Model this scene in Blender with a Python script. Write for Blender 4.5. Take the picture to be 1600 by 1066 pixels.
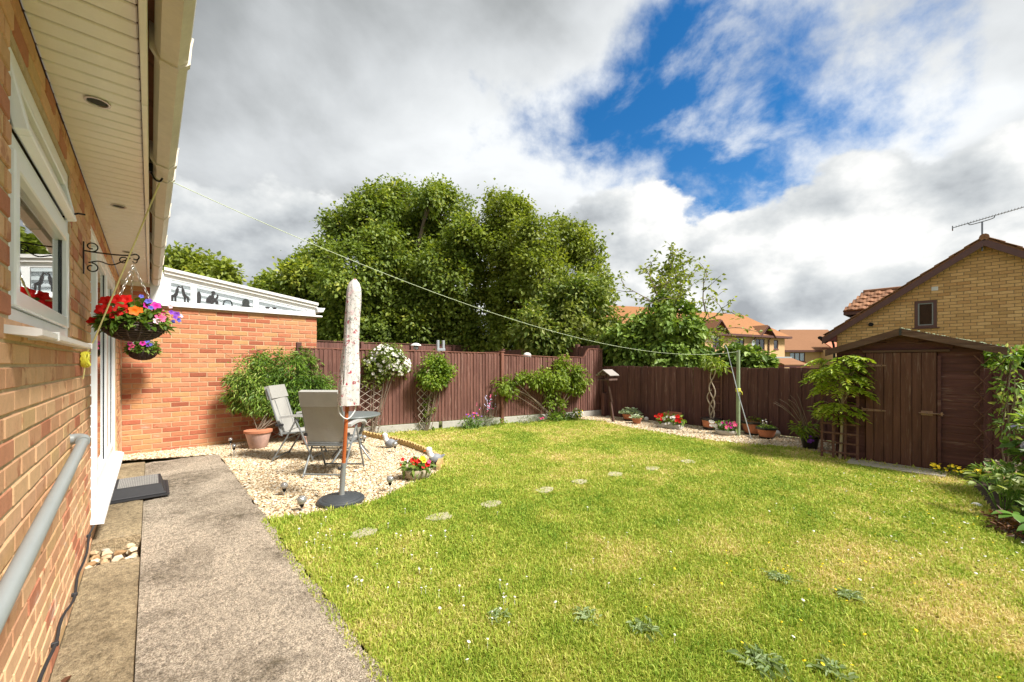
import bpy, math, random
import numpy as np
from mathutils import Vector, Matrix, Euler

for o in list(bpy.data.objects):
    bpy.data.objects.remove(o)
S = bpy.context.scene
COL = S.collection
R = random.Random(7)
rng = np.random.default_rng(11)
rad = math.radians

# ------------------------------------------------------------------ camera
CAM_YAW = 41.887
cd_ = bpy.data.cameras.new("camera")
cam = bpy.data.objects.new("camera", cd_)
COL.objects.link(cam)
cam.location = (0, 0, 1.4)
cam.rotation_euler = (rad(90), 0, rad(-CAM_YAW))
cd_.sensor_width = 36.0
cd_.lens = 630 / 1600 * 36
cd_.shift_y = 35 / 1600
cd_.clip_start = 0.02
cd_.clip_end = 2000
S.camera = cam

# ------------------------------------------------------------------ sun, sky, exposure
SUN_TO = Vector((0.30, -0.72, 0.95)).normalized()
sl = bpy.data.lights.new("sun", 'SUN')
sl.energy = 3.0
sl.angle = rad(12)
sl.color = (1.0, 0.955, 0.88)
sun = bpy.data.objects.new("sun", sl)
COL.objects.link(sun)
sun.rotation_euler = SUN_TO.to_track_quat('Z', 'Y').to_euler()
sun.location = (4, -6, 12)

S.view_settings.view_transform = 'Standard'
S.view_settings.look = 'None'
S.view_settings.gamma = 1
S.view_settings.use_curve_mapping = False
S.view_settings.exposure = 1.5

W = bpy.data.worlds.new("World")
S.world = W
W.use_nodes = True


class NT:
    """small helper to write node trees"""
    def __init__(self, tree):
        self.t = tree
        tree.nodes.clear()

    def n(self, typ, ins=None, **props):
        nd = self.t.nodes.new(typ)
        for k, v in props.items():
            setattr(nd, k, v)
        if ins:
            for k, v in ins.items():
                self.set(nd.inputs[k], v)
        return nd

    def set(self, sock, v):
        if isinstance(v, bpy.types.NodeSocket):
            self.t.links.new(v, sock)
        elif isinstance(v, bpy.types.Node):
            self.t.links.new(v.outputs[0], sock)
        else:
            if sock.type == 'RGBA' and len(v) == 3:
                v = (*v, 1)
            sock.default_value = v

    def m(self, op, a, b=None, c=None, clamp=False):
        nd = self.t.nodes.new('ShaderNodeMath')
        nd.operation = op
        nd.use_clamp = clamp
        for i, x in enumerate((a, b, c)):
            if x is not None:
                self.set(nd.inputs[i], x)
        return nd.outputs[0]

    def vm(self, op, a, b=None, scale=None):
        nd = self.t.nodes.new('ShaderNodeVectorMath')
        nd.operation = op
        self.set(nd.inputs[0], a)
        if b is not None:
            self.set(nd.inputs[1], b)
        if scale is not None:
            self.set(nd.inputs['Scale'], scale)
        return nd.outputs[0]

    def noise(self, vec, scale, detail=4, rough=0.55, dist=0.0):
        nd = self.n('ShaderNodeTexNoise')
        if vec is not None:
            self.set(nd.inputs['Vector'], vec)
        nd.inputs['Scale'].default_value = scale
        nd.inputs['Detail'].default_value = detail
        nd.inputs['Roughness'].default_value = rough
        nd.inputs['Distortion'].default_value = dist
        return nd.outputs['Fac']

    def voro(self, vec, scale, feature='F1', out='Distance', rnd=1.0):
        nd = self.n('ShaderNodeTexVoronoi', feature=feature)
        if vec is not None:
            self.set(nd.inputs['Vector'], vec)
        nd.inputs['Scale'].default_value = scale
        nd.inputs['Randomness'].default_value = rnd
        return nd.outputs[out]

    def ramp(self, fac, stops, interp='LINEAR'):
        nd = self.n('ShaderNodeValToRGB')
        nd.color_ramp.interpolation = interp
        els = nd.color_ramp.elements
        while len(els) < len(stops):
            els.new(0.5)
        for e, (p, c) in zip(els, stops):
            e.position = p
            e.color = (*c, 1) if len(c) == 3 else c
        self.set(nd.inputs[0], fac)
        return nd.outputs['Color']

    def mix(self, fac, a, b, blend='MIX'):
        nd = self.n('ShaderNodeMix', data_type='RGBA', blend_type=blend)
        self.set(nd.inputs[0], fac)
        self.set(nd.inputs[6], a)
        self.set(nd.inputs[7], b)
        return nd.outputs[2]

    def smooth(self, x, lo, hi, a=0.0, b=1.0):
        nd = self.n('ShaderNodeMapRange', interpolation_type='SMOOTHSTEP')
        self.set(nd.inputs[0], x)
        nd.inputs[1].default_value = lo
        nd.inputs[2].default_value = hi
        nd.inputs[3].default_value = a
        nd.inputs[4].default_value = b
        return nd.outputs[0]

    def map(self, vec, scale=(1, 1, 1), loc=(0, 0, 0), rot=(0, 0, 0)):
        nd = self.n('ShaderNodeMapping')
        self.set(nd.inputs['Vector'], vec)
        nd.inputs['Scale'].default_value = scale
        nd.inputs['Location'].default_value = loc
        nd.inputs['Rotation'].default_value = rot
        return nd.outputs[0]


def build_world():
    t = NT(W.node_tree)
    d = t.n('ShaderNodeTexCoord').outputs['Generated']
    sep = t.n('ShaderNodeSeparateXYZ', {0: d})
    x, y, z = sep.outputs
    zc = t.m('MAXIMUM', z, 0.0)
    den = t.m('ADD', zc, 0.30)
    q = t.n('ShaderNodeCombineXYZ', {0: t.m('DIVIDE', x, den), 1: t.m('DIVIDE', y, den), 2: 0.0}).outputs[0]
    az = t.m('ARCTAN2', x, y)
    el = t.m('ARCSINE', t.m('MINIMUM', t.m('MAXIMUM', z, -1.0), 1.0))
    # opening in the cloud deck (blue sky), the deck closes away from it
    ex = t.m('DIVIDE', t.m('SUBTRACT', az, rad(67)), rad(20))
    ey = t.m('DIVIDE', t.m('SUBTRACT', el, rad(28)), rad(12))
    ell = t.m('SQRT', t.m('ADD', t.m('MULTIPLY', ex, ex), t.m('MULTIPLY', ey, ey)))
    n_wisp = t.m('ADD', t.m('MULTIPLY', t.noise(t.map(q, (1.0, 1.35, 1), (3.1, 1.7, 0), (0, 0, rad(24))), 2.0, 9, 0.58, 0.15), 0.5), t.m('MULTIPLY', t.noise(t.vm('ADD', d, (4.2, 1.3, 0.7)), 5.0, 10, 0.58, 0.0), 0.5))
    bias = t.m('MULTIPLY', t.m('SUBTRACT', t.m('MINIMUM', ell, 1.9), 0.80), 0.26)
    cov = t.m('ADD', n_wisp, bias)
    veil = t.smooth(cov, 0.425, 0.60)
    w2 = t.noise(t.map(q, (1.25, 1.0, 1), (0.4, 2.2, 0), (0, 0, rad(-38))), 3.2, 9, 0.60, 0.25)
    veil = t.m('MAXIMUM', veil, t.m('MULTIPLY', t.smooth(w2, 0.50, 0.74), 0.75))   # thin streaks across the clearing
    # heaped cumulus low in the sky: direction-space noise with a ragged top line
    dd = t.vm('MULTIPLY', d, (1.0, 1.0, 1.5))
    def heap(vec):
        a = t.noise(vec, 4.2, 10, 0.56, 0.0)
        b = t.m('SUBTRACT', 1.0, t.voro(vec, 9.0, 'SMOOTH_F1'))
        return t.m('ADD', t.m('MULTIPLY', a, 0.78), t.m('MULTIPLY', b, 0.24))
    h0 = heap(dd)
    h1 = heap(t.vm('ADD', dd, (0.035, -0.045, 0.075)))
    band = t.m('SUBTRACT', rad(20.5), el)                      # positive below the line
    heap_m = t.smooth(t.m('ADD', t.m('MULTIPLY', band, 2.2), t.m('SUBTRACT', h0, 0.53)), -0.012, 0.05)
    relief = t.m('MULTIPLY', t.m('SUBTRACT', h0, h1), 3.2)
    lo = t.noise(dd, 1.9, 5, 0.55)
    hb = t.m('ADD', t.m('ADD', 0.67, relief), t.m('MULTIPLY', t.m('SUBTRACT', lo, 0.5), 1.1))
    # greyer low down, bright along the tops
    hb = t.m('ADD', hb, t.m('MULTIPLY', t.smooth(el, rad(3), rad(20)), 0.13))
    hb = t.m('SUBTRACT', hb, t.m('MULTIPLY', t.smooth(az, rad(66), rad(20)), 0.34))   # greyer away from the clearing
    hb = t.m('MINIMUM', t.m('MAXIMUM', hb, 0.05), 1.0)
    # shading of the high grey deck
    g0 = t.noise(q, 1.6, 7, 0.52, 0.25)
    g1 = t.noise(t.vm('ADD', q, (0.08, -0.11, 0)), 1.6, 7, 0.52, 0.25)
    gb = t.m('ADD', 0.47, t.m('MULTIPLY', t.m('SUBTRACT', 0.52, g0), 2.4))
    gb = t.m('ADD', gb, t.m('MULTIPLY', t.m('SUBTRACT', g1, g0), -1.7))
    thin = t.m('SUBTRACT', 1.0, t.smooth(ell, 0.9, 1.75))
    gb = t.m('ADD', gb, t.m('MULTIPLY', thin, 0.34))
    gb = t.m('SUBTRACT', gb, t.m('MULTIPLY', t.smooth(ell, 1.2, 2.6), 0.13))   # thicker, darker deck away from the clearing
    gb = t.m('MINIMUM', t.m('MAXIMUM', gb, 0.15), 0.9)
    deck_col = t.ramp(gb, [(0.0, (0.09, 0.094, 0.098)), (0.3, (0.155, 0.163, 0.166)), (0.55, (0.245, 0.255, 0.262)), (1.0, (0.375, 0.385, 0.39))])
    heap_col = t.ramp(hb, [(0.05, (0.15, 0.16, 0.17)), (0.4, (0.22, 0.232, 0.24)), (0.7, (0.285, 0.294, 0.296)), (0.9, (0.345, 0.348, 0.344)), (1.0, (0.375, 0.375, 0.366))])
    sky = t.n('ShaderNodeTexSky', sky_type='NISHITA', sun_disc=False)
    sky.sun_elevation = math.asin(SUN_TO.z)
    sky.sun_rotation = math.atan2(SUN_TO.x, SUN_TO.y)
    sky.air_density = 1.0
    sky.dust_density = 0.4
    sky.ozone_density = 3.0
    hs = t.n('ShaderNodeHueSaturation', {'Saturation': 1.38, 'Value': 0.85, 'Color': sky.outputs[0], 'Fac': 1.0})
    bg_sky = t.n('ShaderNodeBackground', {'Color': hs.outputs[0], 'Strength': 0.065})
    bg_deck = t.n('ShaderNodeBackground', {'Color': deck_col, 'Strength': 1.0})
    bg_heap = t.n('ShaderNodeBackground', {'Color': heap_col, 'Strength': 1.0})
    m1 = t.n('ShaderNodeMixShader', {0: veil, 1: bg_sky.outputs[0], 2: bg_deck.outputs[0]})
    m2 = t.n('ShaderNodeMixShader', {0: heap_m, 1: m1.outputs[0], 2: bg_heap.outputs[0]})
    t.n('ShaderNodeOutputWorld', {0: m2.outputs[0]})


build_world()

# ------------------------------------------------------------------ object helpers
def tag(o, label=None, cat=None, group=None, kind=None):
    if label: o['label'] = label
    if cat: o['category'] = cat
    if group: o['group'] = group
    if kind: o['kind'] = kind
    return o


def empty(name, loc, label, cat, group=None, rz=0.0):
    o = bpy.data.objects.new(name, None)
    COL.objects.link(o)
    o.location = loc
    o.rotation_euler = (0, 0, rz)
    o.empty_display_size = 0.1
    return tag(o, label, cat, group)


def link(name, me, parent=None, loc=(0, 0, 0), rot=(0, 0, 0), scale=(1, 1, 1)):
    o = bpy.data.objects.new(name, me)
    COL.objects.link(o)
    if parent is not None:
        o.parent = parent
    o.location = loc
    o.rotation_euler = rot
    o.scale = scale
    return o


def np_mesh(name, V, faces, mat=None, smooth=False, rnd=None):
    """V (n,3); faces: list of (m,k) int arrays; rnd: per-face values"""
    me = bpy.data.meshes.new(name)
    V = np.asarray(V, dtype=np.float32)
    faces = [np.asarray(f, dtype=np.int32) for f in faces if len(f)]
    me.vertices.add(len(V))
    me.vertices.foreach_set('co', V.ravel())
    tot = sum(f.size for f in faces)
    npoly = sum(len(f) for f in faces)
    me.loops.add(tot)
    me.polygons.add(npoly)
    me.loops.foreach_set('vertex_index', np.concatenate([f.ravel() for f in faces]))
    lens = np.concatenate([np.full(len(f), f.shape[1], dtype=np.int32) for f in faces])
    starts = np.concatenate([[0], np.cumsum(lens)[:-1]]).astype(np.int32)
    me.polygons.foreach_set('loop_start', starts)
    me.polygons.foreach_set('loop_total', lens)
    me.polygons.foreach_set('use_smooth', np.full(npoly, smooth, dtype=bool))
    if rnd is not None:
        a = me.attributes.new('rnd', 'FLOAT', 'FACE')
        a.data.foreach_set('value', np.asarray(rnd, dtype=np.float32))
    if mat is not None:
        me.materials.append(mat)
    me.update(calc_edges=True)
    return me


class MB:
    """collects shapes; build() links them as one mesh object"""
    def __init__(self, org=(0, 0, 0)):
        self.v, self.f, self.org = [], [], Vector(org)

    def add(self, vs, fs, M=None):
        b = len(self.v)
        if M is not None:
            vs = [M @ Vector(p) for p in vs]
        self.v += [tuple(p) for p in vs]
        self.f += [tuple(i + b for i in f) for f in fs]
        return self

    def box(self, x0, x1, y0, y1, z0, z1, ch=0.0, M=None):
        if x0 > x1: x0, x1 = x1, x0
        if y0 > y1: y0, y1 = y1, y0
        if z0 > z1: z0, z1 = z1, z0
        if ch <= 0:
            vs = [(x0, y0, z0), (x1, y0, z0), (x1, y1, z0), (x0, y1, z0), (x0, y0, z1), (x1, y0, z1), (x1, y1, z1), (x0, y1, z1)]
            fs = [(0, 3, 2, 1), (4, 5, 6, 7), (0, 1, 5, 4), (1, 2, 6, 5), (2, 3, 7, 6), (3, 0, 4, 7)]
            return self.add(vs, fs, M)
        vs, idx = [], {}
        X, Y, Z = (x0, x1), (y0, y1), (z0, z1)
        for i in (0, 1):
            for j in (0, 1):
                for k in (0, 1):
                    c = (X[i], Y[j], Z[k])
                    sx, sy, sz = (1 - 2 * i) * ch, (1 - 2 * j) * ch, (1 - 2 * k) * ch
                    for a in range(3):
                        p = [c[0] + sx, c[1] + sy, c[2] + sz]
                        p[a] = c[a]
                        idx[(i, j, k, a)] = len(vs)
                        vs.append(tuple(p))
        fs = []
        for a in range(3):
            for s in (0, 1):
                quad = []
                for (p, q) in ((0, 0), (1, 0), (1, 1), (0, 1)):
                    c = [0, 0, 0]
                    c[a] = s
                    c[(a + 1) % 3] = p
                    c[(a + 2) % 3] = q
                    quad.append(idx[(*c, a)])
                fs.append(tuple(quad if s else quad[::-1]))
        for a in range(3):
            b_, c_ = (a + 1) % 3, (a + 2) % 3
            for p in (0, 1):
                for q in (0, 1):
                    e0, e1 = [0, 0, 0], [0, 0, 0]
                    e0[b_] = e1[b_] = p
                    e0[c_] = e1[c_] = q
                    e1[a] = 1
                    qd = (idx[(*e0, b_)], idx[(*e1, b_)], idx[(*e1, c_)], idx[(*e0, c_)])
                    fs.append(qd if (p == q) else qd[::-1])
        for i in (0, 1):
            for j in (0, 1):
                for k in (0, 1):
                    t3 = (idx[(i, j, k, 0)], idx[(i, j, k, 1)], idx[(i, j, k, 2)])
                    fs.append(t3 if (i + j + k) % 2 else t3[::-1])
        return self.add(vs, fs, M)

    def bar(self, a, b, w, h, up=(0, 0, 1), ch=0.0):
        a, b = Vector(a), Vector(b)
        d = b - a
        L = d.length
        x = d.normalized()
        up = Vector(up)
        if abs(x.dot(up)) > 0.99:
            up = Vector((1, 0, 0))
        y = up.cross(x).normalized()
        z = x.cross(y)
        M = Matrix(((x.x, y.x, z.x, a.x), (x.y, y.y, z.y, a.y), (x.z, y.z, z.z, a.z), (0, 0, 0, 1)))
        return self.box(0, L, -w / 2, w / 2, -h / 2, h / 2, ch, M)

    def tube(self, pts, r, n=8, caps=True):
        pts = [Vector(p) for p in pts]
        rs = r if isinstance(r, (list, tuple)) else [r] * len(pts)
        vs, fs = [], []
        prev = None
        for i, p in enumerate(pts):
            d = (pts[min(i + 1, len(pts) - 1)] - pts[max(i - 1, 0)])
            d = d.normalized() if d.length > 1e-9 else Vector((0, 0, 1))
            if prev is None:
                u = d.cross(Vector((0, 0, 1)))
                if u.length < 1e-3:
                    u = d.cross(Vector((1, 0, 0)))
            else:
                u = prev - d * prev.dot(d)
            u = u.normalized()
            prev = u
            w = d.cross(u)
            for k in range(n):
                a = 2 * math.pi * k / n
                vs.append(p + (u * math.cos(a) + w * math.sin(a)) * rs[i])
        for i in range(len(pts) - 1):
            for k in range(n):
                k2 = (k + 1) % n
                fs.append((i * n + k, (i + 1) * n + k, (i + 1) * n + k2, i * n + k2))
        if caps:
            fs.append(tuple(range(n)))
            fs.append(tuple(range((len(pts) - 1) * n, len(pts) * n))[::-1])
        return self.add(vs, fs)

    def lathe(self, prof, n=16, c=(0, 0, 0), M=None, wob=None):
        vs, fs = [], []
        for i, (r, z) in enumerate(prof):
            for k in range(n):
                a = 2 * math.pi * k / n
                rr = r * (wob(a, z) if wob else 1)
                vs.append((c[0] + rr * math.cos(a), c[1] + rr * math.sin(a), c[2] + z))
        for i in range(len(prof) - 1):
            for k in range(n):
                k2 = (k + 1) % n
                fs.append((i * n + k, i * n + k2, (i + 1) * n + k2, (i + 1) * n + k))
        fs.append(tuple(range(n))[::-1])
        fs.append(tuple(range((len(prof) - 1) * n, len(prof) * n)))
        return self.add(vs, fs, M)

    def prism(self, poly, a0, a1, axis='X', M=None):
        """poly: list of 2D points in the two other axes (Y,Z / X,Z / X,Y)"""
        n = len(poly)
        def P(p, a):
            return {'X': (a, p[0], p[1]), 'Y': (p[0], a, p[1]), 'Z': (p[0], p[1], a)}[axis]
        vs = [P(p, a0) for p in poly] + [P(p, a1) for p in poly]
        fs = [tuple(range(n))[::-1], tuple(range(n, 2 * n))]
        for i in range(n):
            j = (i + 1) % n
            fs.append((i, j, n + j, n + i))
        return self.add(vs, fs, M)

    def ball(self, c, r, n=10, m=7, sq=(1, 1, 1)):
        prof = []
        vs, fs = [], []
        for i in range(1, m):
            a = math.pi * i / m
            for k in range(n):
                b = 2 * math.pi * k / n
                vs.append((c[0] + r * sq[0] * math.sin(a) * math.cos(b), c[1] + r * sq[1] * math.sin(a) * math.sin(b), c[2] + r * sq[2] * math.cos(a)))
        for i in range(m - 2):
            for k in range(n):
                k2 = (k + 1) % n
                fs.append((i * n + k, (i + 1) * n + k, (i + 1) * n + k2, i * n + k2))
        vs.append((c[0], c[1], c[2] + r * sq[2])); vs.append((c[0], c[1], c[2] - r * sq[2]))
        t, b_ = len(vs) - 2, len(vs) - 1
        for k in range(n):
            k2 = (k + 1) % n
            fs.append((t, k, k2))
            fs.append((b_, (m - 2) * n + k2, (m - 2) * n + k))
        return self.add(vs, fs)

    def mesh(self, name, mat, smooth=False):
        me = bpy.data.meshes.new(name)
        o = self.org
        me.from_pydata([(p[0] - o.x, p[1] - o.y, p[2] - o.z) for p in self.v], [], self.f)
        if mat is not None:
            me.materials.append(mat)
        if smooth:
            me.polygons.foreach_set('use_smooth', [True] * len(me.polygons))
            me.set_sharp_from_angle(angle=rad(42))
        import bmesh
        bm = bmesh.new(); bm.from_mesh(me)
        bmesh.ops.recalc_face_normals(bm, faces=bm.faces)
        bm.to_mesh(me); bm.free()
        me.update()
        return me

    def build(self, name, mat, parent=None, smooth=False):
        return link(name, self.mesh(name, mat, smooth), parent)


def spline(pts, n=8):
    """Catmull-Rom through pts"""
    pts = [Vector(p) for p in pts]
    out = []
    for i in range(len(pts) - 1):
        p0, p1, p2, p3 = pts[max(i - 1, 0)], pts[i], pts[i + 1], pts[min(i + 2, len(pts) - 1)]
        for k in range(n):
            t = k / n
            out.append(0.5 * ((2 * p1) + (p2 - p0) * t + (2 * p0 - 5 * p1 + 4 * p2 - p3) * t * t + (3 * p1 - p0 - 3 * p2 + p3) * t ** 3))
    out.append(pts[-1])
    return out


def inpoly(px, py, poly):
    inside = np.zeros(len(px), dtype=bool)
    n = len(poly)
    j = n - 1
    for i in range(n):
        xi, yi = poly[i]
        xj, yj = poly[j]
        c = ((yi > py) != (yj > py)) & (px < (xj - xi) * (py - yi) / (yj - yi + 1e-12) + xi)
        inside ^= c
        j = i
    return inside


def unit(a):
    return a / (np.linalg.norm(a, axis=1, keepdims=True) + 1e-9)


def rand_dirs(n):
    return unit(rng.normal(size=(n, 3)))


def leaves(P, D, N, L, Wd, fold=0.25, droop=0.0, six=True, rnd=None, mat=None, name='leaf_mass'):
    """leaf blades: P base points, D pointing direction, N face normal; L, Wd arrays or scalars -> mesh"""
    n = len(P)
    L = np.broadcast_to(np.asarray(L, dtype=float), (n,))[:, None]
    Wd = np.broadcast_to(np.asarray(Wd, dtype=float), (n,))[:, None]
    D = unit(D)
    Sd = unit(np.cross(D, N))
    N = unit(np.cross(Sd, D))
    up = N * fold
    tip = P + D * L + np.array([0, 0, -1.0]) * droop * L
    if six:
        V = np.stack([P,
                      P + D * L * 0.30 + (Sd + up) * Wd * 0.5,
                      P + D * L * 0.68 + (Sd * 0.8 + up * 0.8) * Wd * 0.5 + np.array([0, 0, -1.0]) * droop * L * 0.45,
                      tip,
                      P + D * L * 0.68 + (-Sd * 0.8 + up * 0.8) * Wd * 0.5 + np.array([0, 0, -1.0]) * droop * L * 0.45,
                      P + D * L * 0.30 + (-Sd + up) * Wd * 0.5], axis=1).reshape(-1, 3)
        b = np.arange(n)[:, None] * 6
        F = np.concatenate([b + np.array([0, 1, 2, 3]), b + np.array([0, 3, 4, 5])], axis=0)
    else:
        V = np.stack([P, P + D * L * 0.45 + (Sd + up) * Wd * 0.5, tip, P + D * L * 0.45 + (-Sd + up) * Wd * 0.5], axis=1).reshape(-1, 3)
        b = np.arange(n)[:, None] * 4
        F = np.concatenate([b + np.array([0, 1, 2]), b + np.array([0, 2, 3])], axis=0)
    if rnd is None:
        rnd = rng.random(n)
    return np_mesh(name, V, [F], mat, False, np.concatenate([rnd, rnd]))


def blob_leaves(blobs, per, L, Wd, mat, org=(0, 0, 0), six=True, fold=0.25, droop=0.1, shell=0.55, upbias=0.5, squash=0.9, jitter=0.35, name='leaf_mass', clump=0.0, ncl=40):
    """leaves in the outer shells of overlapping ellipsoid lobes; blobs: (x,y,z,rx,ry,rz)"""
    Ps, Ds, Ns, Rn = [], [], [], []
    for b in blobs:
        c = np.array(b[:3]) - np.array(org)
        r = np.array(b[3:6]) if len(b) >= 6 else np.array([b[3]] * 3)
        n = int(per * (r[0] * r[1] + r[1] * r[2] + r[0] * r[2]) / 3)
        n = max(n, 8)
        if clump > 0:
            k = max(6, int(ncl * (r.mean() ** 1.3)))
            cd = rand_dirs(k)
            cr = (shell + (1 - shell) * rng.random(k) ** 0.5)[:, None]
            cc = cd * cr
            w = rng.integers(0, k, n)
            off = rng.normal(size=(n, 3)) * clump / r
            p = cc[w] + off
            tone = rng.random(k)[w] * 0.55 + rng.random(n) * 0.45
        else:
            d = rand_dirs(n)
            p = d * (shell + (1 - shell) * rng.random(n) ** 0.6)[:, None] * (1 + 0.10 * rng.normal(size=n))[:, None]
            tone = rng.random(n)
        out = unit(p)
        P = c + p * r
        D = unit(out + rand_dirs(n) * 0.9 + np.array([0, 0, -0.15]))
        N = unit(out * 0.6 + np.array([0, 0, upbias]) + rand_dirs(n) * jitter)
        Ps.append(P); Ds.append(D); Ns.append(N); Rn.append(tone)
    P = np.concatenate(Ps); D = np.concatenate(Ds); N = np.concatenate(Ns); rn = np.concatenate(Rn)
    n = len(P)
    s = 0.6 + 0.8 * rng.random(n)
    return leaves(P, D, N, L * s, Wd * s, fold, droop, six, rn, mat, name)

# ------------------------------------------------------------------ materials
def new_mat(name):
    m = bpy.data.materials.new(name)
    m.use_nodes = True
    return m, NT(m.node_tree)


def finish(t, color, rough=0.6, bump=None, bstr=0.3, bdist=0.01, metallic=0.0, spec=0.5, coat=0.0, extra=None):
    p = t.n('ShaderNodeBsdfPrincipled')
    t.set(p.inputs['Base Color'], color)
    t.set(p.inputs['Roughness'], rough)
    p.inputs['Metallic'].default_value = metallic
    p.inputs['Specular IOR Level'].default_value = spec
    p.inputs['Coat Weight'].default_value = coat
    if bump is not None:
        b = t.n('ShaderNodeBump', {'Height': bump, 'Strength': bstr, 'Distance': bdist})
        t.set(p.inputs['Normal'], b.outputs[0])
    t.n('ShaderNodeOutputMaterial', {0: p.outputs[0]})
    return p


def rnd01(t):
    oi = t.n('ShaderNodeObjectInfo').outputs['Random']
    at = t.n('ShaderNodeAttribute', attribute_name='rnd').outputs['Fac']
    return t.m('FRACT', t.m('ADD', oi, at))


def pos(t):
    return t.n('ShaderNodeNewGeometry').outputs['Position']


def plain(name, col, rough=0.5, metallic=0.0, spec=0.5, vary=0.12, scale=14.0, bump=0.0, coat=0.0):
    m, t = new_mat(name)
    p = pos(t)
    n = t.noise(p, scale, 5, 0.6)
    n2 = t.noise(p, scale * 7, 3, 0.6)
    f = t.m('ADD', t.m('MULTIPLY', t.m('SUBTRACT', n, 0.5), 2 * vary), t.m('MULTIPLY', t.m('SUBTRACT', n2, 0.5), vary))
    v = t.m('ADD', 1.0, f)
    c = t.vm('SCALE', col, scale=v)
    finish(t, c, rough, n2 if bump else None, bump, 0.004, metallic, spec, coat)
    return m


def brick_mat(name, stops, sat_patch=(0.30, 0.10, 0.05), patch=0.5, stretch=(14, 14, 14)):
    m, t = new_mat(name)
    r = rnd01(t)
    p = pos(t)
    base = t.ramp(r, stops)
    a = t.noise(t.map(p, stretch), 1.0, 4, 0.6)
    r2 = t.m('FRACT', t.m('MULTIPLY', r, 7.31))
    pa = t.m('MULTIPLY', t.smooth(a, 0.52, 0.68), t.m('MULTIPLY', t.smooth(r2, 0.35, 0.8), patch))
    c = t.mix(pa, base, sat_patch)
    zz = t.n('ShaderNodeSeparateXYZ', {0: p}).outputs[2]
    ef = t.m('MULTIPLY', t.smooth(t.noise(t.map(p, (3, 3, 7)), 1.0, 5, 0.65), 0.56, 0.70), t.smooth(zz, 0.75, 0.2, 0.06, 0.55))
    c = t.mix(ef, c, (0.62, 0.54, 0.47))                       # lime bloom in the lowest courses
    fine = t.noise(p, 160, 4, 0.7)
    mid = t.noise(p, 26, 3, 0.6)
    v = t.m('ADD', 0.62, t.m('ADD', t.m('MULTIPLY', fine, 0.42), t.m('MULTIPLY', mid, 0.34)))
    c = t.vm('SCALE', c, scale=v)
    finish(t, c, 0.9, t.m('ADD', fine, t.m('MULTIPLY', mid, 0.8)), 0.55, 0.006, 0, 0.25)
    return m


def wood_mat(name, stops, axis='Z', wear=(0.30, 0.24, 0.20), wear_amt=0.35, fr=20.0, rough=0.75, wear_lo=0.60):
    m, t = new_mat(name)
    p = pos(t)
    r = rnd01(t)
    sc = {'Z': (fr, fr, 1.6), 'X': (1.6, fr, fr), 'Y': (fr, 1.6, fr)}[axis]
    off = t.vm('SCALE', (3.1, 7.7, 5.3), scale=r)
    q = t.vm('ADD', t.map(p, sc), off)
    g = t.noise(q, 1.0, 6, 0.65, 0.4)
    g2 = t.noise(q, 4.0, 3, 0.6)
    big = t.noise(p, 1.4, 4, 0.55)
    base = t.ramp(t.m('ADD', t.m('MULTIPLY', r, 0.6), t.m('MULTIPLY', big, 0.4)), stops)
    c = t.vm('SCALE', base, scale=t.m('ADD', 0.25, t.m('MULTIPLY', g, 1.5)))
    st = t.noise(t.vm('ADD', t.map(p, tuple(min(x, 9.0) if x > 2 else 0.9 for x in sc)), off), 1.0, 5, 0.7)
    wf = t.m('MULTIPLY', t.smooth(t.m('ADD', t.m('MULTIPLY', g2, 0.35), t.m('ADD', t.m('MULTIPLY', g, 0.25), t.m('MULTIPLY', st, 0.4))), wear_lo - 0.08, wear_lo + 0.07), t.m('ADD', wear_amt * 0.5, t.m('MULTIPLY', r, wear_amt)))
    c = t.mix(wf, c, wear)
    finish(t, c, rough, t.m('ADD', g, t.m('MULTIPLY', g2, 0.5)), 0.6, 0.006, 0, 0.3)
    return m


def leaf_mat(name, stops, trans=0.45, rough=0.5, spec=0.4, dead=None):
    m, t = new_mat(name)
    r = rnd01(t)
    p = pos(t)
    big = t.noise(p, 1.1, 3, 0.5)
    f = t.m('ADD', t.m('MULTIPLY', r, 0.72), t.m('MULTIPLY', t.smooth(big, 0.3, 0.7), 0.28))
    c = t.ramp(f, stops)
    pr = t.n('ShaderNodeBsdfPrincipled', {'Base Color': c, 'Roughness': rough})
    pr.inputs['Specular IOR Level'].default_value = spec
    tl = t.n('ShaderNodeBsdfTranslucent', {'Color': t.mix(1.0, c, (1.0, 1.0, 0.45), 'MULTIPLY')})
    mx = t.n('ShaderNodeMixShader', {0: trans, 1: pr.outputs[0], 2: tl.outputs[0]})
    t.n('ShaderNodeOutputMaterial', {0: mx.outputs[0]})
    return m


def glass_mat(name, tint=(0.9, 0.95, 0.95), ior=1.5, base=0.10):
    m, t = new_mat(name)
    fr = t.n('ShaderNodeFresnel', {'IOR': ior})
    f = t.m('MINIMUM', t.m('ADD', fr.outputs[0], base), 1.0)
    tr = t.n('ShaderNodeBsdfTransparent', {'Color': tint})
    gl = t.n('ShaderNodeBsdfGlossy', {'Color': (0.95, 0.97, 0.97), 'Roughness': 0.01})
    mx = t.n('ShaderNodeMixShader', {0: f, 1: tr.outputs[0], 2: gl.outputs[0]})
    t.n('ShaderNodeOutputMaterial', {0: mx.outputs[0]})
    return m


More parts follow.
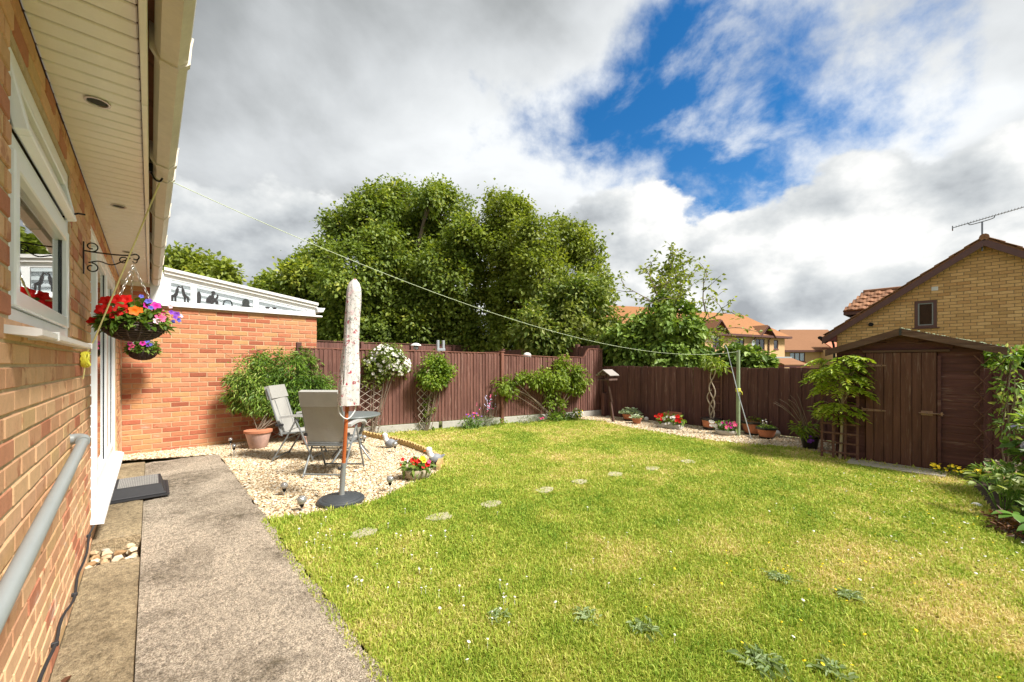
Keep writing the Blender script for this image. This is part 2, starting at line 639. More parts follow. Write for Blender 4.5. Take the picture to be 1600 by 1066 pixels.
M = {}
M['brick_house'] = brick_mat('house brick', [(0.0, (0.565, 0.295, 0.165)), (0.3, (0.661, 0.379, 0.213)), (0.55, (0.715, 0.439, 0.250)), (0.72, (0.606, 0.398, 0.195)), (0.88, (0.565, 0.254, 0.146)), (1.0, (0.446, 0.166, 0.091))], (0.404, 0.143, 0.073), 0.85, (9, 9, 9))
M['brick_red'] = brick_mat('extension brick', [(0.0, (0.470, 0.174, 0.089)), (0.3, (0.526, 0.213, 0.116)), (0.5, (0.560, 0.263, 0.131)), (0.65, (0.526, 0.291, 0.126)), (0.82, (0.470, 0.157, 0.089)), (0.94, (0.381, 0.118, 0.063)), (1.0, (0.302, 0.095, 0.053))], (0.314, 0.090, 0.042), 0.55, (9, 9, 20))
M['brick_yellow'] = brick_mat('yellow brick', [(0.0, (0.550, 0.326, 0.141)), (0.4, (0.688, 0.413, 0.182)), (0.7, (0.776, 0.489, 0.232)), (1.0, (0.576, 0.315, 0.131))], (0.500, 0.272, 0.111), 0.3)
M['brick_far'] = brick_mat('far yellow brick', [(0.0, (0.55, 0.36, 0.19)), (1.0, (0.62, 0.40, 0.21))], (0.40, 0.25, 0.12), 0.4, (2, 2, 6))
M['mortar'] = plain('mortar', (0.52, 0.35, 0.21), 0.95, vary=0.3, scale=18, bump=0.5)
M['mortar_house'] = plain('sandy mortar', (0.494, 0.368, 0.218), 0.95, vary=0.35, scale=18, bump=0.5)
M['mortar_dark'] = plain('brown mortar', (0.30, 0.21, 0.12), 0.95, vary=0.25, scale=14)
M['upvc'] = plain('white upvc', (0.87, 0.88, 0.89), 0.28, vary=0.03, scale=6)
M['upvc_dirty'] = plain('weathered white upvc', (0.72, 0.71, 0.69), 0.4, vary=0.10, scale=9)
M['cream'] = plain('cream plastic cladding', (0.87, 0.84, 0.77), 0.30, vary=0.10, scale=4)
M['cream_gutter'] = plain('cream gutter plastic', (0.66, 0.60, 0.50), 0.38, vary=0.20, scale=7)
M['dark_gap'] = plain('dark interior', (0.05, 0.05, 0.05), 0.9)
M['interior'] = plain('room plaster', (0.42, 0.40, 0.36), 0.9, vary=0.1, scale=2)
M['glass'] = glass_mat('window glass', (0.80, 0.86, 0.86), 1.5, 0.12)
M['glass_dark'] = glass_mat('dark window glass', (0.55, 0.6, 0.6), 1.35, 0.0)
M['glass_clear'] = glass_mat('clear glazing', (0.93, 0.95, 0.96), 1.45, 0.015)
M['black_metal'] = plain('black iron', (0.015, 0.015, 0.017), 0.45, 0.6)
M['rubber'] = plain('black rubber', (0.022, 0.022, 0.025), 0.65, vary=0.25, scale=30)
M['grey_pipe'] = plain('grey waste pipe', (0.26, 0.285, 0.285), 0.42, vary=0.08, scale=12)
M['rope'] = plain('yellow rope', (0.62, 0.56, 0.24), 0.8)
M['line_green'] = plain('pale green line', (0.52, 0.60, 0.40), 0.7)
M['reel'] = plain('bright yellow rope coil', (0.72, 0.68, 0.06), 0.5)
M['chain'] = plain('chain steel', (0.60, 0.58, 0.54), 0.35, 0.9)
M['galv'] = plain('galvanised steel', (0.50, 0.54, 0.56), 0.4, 0.6)
M['terracotta'] = plain('terracotta', (0.50, 0.19, 0.10), 0.85, vary=0.2, scale=22)
M['terracotta_pale'] = plain('limed terracotta', (0.55, 0.36, 0.30), 0.9, vary=0.35, scale=16)
M['glaze_black'] = plain('black glaze', (0.02, 0.018, 0.018), 0.3)
M['soil'] = plain('soil', (0.07, 0.045, 0.03), 0.95, vary=0.4, scale=30, bump=0.8)
M['stone_bowl'] = plain('stone planter', (0.42, 0.35, 0.26), 0.9, vary=0.35, scale=30, bump=0.6)
M['concrete_board'] = plain('concrete gravel board', (0.44, 0.42, 0.38), 0.9, vary=0.25, scale=9, bump=0.5)
M['slab'] = plain('paving slab', (0.42, 0.38, 0.30), 0.9, vary=0.3, scale=12, bump=0.6)
M['step_stone'] = plain('weathered stepping stone', (0.36, 0.33, 0.21), 0.95, vary=0.35, scale=14, bump=0.6)
M['edging'] = plain('sandstone edging', (0.48, 0.33, 0.13), 0.9, vary=0.3, scale=20, bump=0.5)
M['chair_metal'] = plain('chair frame grey', (0.23, 0.245, 0.25), 0.4, 0.35)
M['chair_arm'] = plain('chair arm plastic', (0.42, 0.42, 0.41), 0.45)
M['table_top'] = plain('table top grey', (0.16, 0.18, 0.18), 0.35)
M['pole_wood'] = wood_mat('varnished pole', [(0, (0.33, 0.08, 0.025)), (1, (0.38, 0.10, 0.03))], 'Z', wear_amt=0.0, rough=0.35)
M['parasol_base'] = plain('parasol base', (0.045, 0.05, 0.055), 0.55, vary=0.2, scale=25)
M['socket'] = plain('parasol socket grey', (0.24, 0.25, 0.25), 0.45, 0.3)
M['fence_left'] = wood_mat('brown fence board', [(0, (0.116, 0.050, 0.039)), (0.6, (0.160, 0.071, 0.054)), (1, (0.199, 0.097, 0.076))], 'Z', (0.441, 0.297, 0.237), 0.55, wear_lo=0.60)
M['fence_post'] = wood_mat('brown fence post', [(0, (0.187, 0.076, 0.052)), (1, (0.221, 0.096, 0.068))], 'Z', (0.340, 0.208, 0.160), 0.4)
M['fence_back'] = wood_mat('dark fence board', [(0, (0.082, 0.036, 0.031)), (0.6, (0.108, 0.048, 0.040)), (1, (0.139, 0.066, 0.055))], 'Z', (0.36, 0.26, 0.215), 0.62, wear_lo=0.62)
M['fence_far'] = wood_mat('far fence board', [(0, (0.119, 0.053, 0.042)), (1, (0.182, 0.084, 0.067))], 'Z', (0.308, 0.210, 0.168), 0.3)
M['shed_v'] = wood_mat('shed door board', [(0, (0.089, 0.038, 0.028)), (1, (0.146, 0.066, 0.046))], 'Z', (0.36, 0.26, 0.215), 0.62, wear_lo=0.60)
M['shed_h'] = wood_mat('shed cladding board', [(0, (0.083, 0.032, 0.031)), (1, (0.122, 0.051, 0.046))], 'Y', (0.36, 0.26, 0.215), 0.62, wear_lo=0.62)
M['shed_trim'] = wood_mat('shed barge board', [(0, (0.105, 0.059, 0.042)), (1, (0.133, 0.077, 0.056))], 'Y', (0.350, 0.280, 0.238), 0.35)
M['trellis_dark'] = wood_mat('dark trellis', [(0, (0.119, 0.056, 0.042)), (1, (0.168, 0.084, 0.063))], 'Z', wear_amt=0.2)
M['trellis_pale'] = wood_mat('weathered pale trellis', [(0, (0.42, 0.36, 0.30)), (1, (0.55, 0.48, 0.41))], 'Z', (0.30, 0.24, 0.20), 0.3)
M['bird_wood'] = wood_mat('bird table wood', [(0, (0.085, 0.045, 0.035)), (1, (0.13, 0.08, 0.065))], 'Z', (0.40, 0.36, 0.33), 0.4)
M['bird_roof'] = plain('bird table roof felt', (0.30, 0.27, 0.25), 0.9, vary=0.3, scale=30)
M['dark_trim'] = plain('dark brown trim', (0.115, 0.049, 0.041), 0.45, vary=0.2, scale=8)
M['darkred_trim'] = plain('dark red soffit', (0.14, 0.03, 0.03), 0.5)
M['bark'] = wood_mat('bark', [(0, (0.10, 0.075, 0.05)), (1, (0.16, 0.12, 0.085))], 'Z', wear_amt=0.0)
M['bark_pale'] = wood_mat('pale stem', [(0, (0.34, 0.27, 0.19)), (1, (0.46, 0.38, 0.29))], 'Z', wear_amt=0.0)
M['twig'] = wood_mat('twig', [(0, (0.16, 0.12, 0.085)), (1, (0.24, 0.19, 0.14))], 'Z', wear_amt=0.0)
M['pole_green'] = plain('mossy green post', (0.26, 0.33, 0.19), 0.7, vary=0.35, scale=12)
M['antenna'] = plain('aerial metal', (0.20, 0.21, 0.24), 0.4, 0.7)
M['wicker'] = plain('dark wicker', (0.055, 0.036, 0.030), 0.6, vary=0.5, scale=40)
M['carving'] = plain('carved brown wood', (0.11, 0.05, 0.03), 0.5, vary=0.3, scale=30)
M['carving_grey'] = plain('bronze bell', (0.13, 0.12, 0.08), 0.45, 0.3)
M['white_ornament'] = plain('white ornament', (0.70, 0.69, 0.66), 0.6, vary=0.2, scale=40)
M['grey_ornament'] = plain('grey ornament', (0.22, 0.23, 0.25), 0.6, vary=0.3, scale=40)
M['crackle'] = plain('crackle glass ball', (0.396, 0.396, 0.382), 0.12, 0.55, vary=0.4, scale=55, bump=0.6)
M['white_paint'] = plain('white board', (0.74, 0.76, 0.79), 0.5, vary=0.04)
M['boulder'] = plain('sandstone boulder', (0.42, 0.27, 0.13), 0.9, vary=0.25, scale=14, bump=0.4)
M['brass'] = plain('rusted iron', (0.30, 0.19, 0.14), 0.6, 0.5, vary=0.4, scale=40)

# roof tiles
M['tile_brown'] = brick_mat('brown roof tile', [(0, (0.20, 0.095, 0.05)), (0.5, (0.27, 0.13, 0.07)), (1, (0.34, 0.17, 0.09))], (0.12, 0.09, 0.06), 0.5, (10, 10, 10))
M['tile_red'] = brick_mat('red roof tile', [(0, (0.46, 0.17, 0.10)), (1, (0.52, 0.20, 0.12))], (0.30, 0.12, 0.08), 0.3)


def rowed_roof(name, c0, c1, pitch):
    """far roof: courses of tiles too small to tell apart"""
    m, t = new_mat(name)
    p = pos(t)
    z = t.n('ShaderNodeSeparateXYZ', {0: p}).outputs[2]
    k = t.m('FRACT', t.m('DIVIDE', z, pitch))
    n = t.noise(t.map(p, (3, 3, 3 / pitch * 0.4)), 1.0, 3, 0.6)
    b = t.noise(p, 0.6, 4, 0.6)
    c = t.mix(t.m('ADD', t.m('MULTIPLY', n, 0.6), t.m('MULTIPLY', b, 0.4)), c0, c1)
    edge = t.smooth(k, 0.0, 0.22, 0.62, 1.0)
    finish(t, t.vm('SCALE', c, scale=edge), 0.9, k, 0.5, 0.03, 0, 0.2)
    return m


M['roof_far_a'] = rowed_roof('far orange roof', (0.266, 0.116, 0.050), (0.385, 0.190, 0.086), 0.16)
M['roof_far_b'] = rowed_roof('far brown roof', (0.209, 0.104, 0.054), (0.304, 0.153, 0.081), 0.16)

# foliage
M['leaf_tree'] = leaf_mat('maple leaf', [(0, (0.109, 0.171, 0.031)), (0.45, (0.223, 0.297, 0.045)), (0.8, (0.370, 0.427, 0.061)), (1, (0.574, 0.570, 0.107))])
M['leaf_tree_b'] = leaf_mat('hazel leaf', [(0, (0.117, 0.171, 0.026)), (0.5, (0.234, 0.296, 0.043)), (0.85, (0.374, 0.417, 0.060)), (1, (0.562, 0.549, 0.108))])
M['leaf_elder'] = leaf_mat('elder leaf', [(0, (0.086, 0.147, 0.024)), (0.5, (0.190, 0.259, 0.044)), (0.85, (0.328, 0.380, 0.086)), (1, (0.586, 0.604, 0.224))])
M['leaf_ivy'] = leaf_mat('ivy leaf', [(0, (0.059, 0.126, 0.024)), (0.5, (0.149, 0.240, 0.038)), (0.85, (0.272, 0.379, 0.071)), (1, (0.462, 0.551, 0.143))], 0.3, 0.5, 0.3)
M['leaf_dark'] = leaf_mat('dark conifer leaf', [(0, (0.025, 0.05, 0.010)), (0.6, (0.06, 0.09, 0.015)), (1, (0.12, 0.15, 0.025))])
M['leaf_jasmine'] = leaf_mat('jasmine leaf', [(0, (0.047, 0.115, 0.014)), (0.5, (0.135, 0.243, 0.030)), (0.85, (0.257, 0.392, 0.054)), (1, (0.486, 0.540, 0.149))], 0.3)
M['leaf_rose'] = leaf_mat('rose leaf', [(0, (0.054, 0.114, 0.012)), (0.5, (0.156, 0.264, 0.024)), (0.85, (0.288, 0.396, 0.042)), (1, (0.456, 0.504, 0.120))])
M['leaf_climber'] = leaf_mat('climber leaf', [(0, (0.096, 0.156, 0.014)), (0.5, (0.228, 0.324, 0.030)), (0.85, (0.360, 0.444, 0.072)), (1, (0.576, 0.600, 0.240))])
M['leaf_wisteria'] = leaf_mat('wisteria leaf', [(0, (0.148, 0.242, 0.017)), (0.5, (0.347, 0.466, 0.040)), (0.85, (0.529, 0.612, 0.078)), (1, (0.743, 0.756, 0.238))])
M['leaf_bed'] = leaf_mat('border leaf', [(0, (0.066, 0.153, 0.032)), (0.5, (0.171, 0.294, 0.060)), (0.85, (0.343, 0.468, 0.109)), (1, (0.684, 0.749, 0.301))])
M['leaf_pale'] = leaf_mat('variegated leaf', [(0, (0.17, 0.24, 0.05)), (0.5, (0.33, 0.40, 0.12)), (1, (0.60, 0.62, 0.32))])
M['leaf_big'] = leaf_mat('bergenia leaf', [(0, (0.07, 0.17, 0.02)), (1, (0.16, 0.30, 0.05))], 0.25, 0.3, 0.6)
M['leaf_brown'] = leaf_mat('dead leaf', [(0, (0.10, 0.04, 0.02)), (1, (0.28, 0.13, 0.07))])
M['leaf_silver'] = leaf_mat('silvery leaf', [(0, (0.16, 0.20, 0.13)), (1, (0.38, 0.42, 0.32))])
M['leaf_succulent'] = leaf_mat('succulent leaf', [(0, (0.22, 0.30, 0.16)), (1, (0.52, 0.58, 0.40))], 0.2)
M['leaf_weed'] = leaf_mat('weed leaf', [(0, (0.22, 0.32, 0.13)), (1, (0.42, 0.50, 0.27))])
M['leaf_basket'] = leaf_mat('basket leaf', [(0, (0.046, 0.104, 0.013)), (0.6, (0.130, 0.221, 0.026)), (1, (0.286, 0.377, 0.091))])


def petal(name, col, col2=None):
    return leaf_mat(name, [(0, col), (1, col2 or tuple(min(1, c * 1.25) for c in col))], 0.25, 0.55, 0.25)


M['p_red'] = petal('red petal', (0.62, 0.012, 0.010))
M['p_orange'] = petal('orange petal', (0.80, 0.16, 0.01))
M['p_yellow'] = petal('yellow petal', (0.80, 0.60, 0.02))
M['p_magenta'] = petal('magenta petal', (0.58, 0.02, 0.30))
M['p_pink'] = petal('pink petal', (0.72, 0.10, 0.24))
M['p_palepink'] = petal('pale pink petal', (0.76, 0.50, 0.56))
M['p_violet'] = petal('violet petal', (0.20, 0.05, 0.42))
M['p_blue'] = petal('blue petal', (0.10, 0.10, 0.48))
M['p_white'] = petal('white petal', (0.76, 0.75, 0.72), (0.84, 0.80, 0.80))
M['p_lilac'] = petal('lilac petal', (0.44, 0.42, 0.66), (0.62, 0.60, 0.80))
M['p_dark'] = petal('flower throat', (0.16, 0.004, 0.02))


def mat_concrete(name, c_lo, c_hi, dark, far=True):
    m, t = new_mat(name)
    p = pos(t)
    big = t.noise(p, 1.3, 6, 0.65, 0.5)
    mid = t.noise(p, 11, 6, 0.7)
    agg = t.voro(p, 150, 'F1')
    fine = t.noise(p, 120, 4, 0.75)
    c = t.mix(t.smooth(fine, 0.36, 0.66), c_lo, c_hi)
    st = t.m('MULTIPLY', t.smooth(big, 0.48, 0.66), t.smooth(mid, 0.35, 0.62))
    c = t.mix(t.m('MULTIPLY', st, 0.78), c, dark)
    c = t.vm('SCALE', c, scale=t.m('ADD', 0.85, t.m('MULTIPLY', t.smooth(big, 0.30, 0.62, 1.0, 0.0), 0.35)))
    grit = t.noise(t.map(p, (1, 0.7, 1)), 42, 5, 0.75)
    c = t.vm('SCALE', c, scale=t.smooth(grit, 0.32, 0.62, 0.66, 1.35))
    light = t.m('MULTIPLY', t.smooth(mid, 0.56, 0.72), t.smooth(big, 0.52, 0.36))
    c = t.mix(t.m('MULTIPLY', light, 0.4), c, (0.58, 0.50, 0.42))
    h = t.m('ADD', t.m('MULTIPLY', fine, 1.0), t.m('ADD', t.m('MULTIPLY', agg, 0.7), t.m('MULTIPLY', grit, 1.8)))
    finish(t, c, 0.92, h, 1.0, 0.014, 0, 0.25)
    return m


M['path'] = mat_concrete('rough concrete path', (0.210, 0.168, 0.119), (0.700, 0.588, 0.462), (0.119, 0.092, 0.053))
M['strip'] = mat_concrete('sandy concrete strip', (0.287, 0.218, 0.127), (0.494, 0.391, 0.247), (0.196, 0.144, 0.081))


def mat_gravel(name, stops):
    m, t = new_mat(name)
    r = rnd01(t)
    p = pos(t)
    c = t.ramp(r, stops)
    n = t.noise(p, 120, 3, 0.6)
    c = t.vm('SCALE', c, scale=t.m('ADD', 0.75, t.m('MULTIPLY', n, 0.5)))
    finish(t, c, 0.8, n, 0.3, 0.003, 0, 0.3)
    return m


M['stone'] = mat_gravel('gravel stone', [(0, (0.28, 0.17, 0.08)), (0.2, (0.46, 0.33, 0.19)), (0.5, (0.58, 0.46, 0.30)), (0.8, (0.66, 0.57, 0.42)), (0.93, (0.72, 0.67, 0.56)), (1, (0.33, 0.29, 0.24))])
M['gravel_base'] = plain('gravel grit', (0.40, 0.30, 0.18), 0.95, vary=0.35, scale=60, bump=0.9)


def lawn_patch(t, p):
    """0..1: how dry the turf is, the same field for soil sheet and blades"""
    a = t.noise(p, 0.45, 4, 0.6, 0.6)
    b = t.noise(p, 2.6, 4, 0.6, 0.3)
    return t.m('ADD', t.m('MULTIPLY', a, 0.6), t.m('MULTIPLY', b, 0.4))


def mat_turf():
    m, t = new_mat('lawn turf')
    p = pos(t)
    d = lawn_patch(t, p)
    c = t.ramp(d, [(0.36, (0.20, 0.24, 0.028)), (0.50, (0.33, 0.32, 0.05)), (0.62, (0.52, 0.42, 0.14))])
    n = t.noise(p, 90, 4, 0.7)
    c = t.vm('SCALE', c, scale=t.m('ADD', 0.45, t.m('MULTIPLY', n, 0.95)))
    finish(t, c, 0.95, n, 1.0, 0.02, 0, 0.1)
    return m


def mat_blade():
    m, t = new_mat('grass blade')
    p = pos(t)
    r = rnd01(t)
    d = t.m('ADD', lawn_patch(t, p), t.m('MULTIPLY', t.m('SUBTRACT', r, 0.5), 0.22))
    c = t.ramp(d, [(0.30, (0.19, 0.33, 0.035)), (0.45, (0.38, 0.49, 0.06)), (0.55, (0.57, 0.59, 0.12)), (0.66, (0.78, 0.64, 0.30))])
    pr = t.n('ShaderNodeBsdfPrincipled', {'Base Color': c, 'Roughness': 0.55})
    pr.inputs['Specular IOR Level'].default_value = 0.3
    tl = t.n('ShaderNodeBsdfTranslucent', {'Color': c})
    mx = t.n('ShaderNodeMixShader', {0: 0.35, 1: pr.outputs[0], 2: tl.outputs[0]})
    t.n('ShaderNodeOutputMaterial', {0: mx.outputs[0]})
    return m


M['turf'] = mat_turf()
M['blade'] = mat_blade()
M['field'] = plain('distant grass', (0.10, 0.12, 0.03), 0.95, vary=0.3, scale=0.3)


def mat_fabric():
    m, t = new_mat('chair mesh fabric')
    co = t.n('ShaderNodeTexCoord').outputs['Object']
    w = t.voro(co, 260, 'F1', rnd=0.1)
    n = t.noise(co, 5, 4, 0.6)
    c = t.vm('SCALE', (0.345, 0.335, 0.31), scale=t.m('ADD', 0.75, t.m('ADD', t.m('MULTIPLY', w, 0.25), t.m('MULTIPLY', n, 0.3))))
    finish(t, c, 0.75, t.m('ADD', w, t.m('MULTIPLY', n, 4.0)), 0.4, 0.004, 0, 0.3)
    return m


M['fabric'] = mat_fabric()


def mat_floral():
    m, t = new_mat('printed parasol cover')
    co = t.n('ShaderNodeTexCoord').outputs['Object']
    base = (0.60, 0.565, 0.545)
    wob = t.vm('ADD', co, t.vm('SCALE', t.n('ShaderNodeTexNoise', {'Vector': co, 'Scale': 18.0}).outputs['Color'], scale=0.05))
    v1 = t.voro(wob, 16, 'F1')
    col1 = t.voro(wob, 16, 'F1', 'Color')
    pick = t.n('ShaderNodeSeparateColor', {0: col1}).outputs[0]
    flower = t.m('MULTIPLY', t.smooth(v1, 0.36, 0.28), t.m('GREATER_THAN', pick, 0.36))
    shape = t.smooth(t.noise(wob, 55, 3, 0.6), 0.42, 0.52)
    c = t.mix(t.m('MULTIPLY', flower, shape), base, (0.34, 0.025, 0.05))
    pinkf = t.m('MULTIPLY', t.smooth(v1, 0.40, 0.33), t.m('LESS_THAN', pick, 0.30))
    c = t.mix(t.m('MULTIPLY', pinkf, 0.65), c, (0.62, 0.40, 0.42))
    stem = t.voro(t.vm('ADD', wob, (3.3, 1.1, 0.7)), 30, 'DISTANCE_TO_EDGE')
    c = t.mix(t.m('MULTIPLY', t.m('MULTIPLY', t.smooth(stem, 0.09, 0.03), t.smooth(t.noise(co, 26, 2, 0.5), 0.45, 0.55)), 0.8), c, (0.17, 0.19, 0.17))
    finish(t, c, 0.7, t.noise(co, 22, 3, 0.6), 0.35, 0.01, 0, 0.3)
    return m


M['floral'] = mat_floral()


def mat_steptop():
    m, t = new_mat('step tread')
    p = pos(t)
    v = t.voro(t.map(p, (1, 1, 1)), 75, 'F1', rnd=0.0)
    n = t.noise(p, 12, 4, 0.6)
    c = t.mix(t.smooth(v, 0.25, 0.55), (0.42, 0.40, 0.36), (0.13, 0.125, 0.12))
    c = t.vm('SCALE', c, scale=t.m('ADD', 0.7, t.m('MULTIPLY', n, 0.6)))
    finish(t, c, 0.8, v, -0.8, 0.006, 0, 0.3)
    return m


M['tread'] = mat_steptop()

# ------------------------------------------------------------------ ground, path, lawn
GRAVEL = [(0.785, 4.147), (1.029, 4.055), (1.291, 3.993), (1.549, 3.947), (1.812, 4.017), (2.222, 4.243), (2.507, 4.333), (2.80, 4.559),
          (3.02, 4.931), (3.15, 5.48), (3.19, 6.154), (3.17, 6.838), (3.03, 7.78), (2.5, 7.95), (2.48, 8.54), (-0.33, 8.54), (-0.33, 8.10), (0.785, 7.62)]
def fence_y(x):
    return 7.75 - 0.225 * (x - 3.36)
LAWN = [(0.785, -3.0), (0.785, 4.147), (1.029, 4.055), (1.291, 3.993), (1.549, 3.947), (1.812, 4.017), (2.222, 4.243), (2.507, 4.333), (2.83, 4.54),
        (3.07, 4.92), (3.20, 5.48), (3.24, 6.154), (3.22, 6.838), (3.08, 7.80), (8.0, fence_y(8.0)), (8.04, 5.664), (7.765, 4.884), (7.627, 3.93), (7.513, 3.135), (7.629, 2.636),
        (7.797, 2.192), (7.954, 1.774), (7.70, 1.35), (7.58, 0.9), (7.52, 0.05), (6.682, -0.127), (5.908, -0.191), (5.271, -0.205), (4.98, -0.33), (4.85, -0.9), (4.8, -3.0)]
BED = [(8.02, 6.70), (9.05, 6.47), (9.05, -2.5), (7.62, -2.5), (7.62, 1.3), (7.954, 1.774), (7.797, 2.192), (7.629, 2.636), (7.513, 3.135), (7.627, 3.93), (7.765, 4.884), (8.04, 5.664)]


def sheet(name, poly, z, mat):
    me = bpy.data.meshes.new(name)
    me.from_pydata([(x, y, z) for x, y in poly], [], [tuple(range(len(poly)))])
    me.materials.append(mat)
    import bmesh
    bm = bmesh.new(); bm.from_mesh(me)
    bmesh.ops.recalc_face_normals(bm, faces=bm.faces)
    for f in bm.faces:
        if f.normal.z < 0:
            f.normal_flip()
    bmesh.ops.triangulate(bm, faces=bm.faces)
    bm.to_mesh(me); bm.free()
    o = link(name, me)
    return tag(o, kind='structure')


sheet('ground', [(-400, -400), (400, -400), (400, 400), (-400, 400)], -0.09, M['field'])
sheet('lawn', LAWN, 0.0, M['turf'])
sheet('gravel_bed', GRAVEL, -0.006, M['gravel_base'])
sheet('border_bed', BED, -0.006, M['gravel_base'])
sheet('planting_bed', [(4.8, -3.0), (4.85, -0.9), (4.98, -0.33), (5.271, -0.205), (5.908, -0.191), (6.682, -0.127), (7.52, 0.05), (7.61, 0.05), (7.61, -3.0)], 0.012, M['soil'])


def path_slab(name, x0, x1, y0, y1, z0, z1, mat, seed, uneven=0.004, nx=10, wavy=0.0):
    """a concrete slab with a slightly uneven top and ragged edges"""
    r = random.Random(seed)
    ny = max(6, int((y1 - y0) / 0.12))
    vs, fs = [], []
    for j in range(ny + 1):
        y = y0 + (y1 - y0) * j / ny
        for i in range(nx + 1):
            x = x0 + (x1 - x0) * i / nx
            if i == nx and wavy:
                x += r.uniform(-wavy, wavy)
            vs.append((x, y, z1 + r.uniform(-uneven, uneven) - (0.006 if i in (0, nx) else 0)))
    for j in range(ny):
        for i in range(nx):
            a = j * (nx + 1) + i
            fs.append((a, a + 1, a + nx + 2, a + nx + 1))
    b = len(vs)
    ring = [i for i in range(nx + 1)] + [(j * (nx + 1) + nx) for j in range(1, ny + 1)] + [ny * (nx + 1) + i for i in range(nx - 1, -1, -1)] + [j * (nx + 1) for j in range(ny - 1, 0, -1)]
    vs += [(vs[i][0], vs[i][1], z0) for i in ring]
    n = len(ring)
    for k in range(n):
        k2 = (k + 1) % n
        fs.append((ring[k], b + k, b + k2, ring[k2]))
    m = MB(); m.add(vs, fs)
    o = m.build(name, mat, None, False)
    return tag(o, kind='structure')


path_slab('path', -0.052, 0.785, -3.0, 7.62, -0.085, 0.008, M['path'], 3, 0.004, 9, 0.024)
path_slab('path_edge_strip', -0.335, -0.056, -3.0, 4.03, -0.085, -0.012, M['strip'], 4, 0.003, 5)
path_slab('path_edge_slab', -0.335, -0.056, 4.42, 7.62, -0.085, 0.030, M['strip'], 5, 0.003, 5)
sheet('drain_gap', [(-0.335, 4.03), (-0.062, 4.03), (-0.062, 4.42), (-0.335, 4.42)], -0.082, M['soil'])

# pebbles lying in the gap between the two strips
def stone_mesh(name, mat, seed, sq=(1, 0.8, 0.6)):
    r = random.Random(seed)
    import bmesh
    bm = bmesh.new()
    bmesh.ops.create_icosphere(bm, subdivisions=1, radius=1.0)
    bmesh.ops.subdivide_edges(bm, edges=bm.edges[:], cuts=0)
    for v in bm.verts:
        k = r.uniform(0.75, 1.18)
        v.co = Vector((v.co.x * sq[0] * k, v.co.y * sq[1] * k, v.co.z * sq[2] * k))
    me = bpy.data.meshes.new(name)
    bm.to_mesh(me); bm.free()
    me.materials.append(mat)
    me.polygons.foreach_set('use_smooth', [False] * len(me.polygons))
    return me


peb = [stone_mesh('pebble', M['stone'], 20 + i) for i in range(4)]
k = 0
for layer in range(2):
    for iy in range(6):
        for ix in range(4):
            if layer and R.random() < 0.45:
                continue
            s = R.uniform(0.026, 0.042)
            o = link('pebble', peb[k % 4], None, (-0.31 + ix * 0.068 + R.uniform(-.012, .012), 4.075 + iy * 0.058 + R.uniform(-.012, .012), -0.062 + layer * 0.03),
                     (R.uniform(-.5, .5), R.uniform(-.5, .5), R.uniform(0, 6.3)), (s, s, s))
            tag(o, 'rounded beige pebble in the gap between the concrete strips', 'pebble', 'pebbles in the drain gap')
            k += 1


def scatter_stones(name, poly, n, size, seed, z, dens=None):
    g = np.random.default_rng(seed)
    xs = [p[0] for p in poly]; ys = [p[1] for p in poly]
    px = g.uniform(min(xs), max(xs), n * 3); py = g.uniform(min(ys), max(ys), n * 3)
    ok = inpoly(px, py, poly)
    if dens is not None:
        ok &= g.random(len(px)) < dens(px, py)
    px, py = px[ok][:n], py[ok][:n]
    n = len(px)
    # a squashed, jittered octahedron with a flattened top: 8 sides
    base = np.array([(1, 0, 0), (.5, .8, .15), (-.5, .85, 0), (-1, .1, .1), (-.55, -.8, 0), (.5, -.85, .1), (0.1, 0, .62), (0, 0, -.4)])
    tri = [(0, 1, 6), (1, 2, 6), (2, 3, 6), (3, 4, 6), (4, 5, 6), (5, 0, 6)]
    s = size * (0.55 + 0.75 * g.random(n))[:, None, None]
    V = base[None] * (0.75 + 0.5 * g.random((n, 8, 3)))
    V[:, :, 2] *= (0.6 + 0.7 * g.random(n))[:, None]
    a = g.uniform(0, 6.283, n)
    ca, sa = np.cos(a)[:, None], np.sin(a)[:, None]
    x = V[:, :, 0] * ca - V[:, :, 1] * sa * 0.75
    y = V[:, :, 0] * sa + V[:, :, 1] * ca * 0.75
    zz = V[:, :, 2] + x * g.normal(0, .25, n)[:, None] + y * g.normal(0, .25, n)[:, None]
    V = np.stack([x, y, zz], axis=2) * s
    V += np.stack([px, py, z + g.uniform(0, size * 0.35, n)], axis=1)[:, None, :]
    F = (np.arange(n)[:, None, None] * 8 + np.array(tri)[None]).reshape(-1, 3)
    me = np_mesh(name, V.reshape(-1, 3), [F], M['stone'], False, np.repeat(g.random(n), 6))
    o = link(name, me)
    return tag(o, kind='stuff')


g1 = scatter_stones('gravel', GRAVEL, 34000, 0.0165, 5, 0.0)
tag(g1, 'cream and tan gravel under the garden chairs', 'gravel')
g2 = scatter_stones('gravel', BED, 16000, 0.021, 6, 0.0, lambda x, y: np.where(y > 1.5, 1.0, 0.15))
tag(g2, 'tan gravel border along the dark back fence', 'gravel')


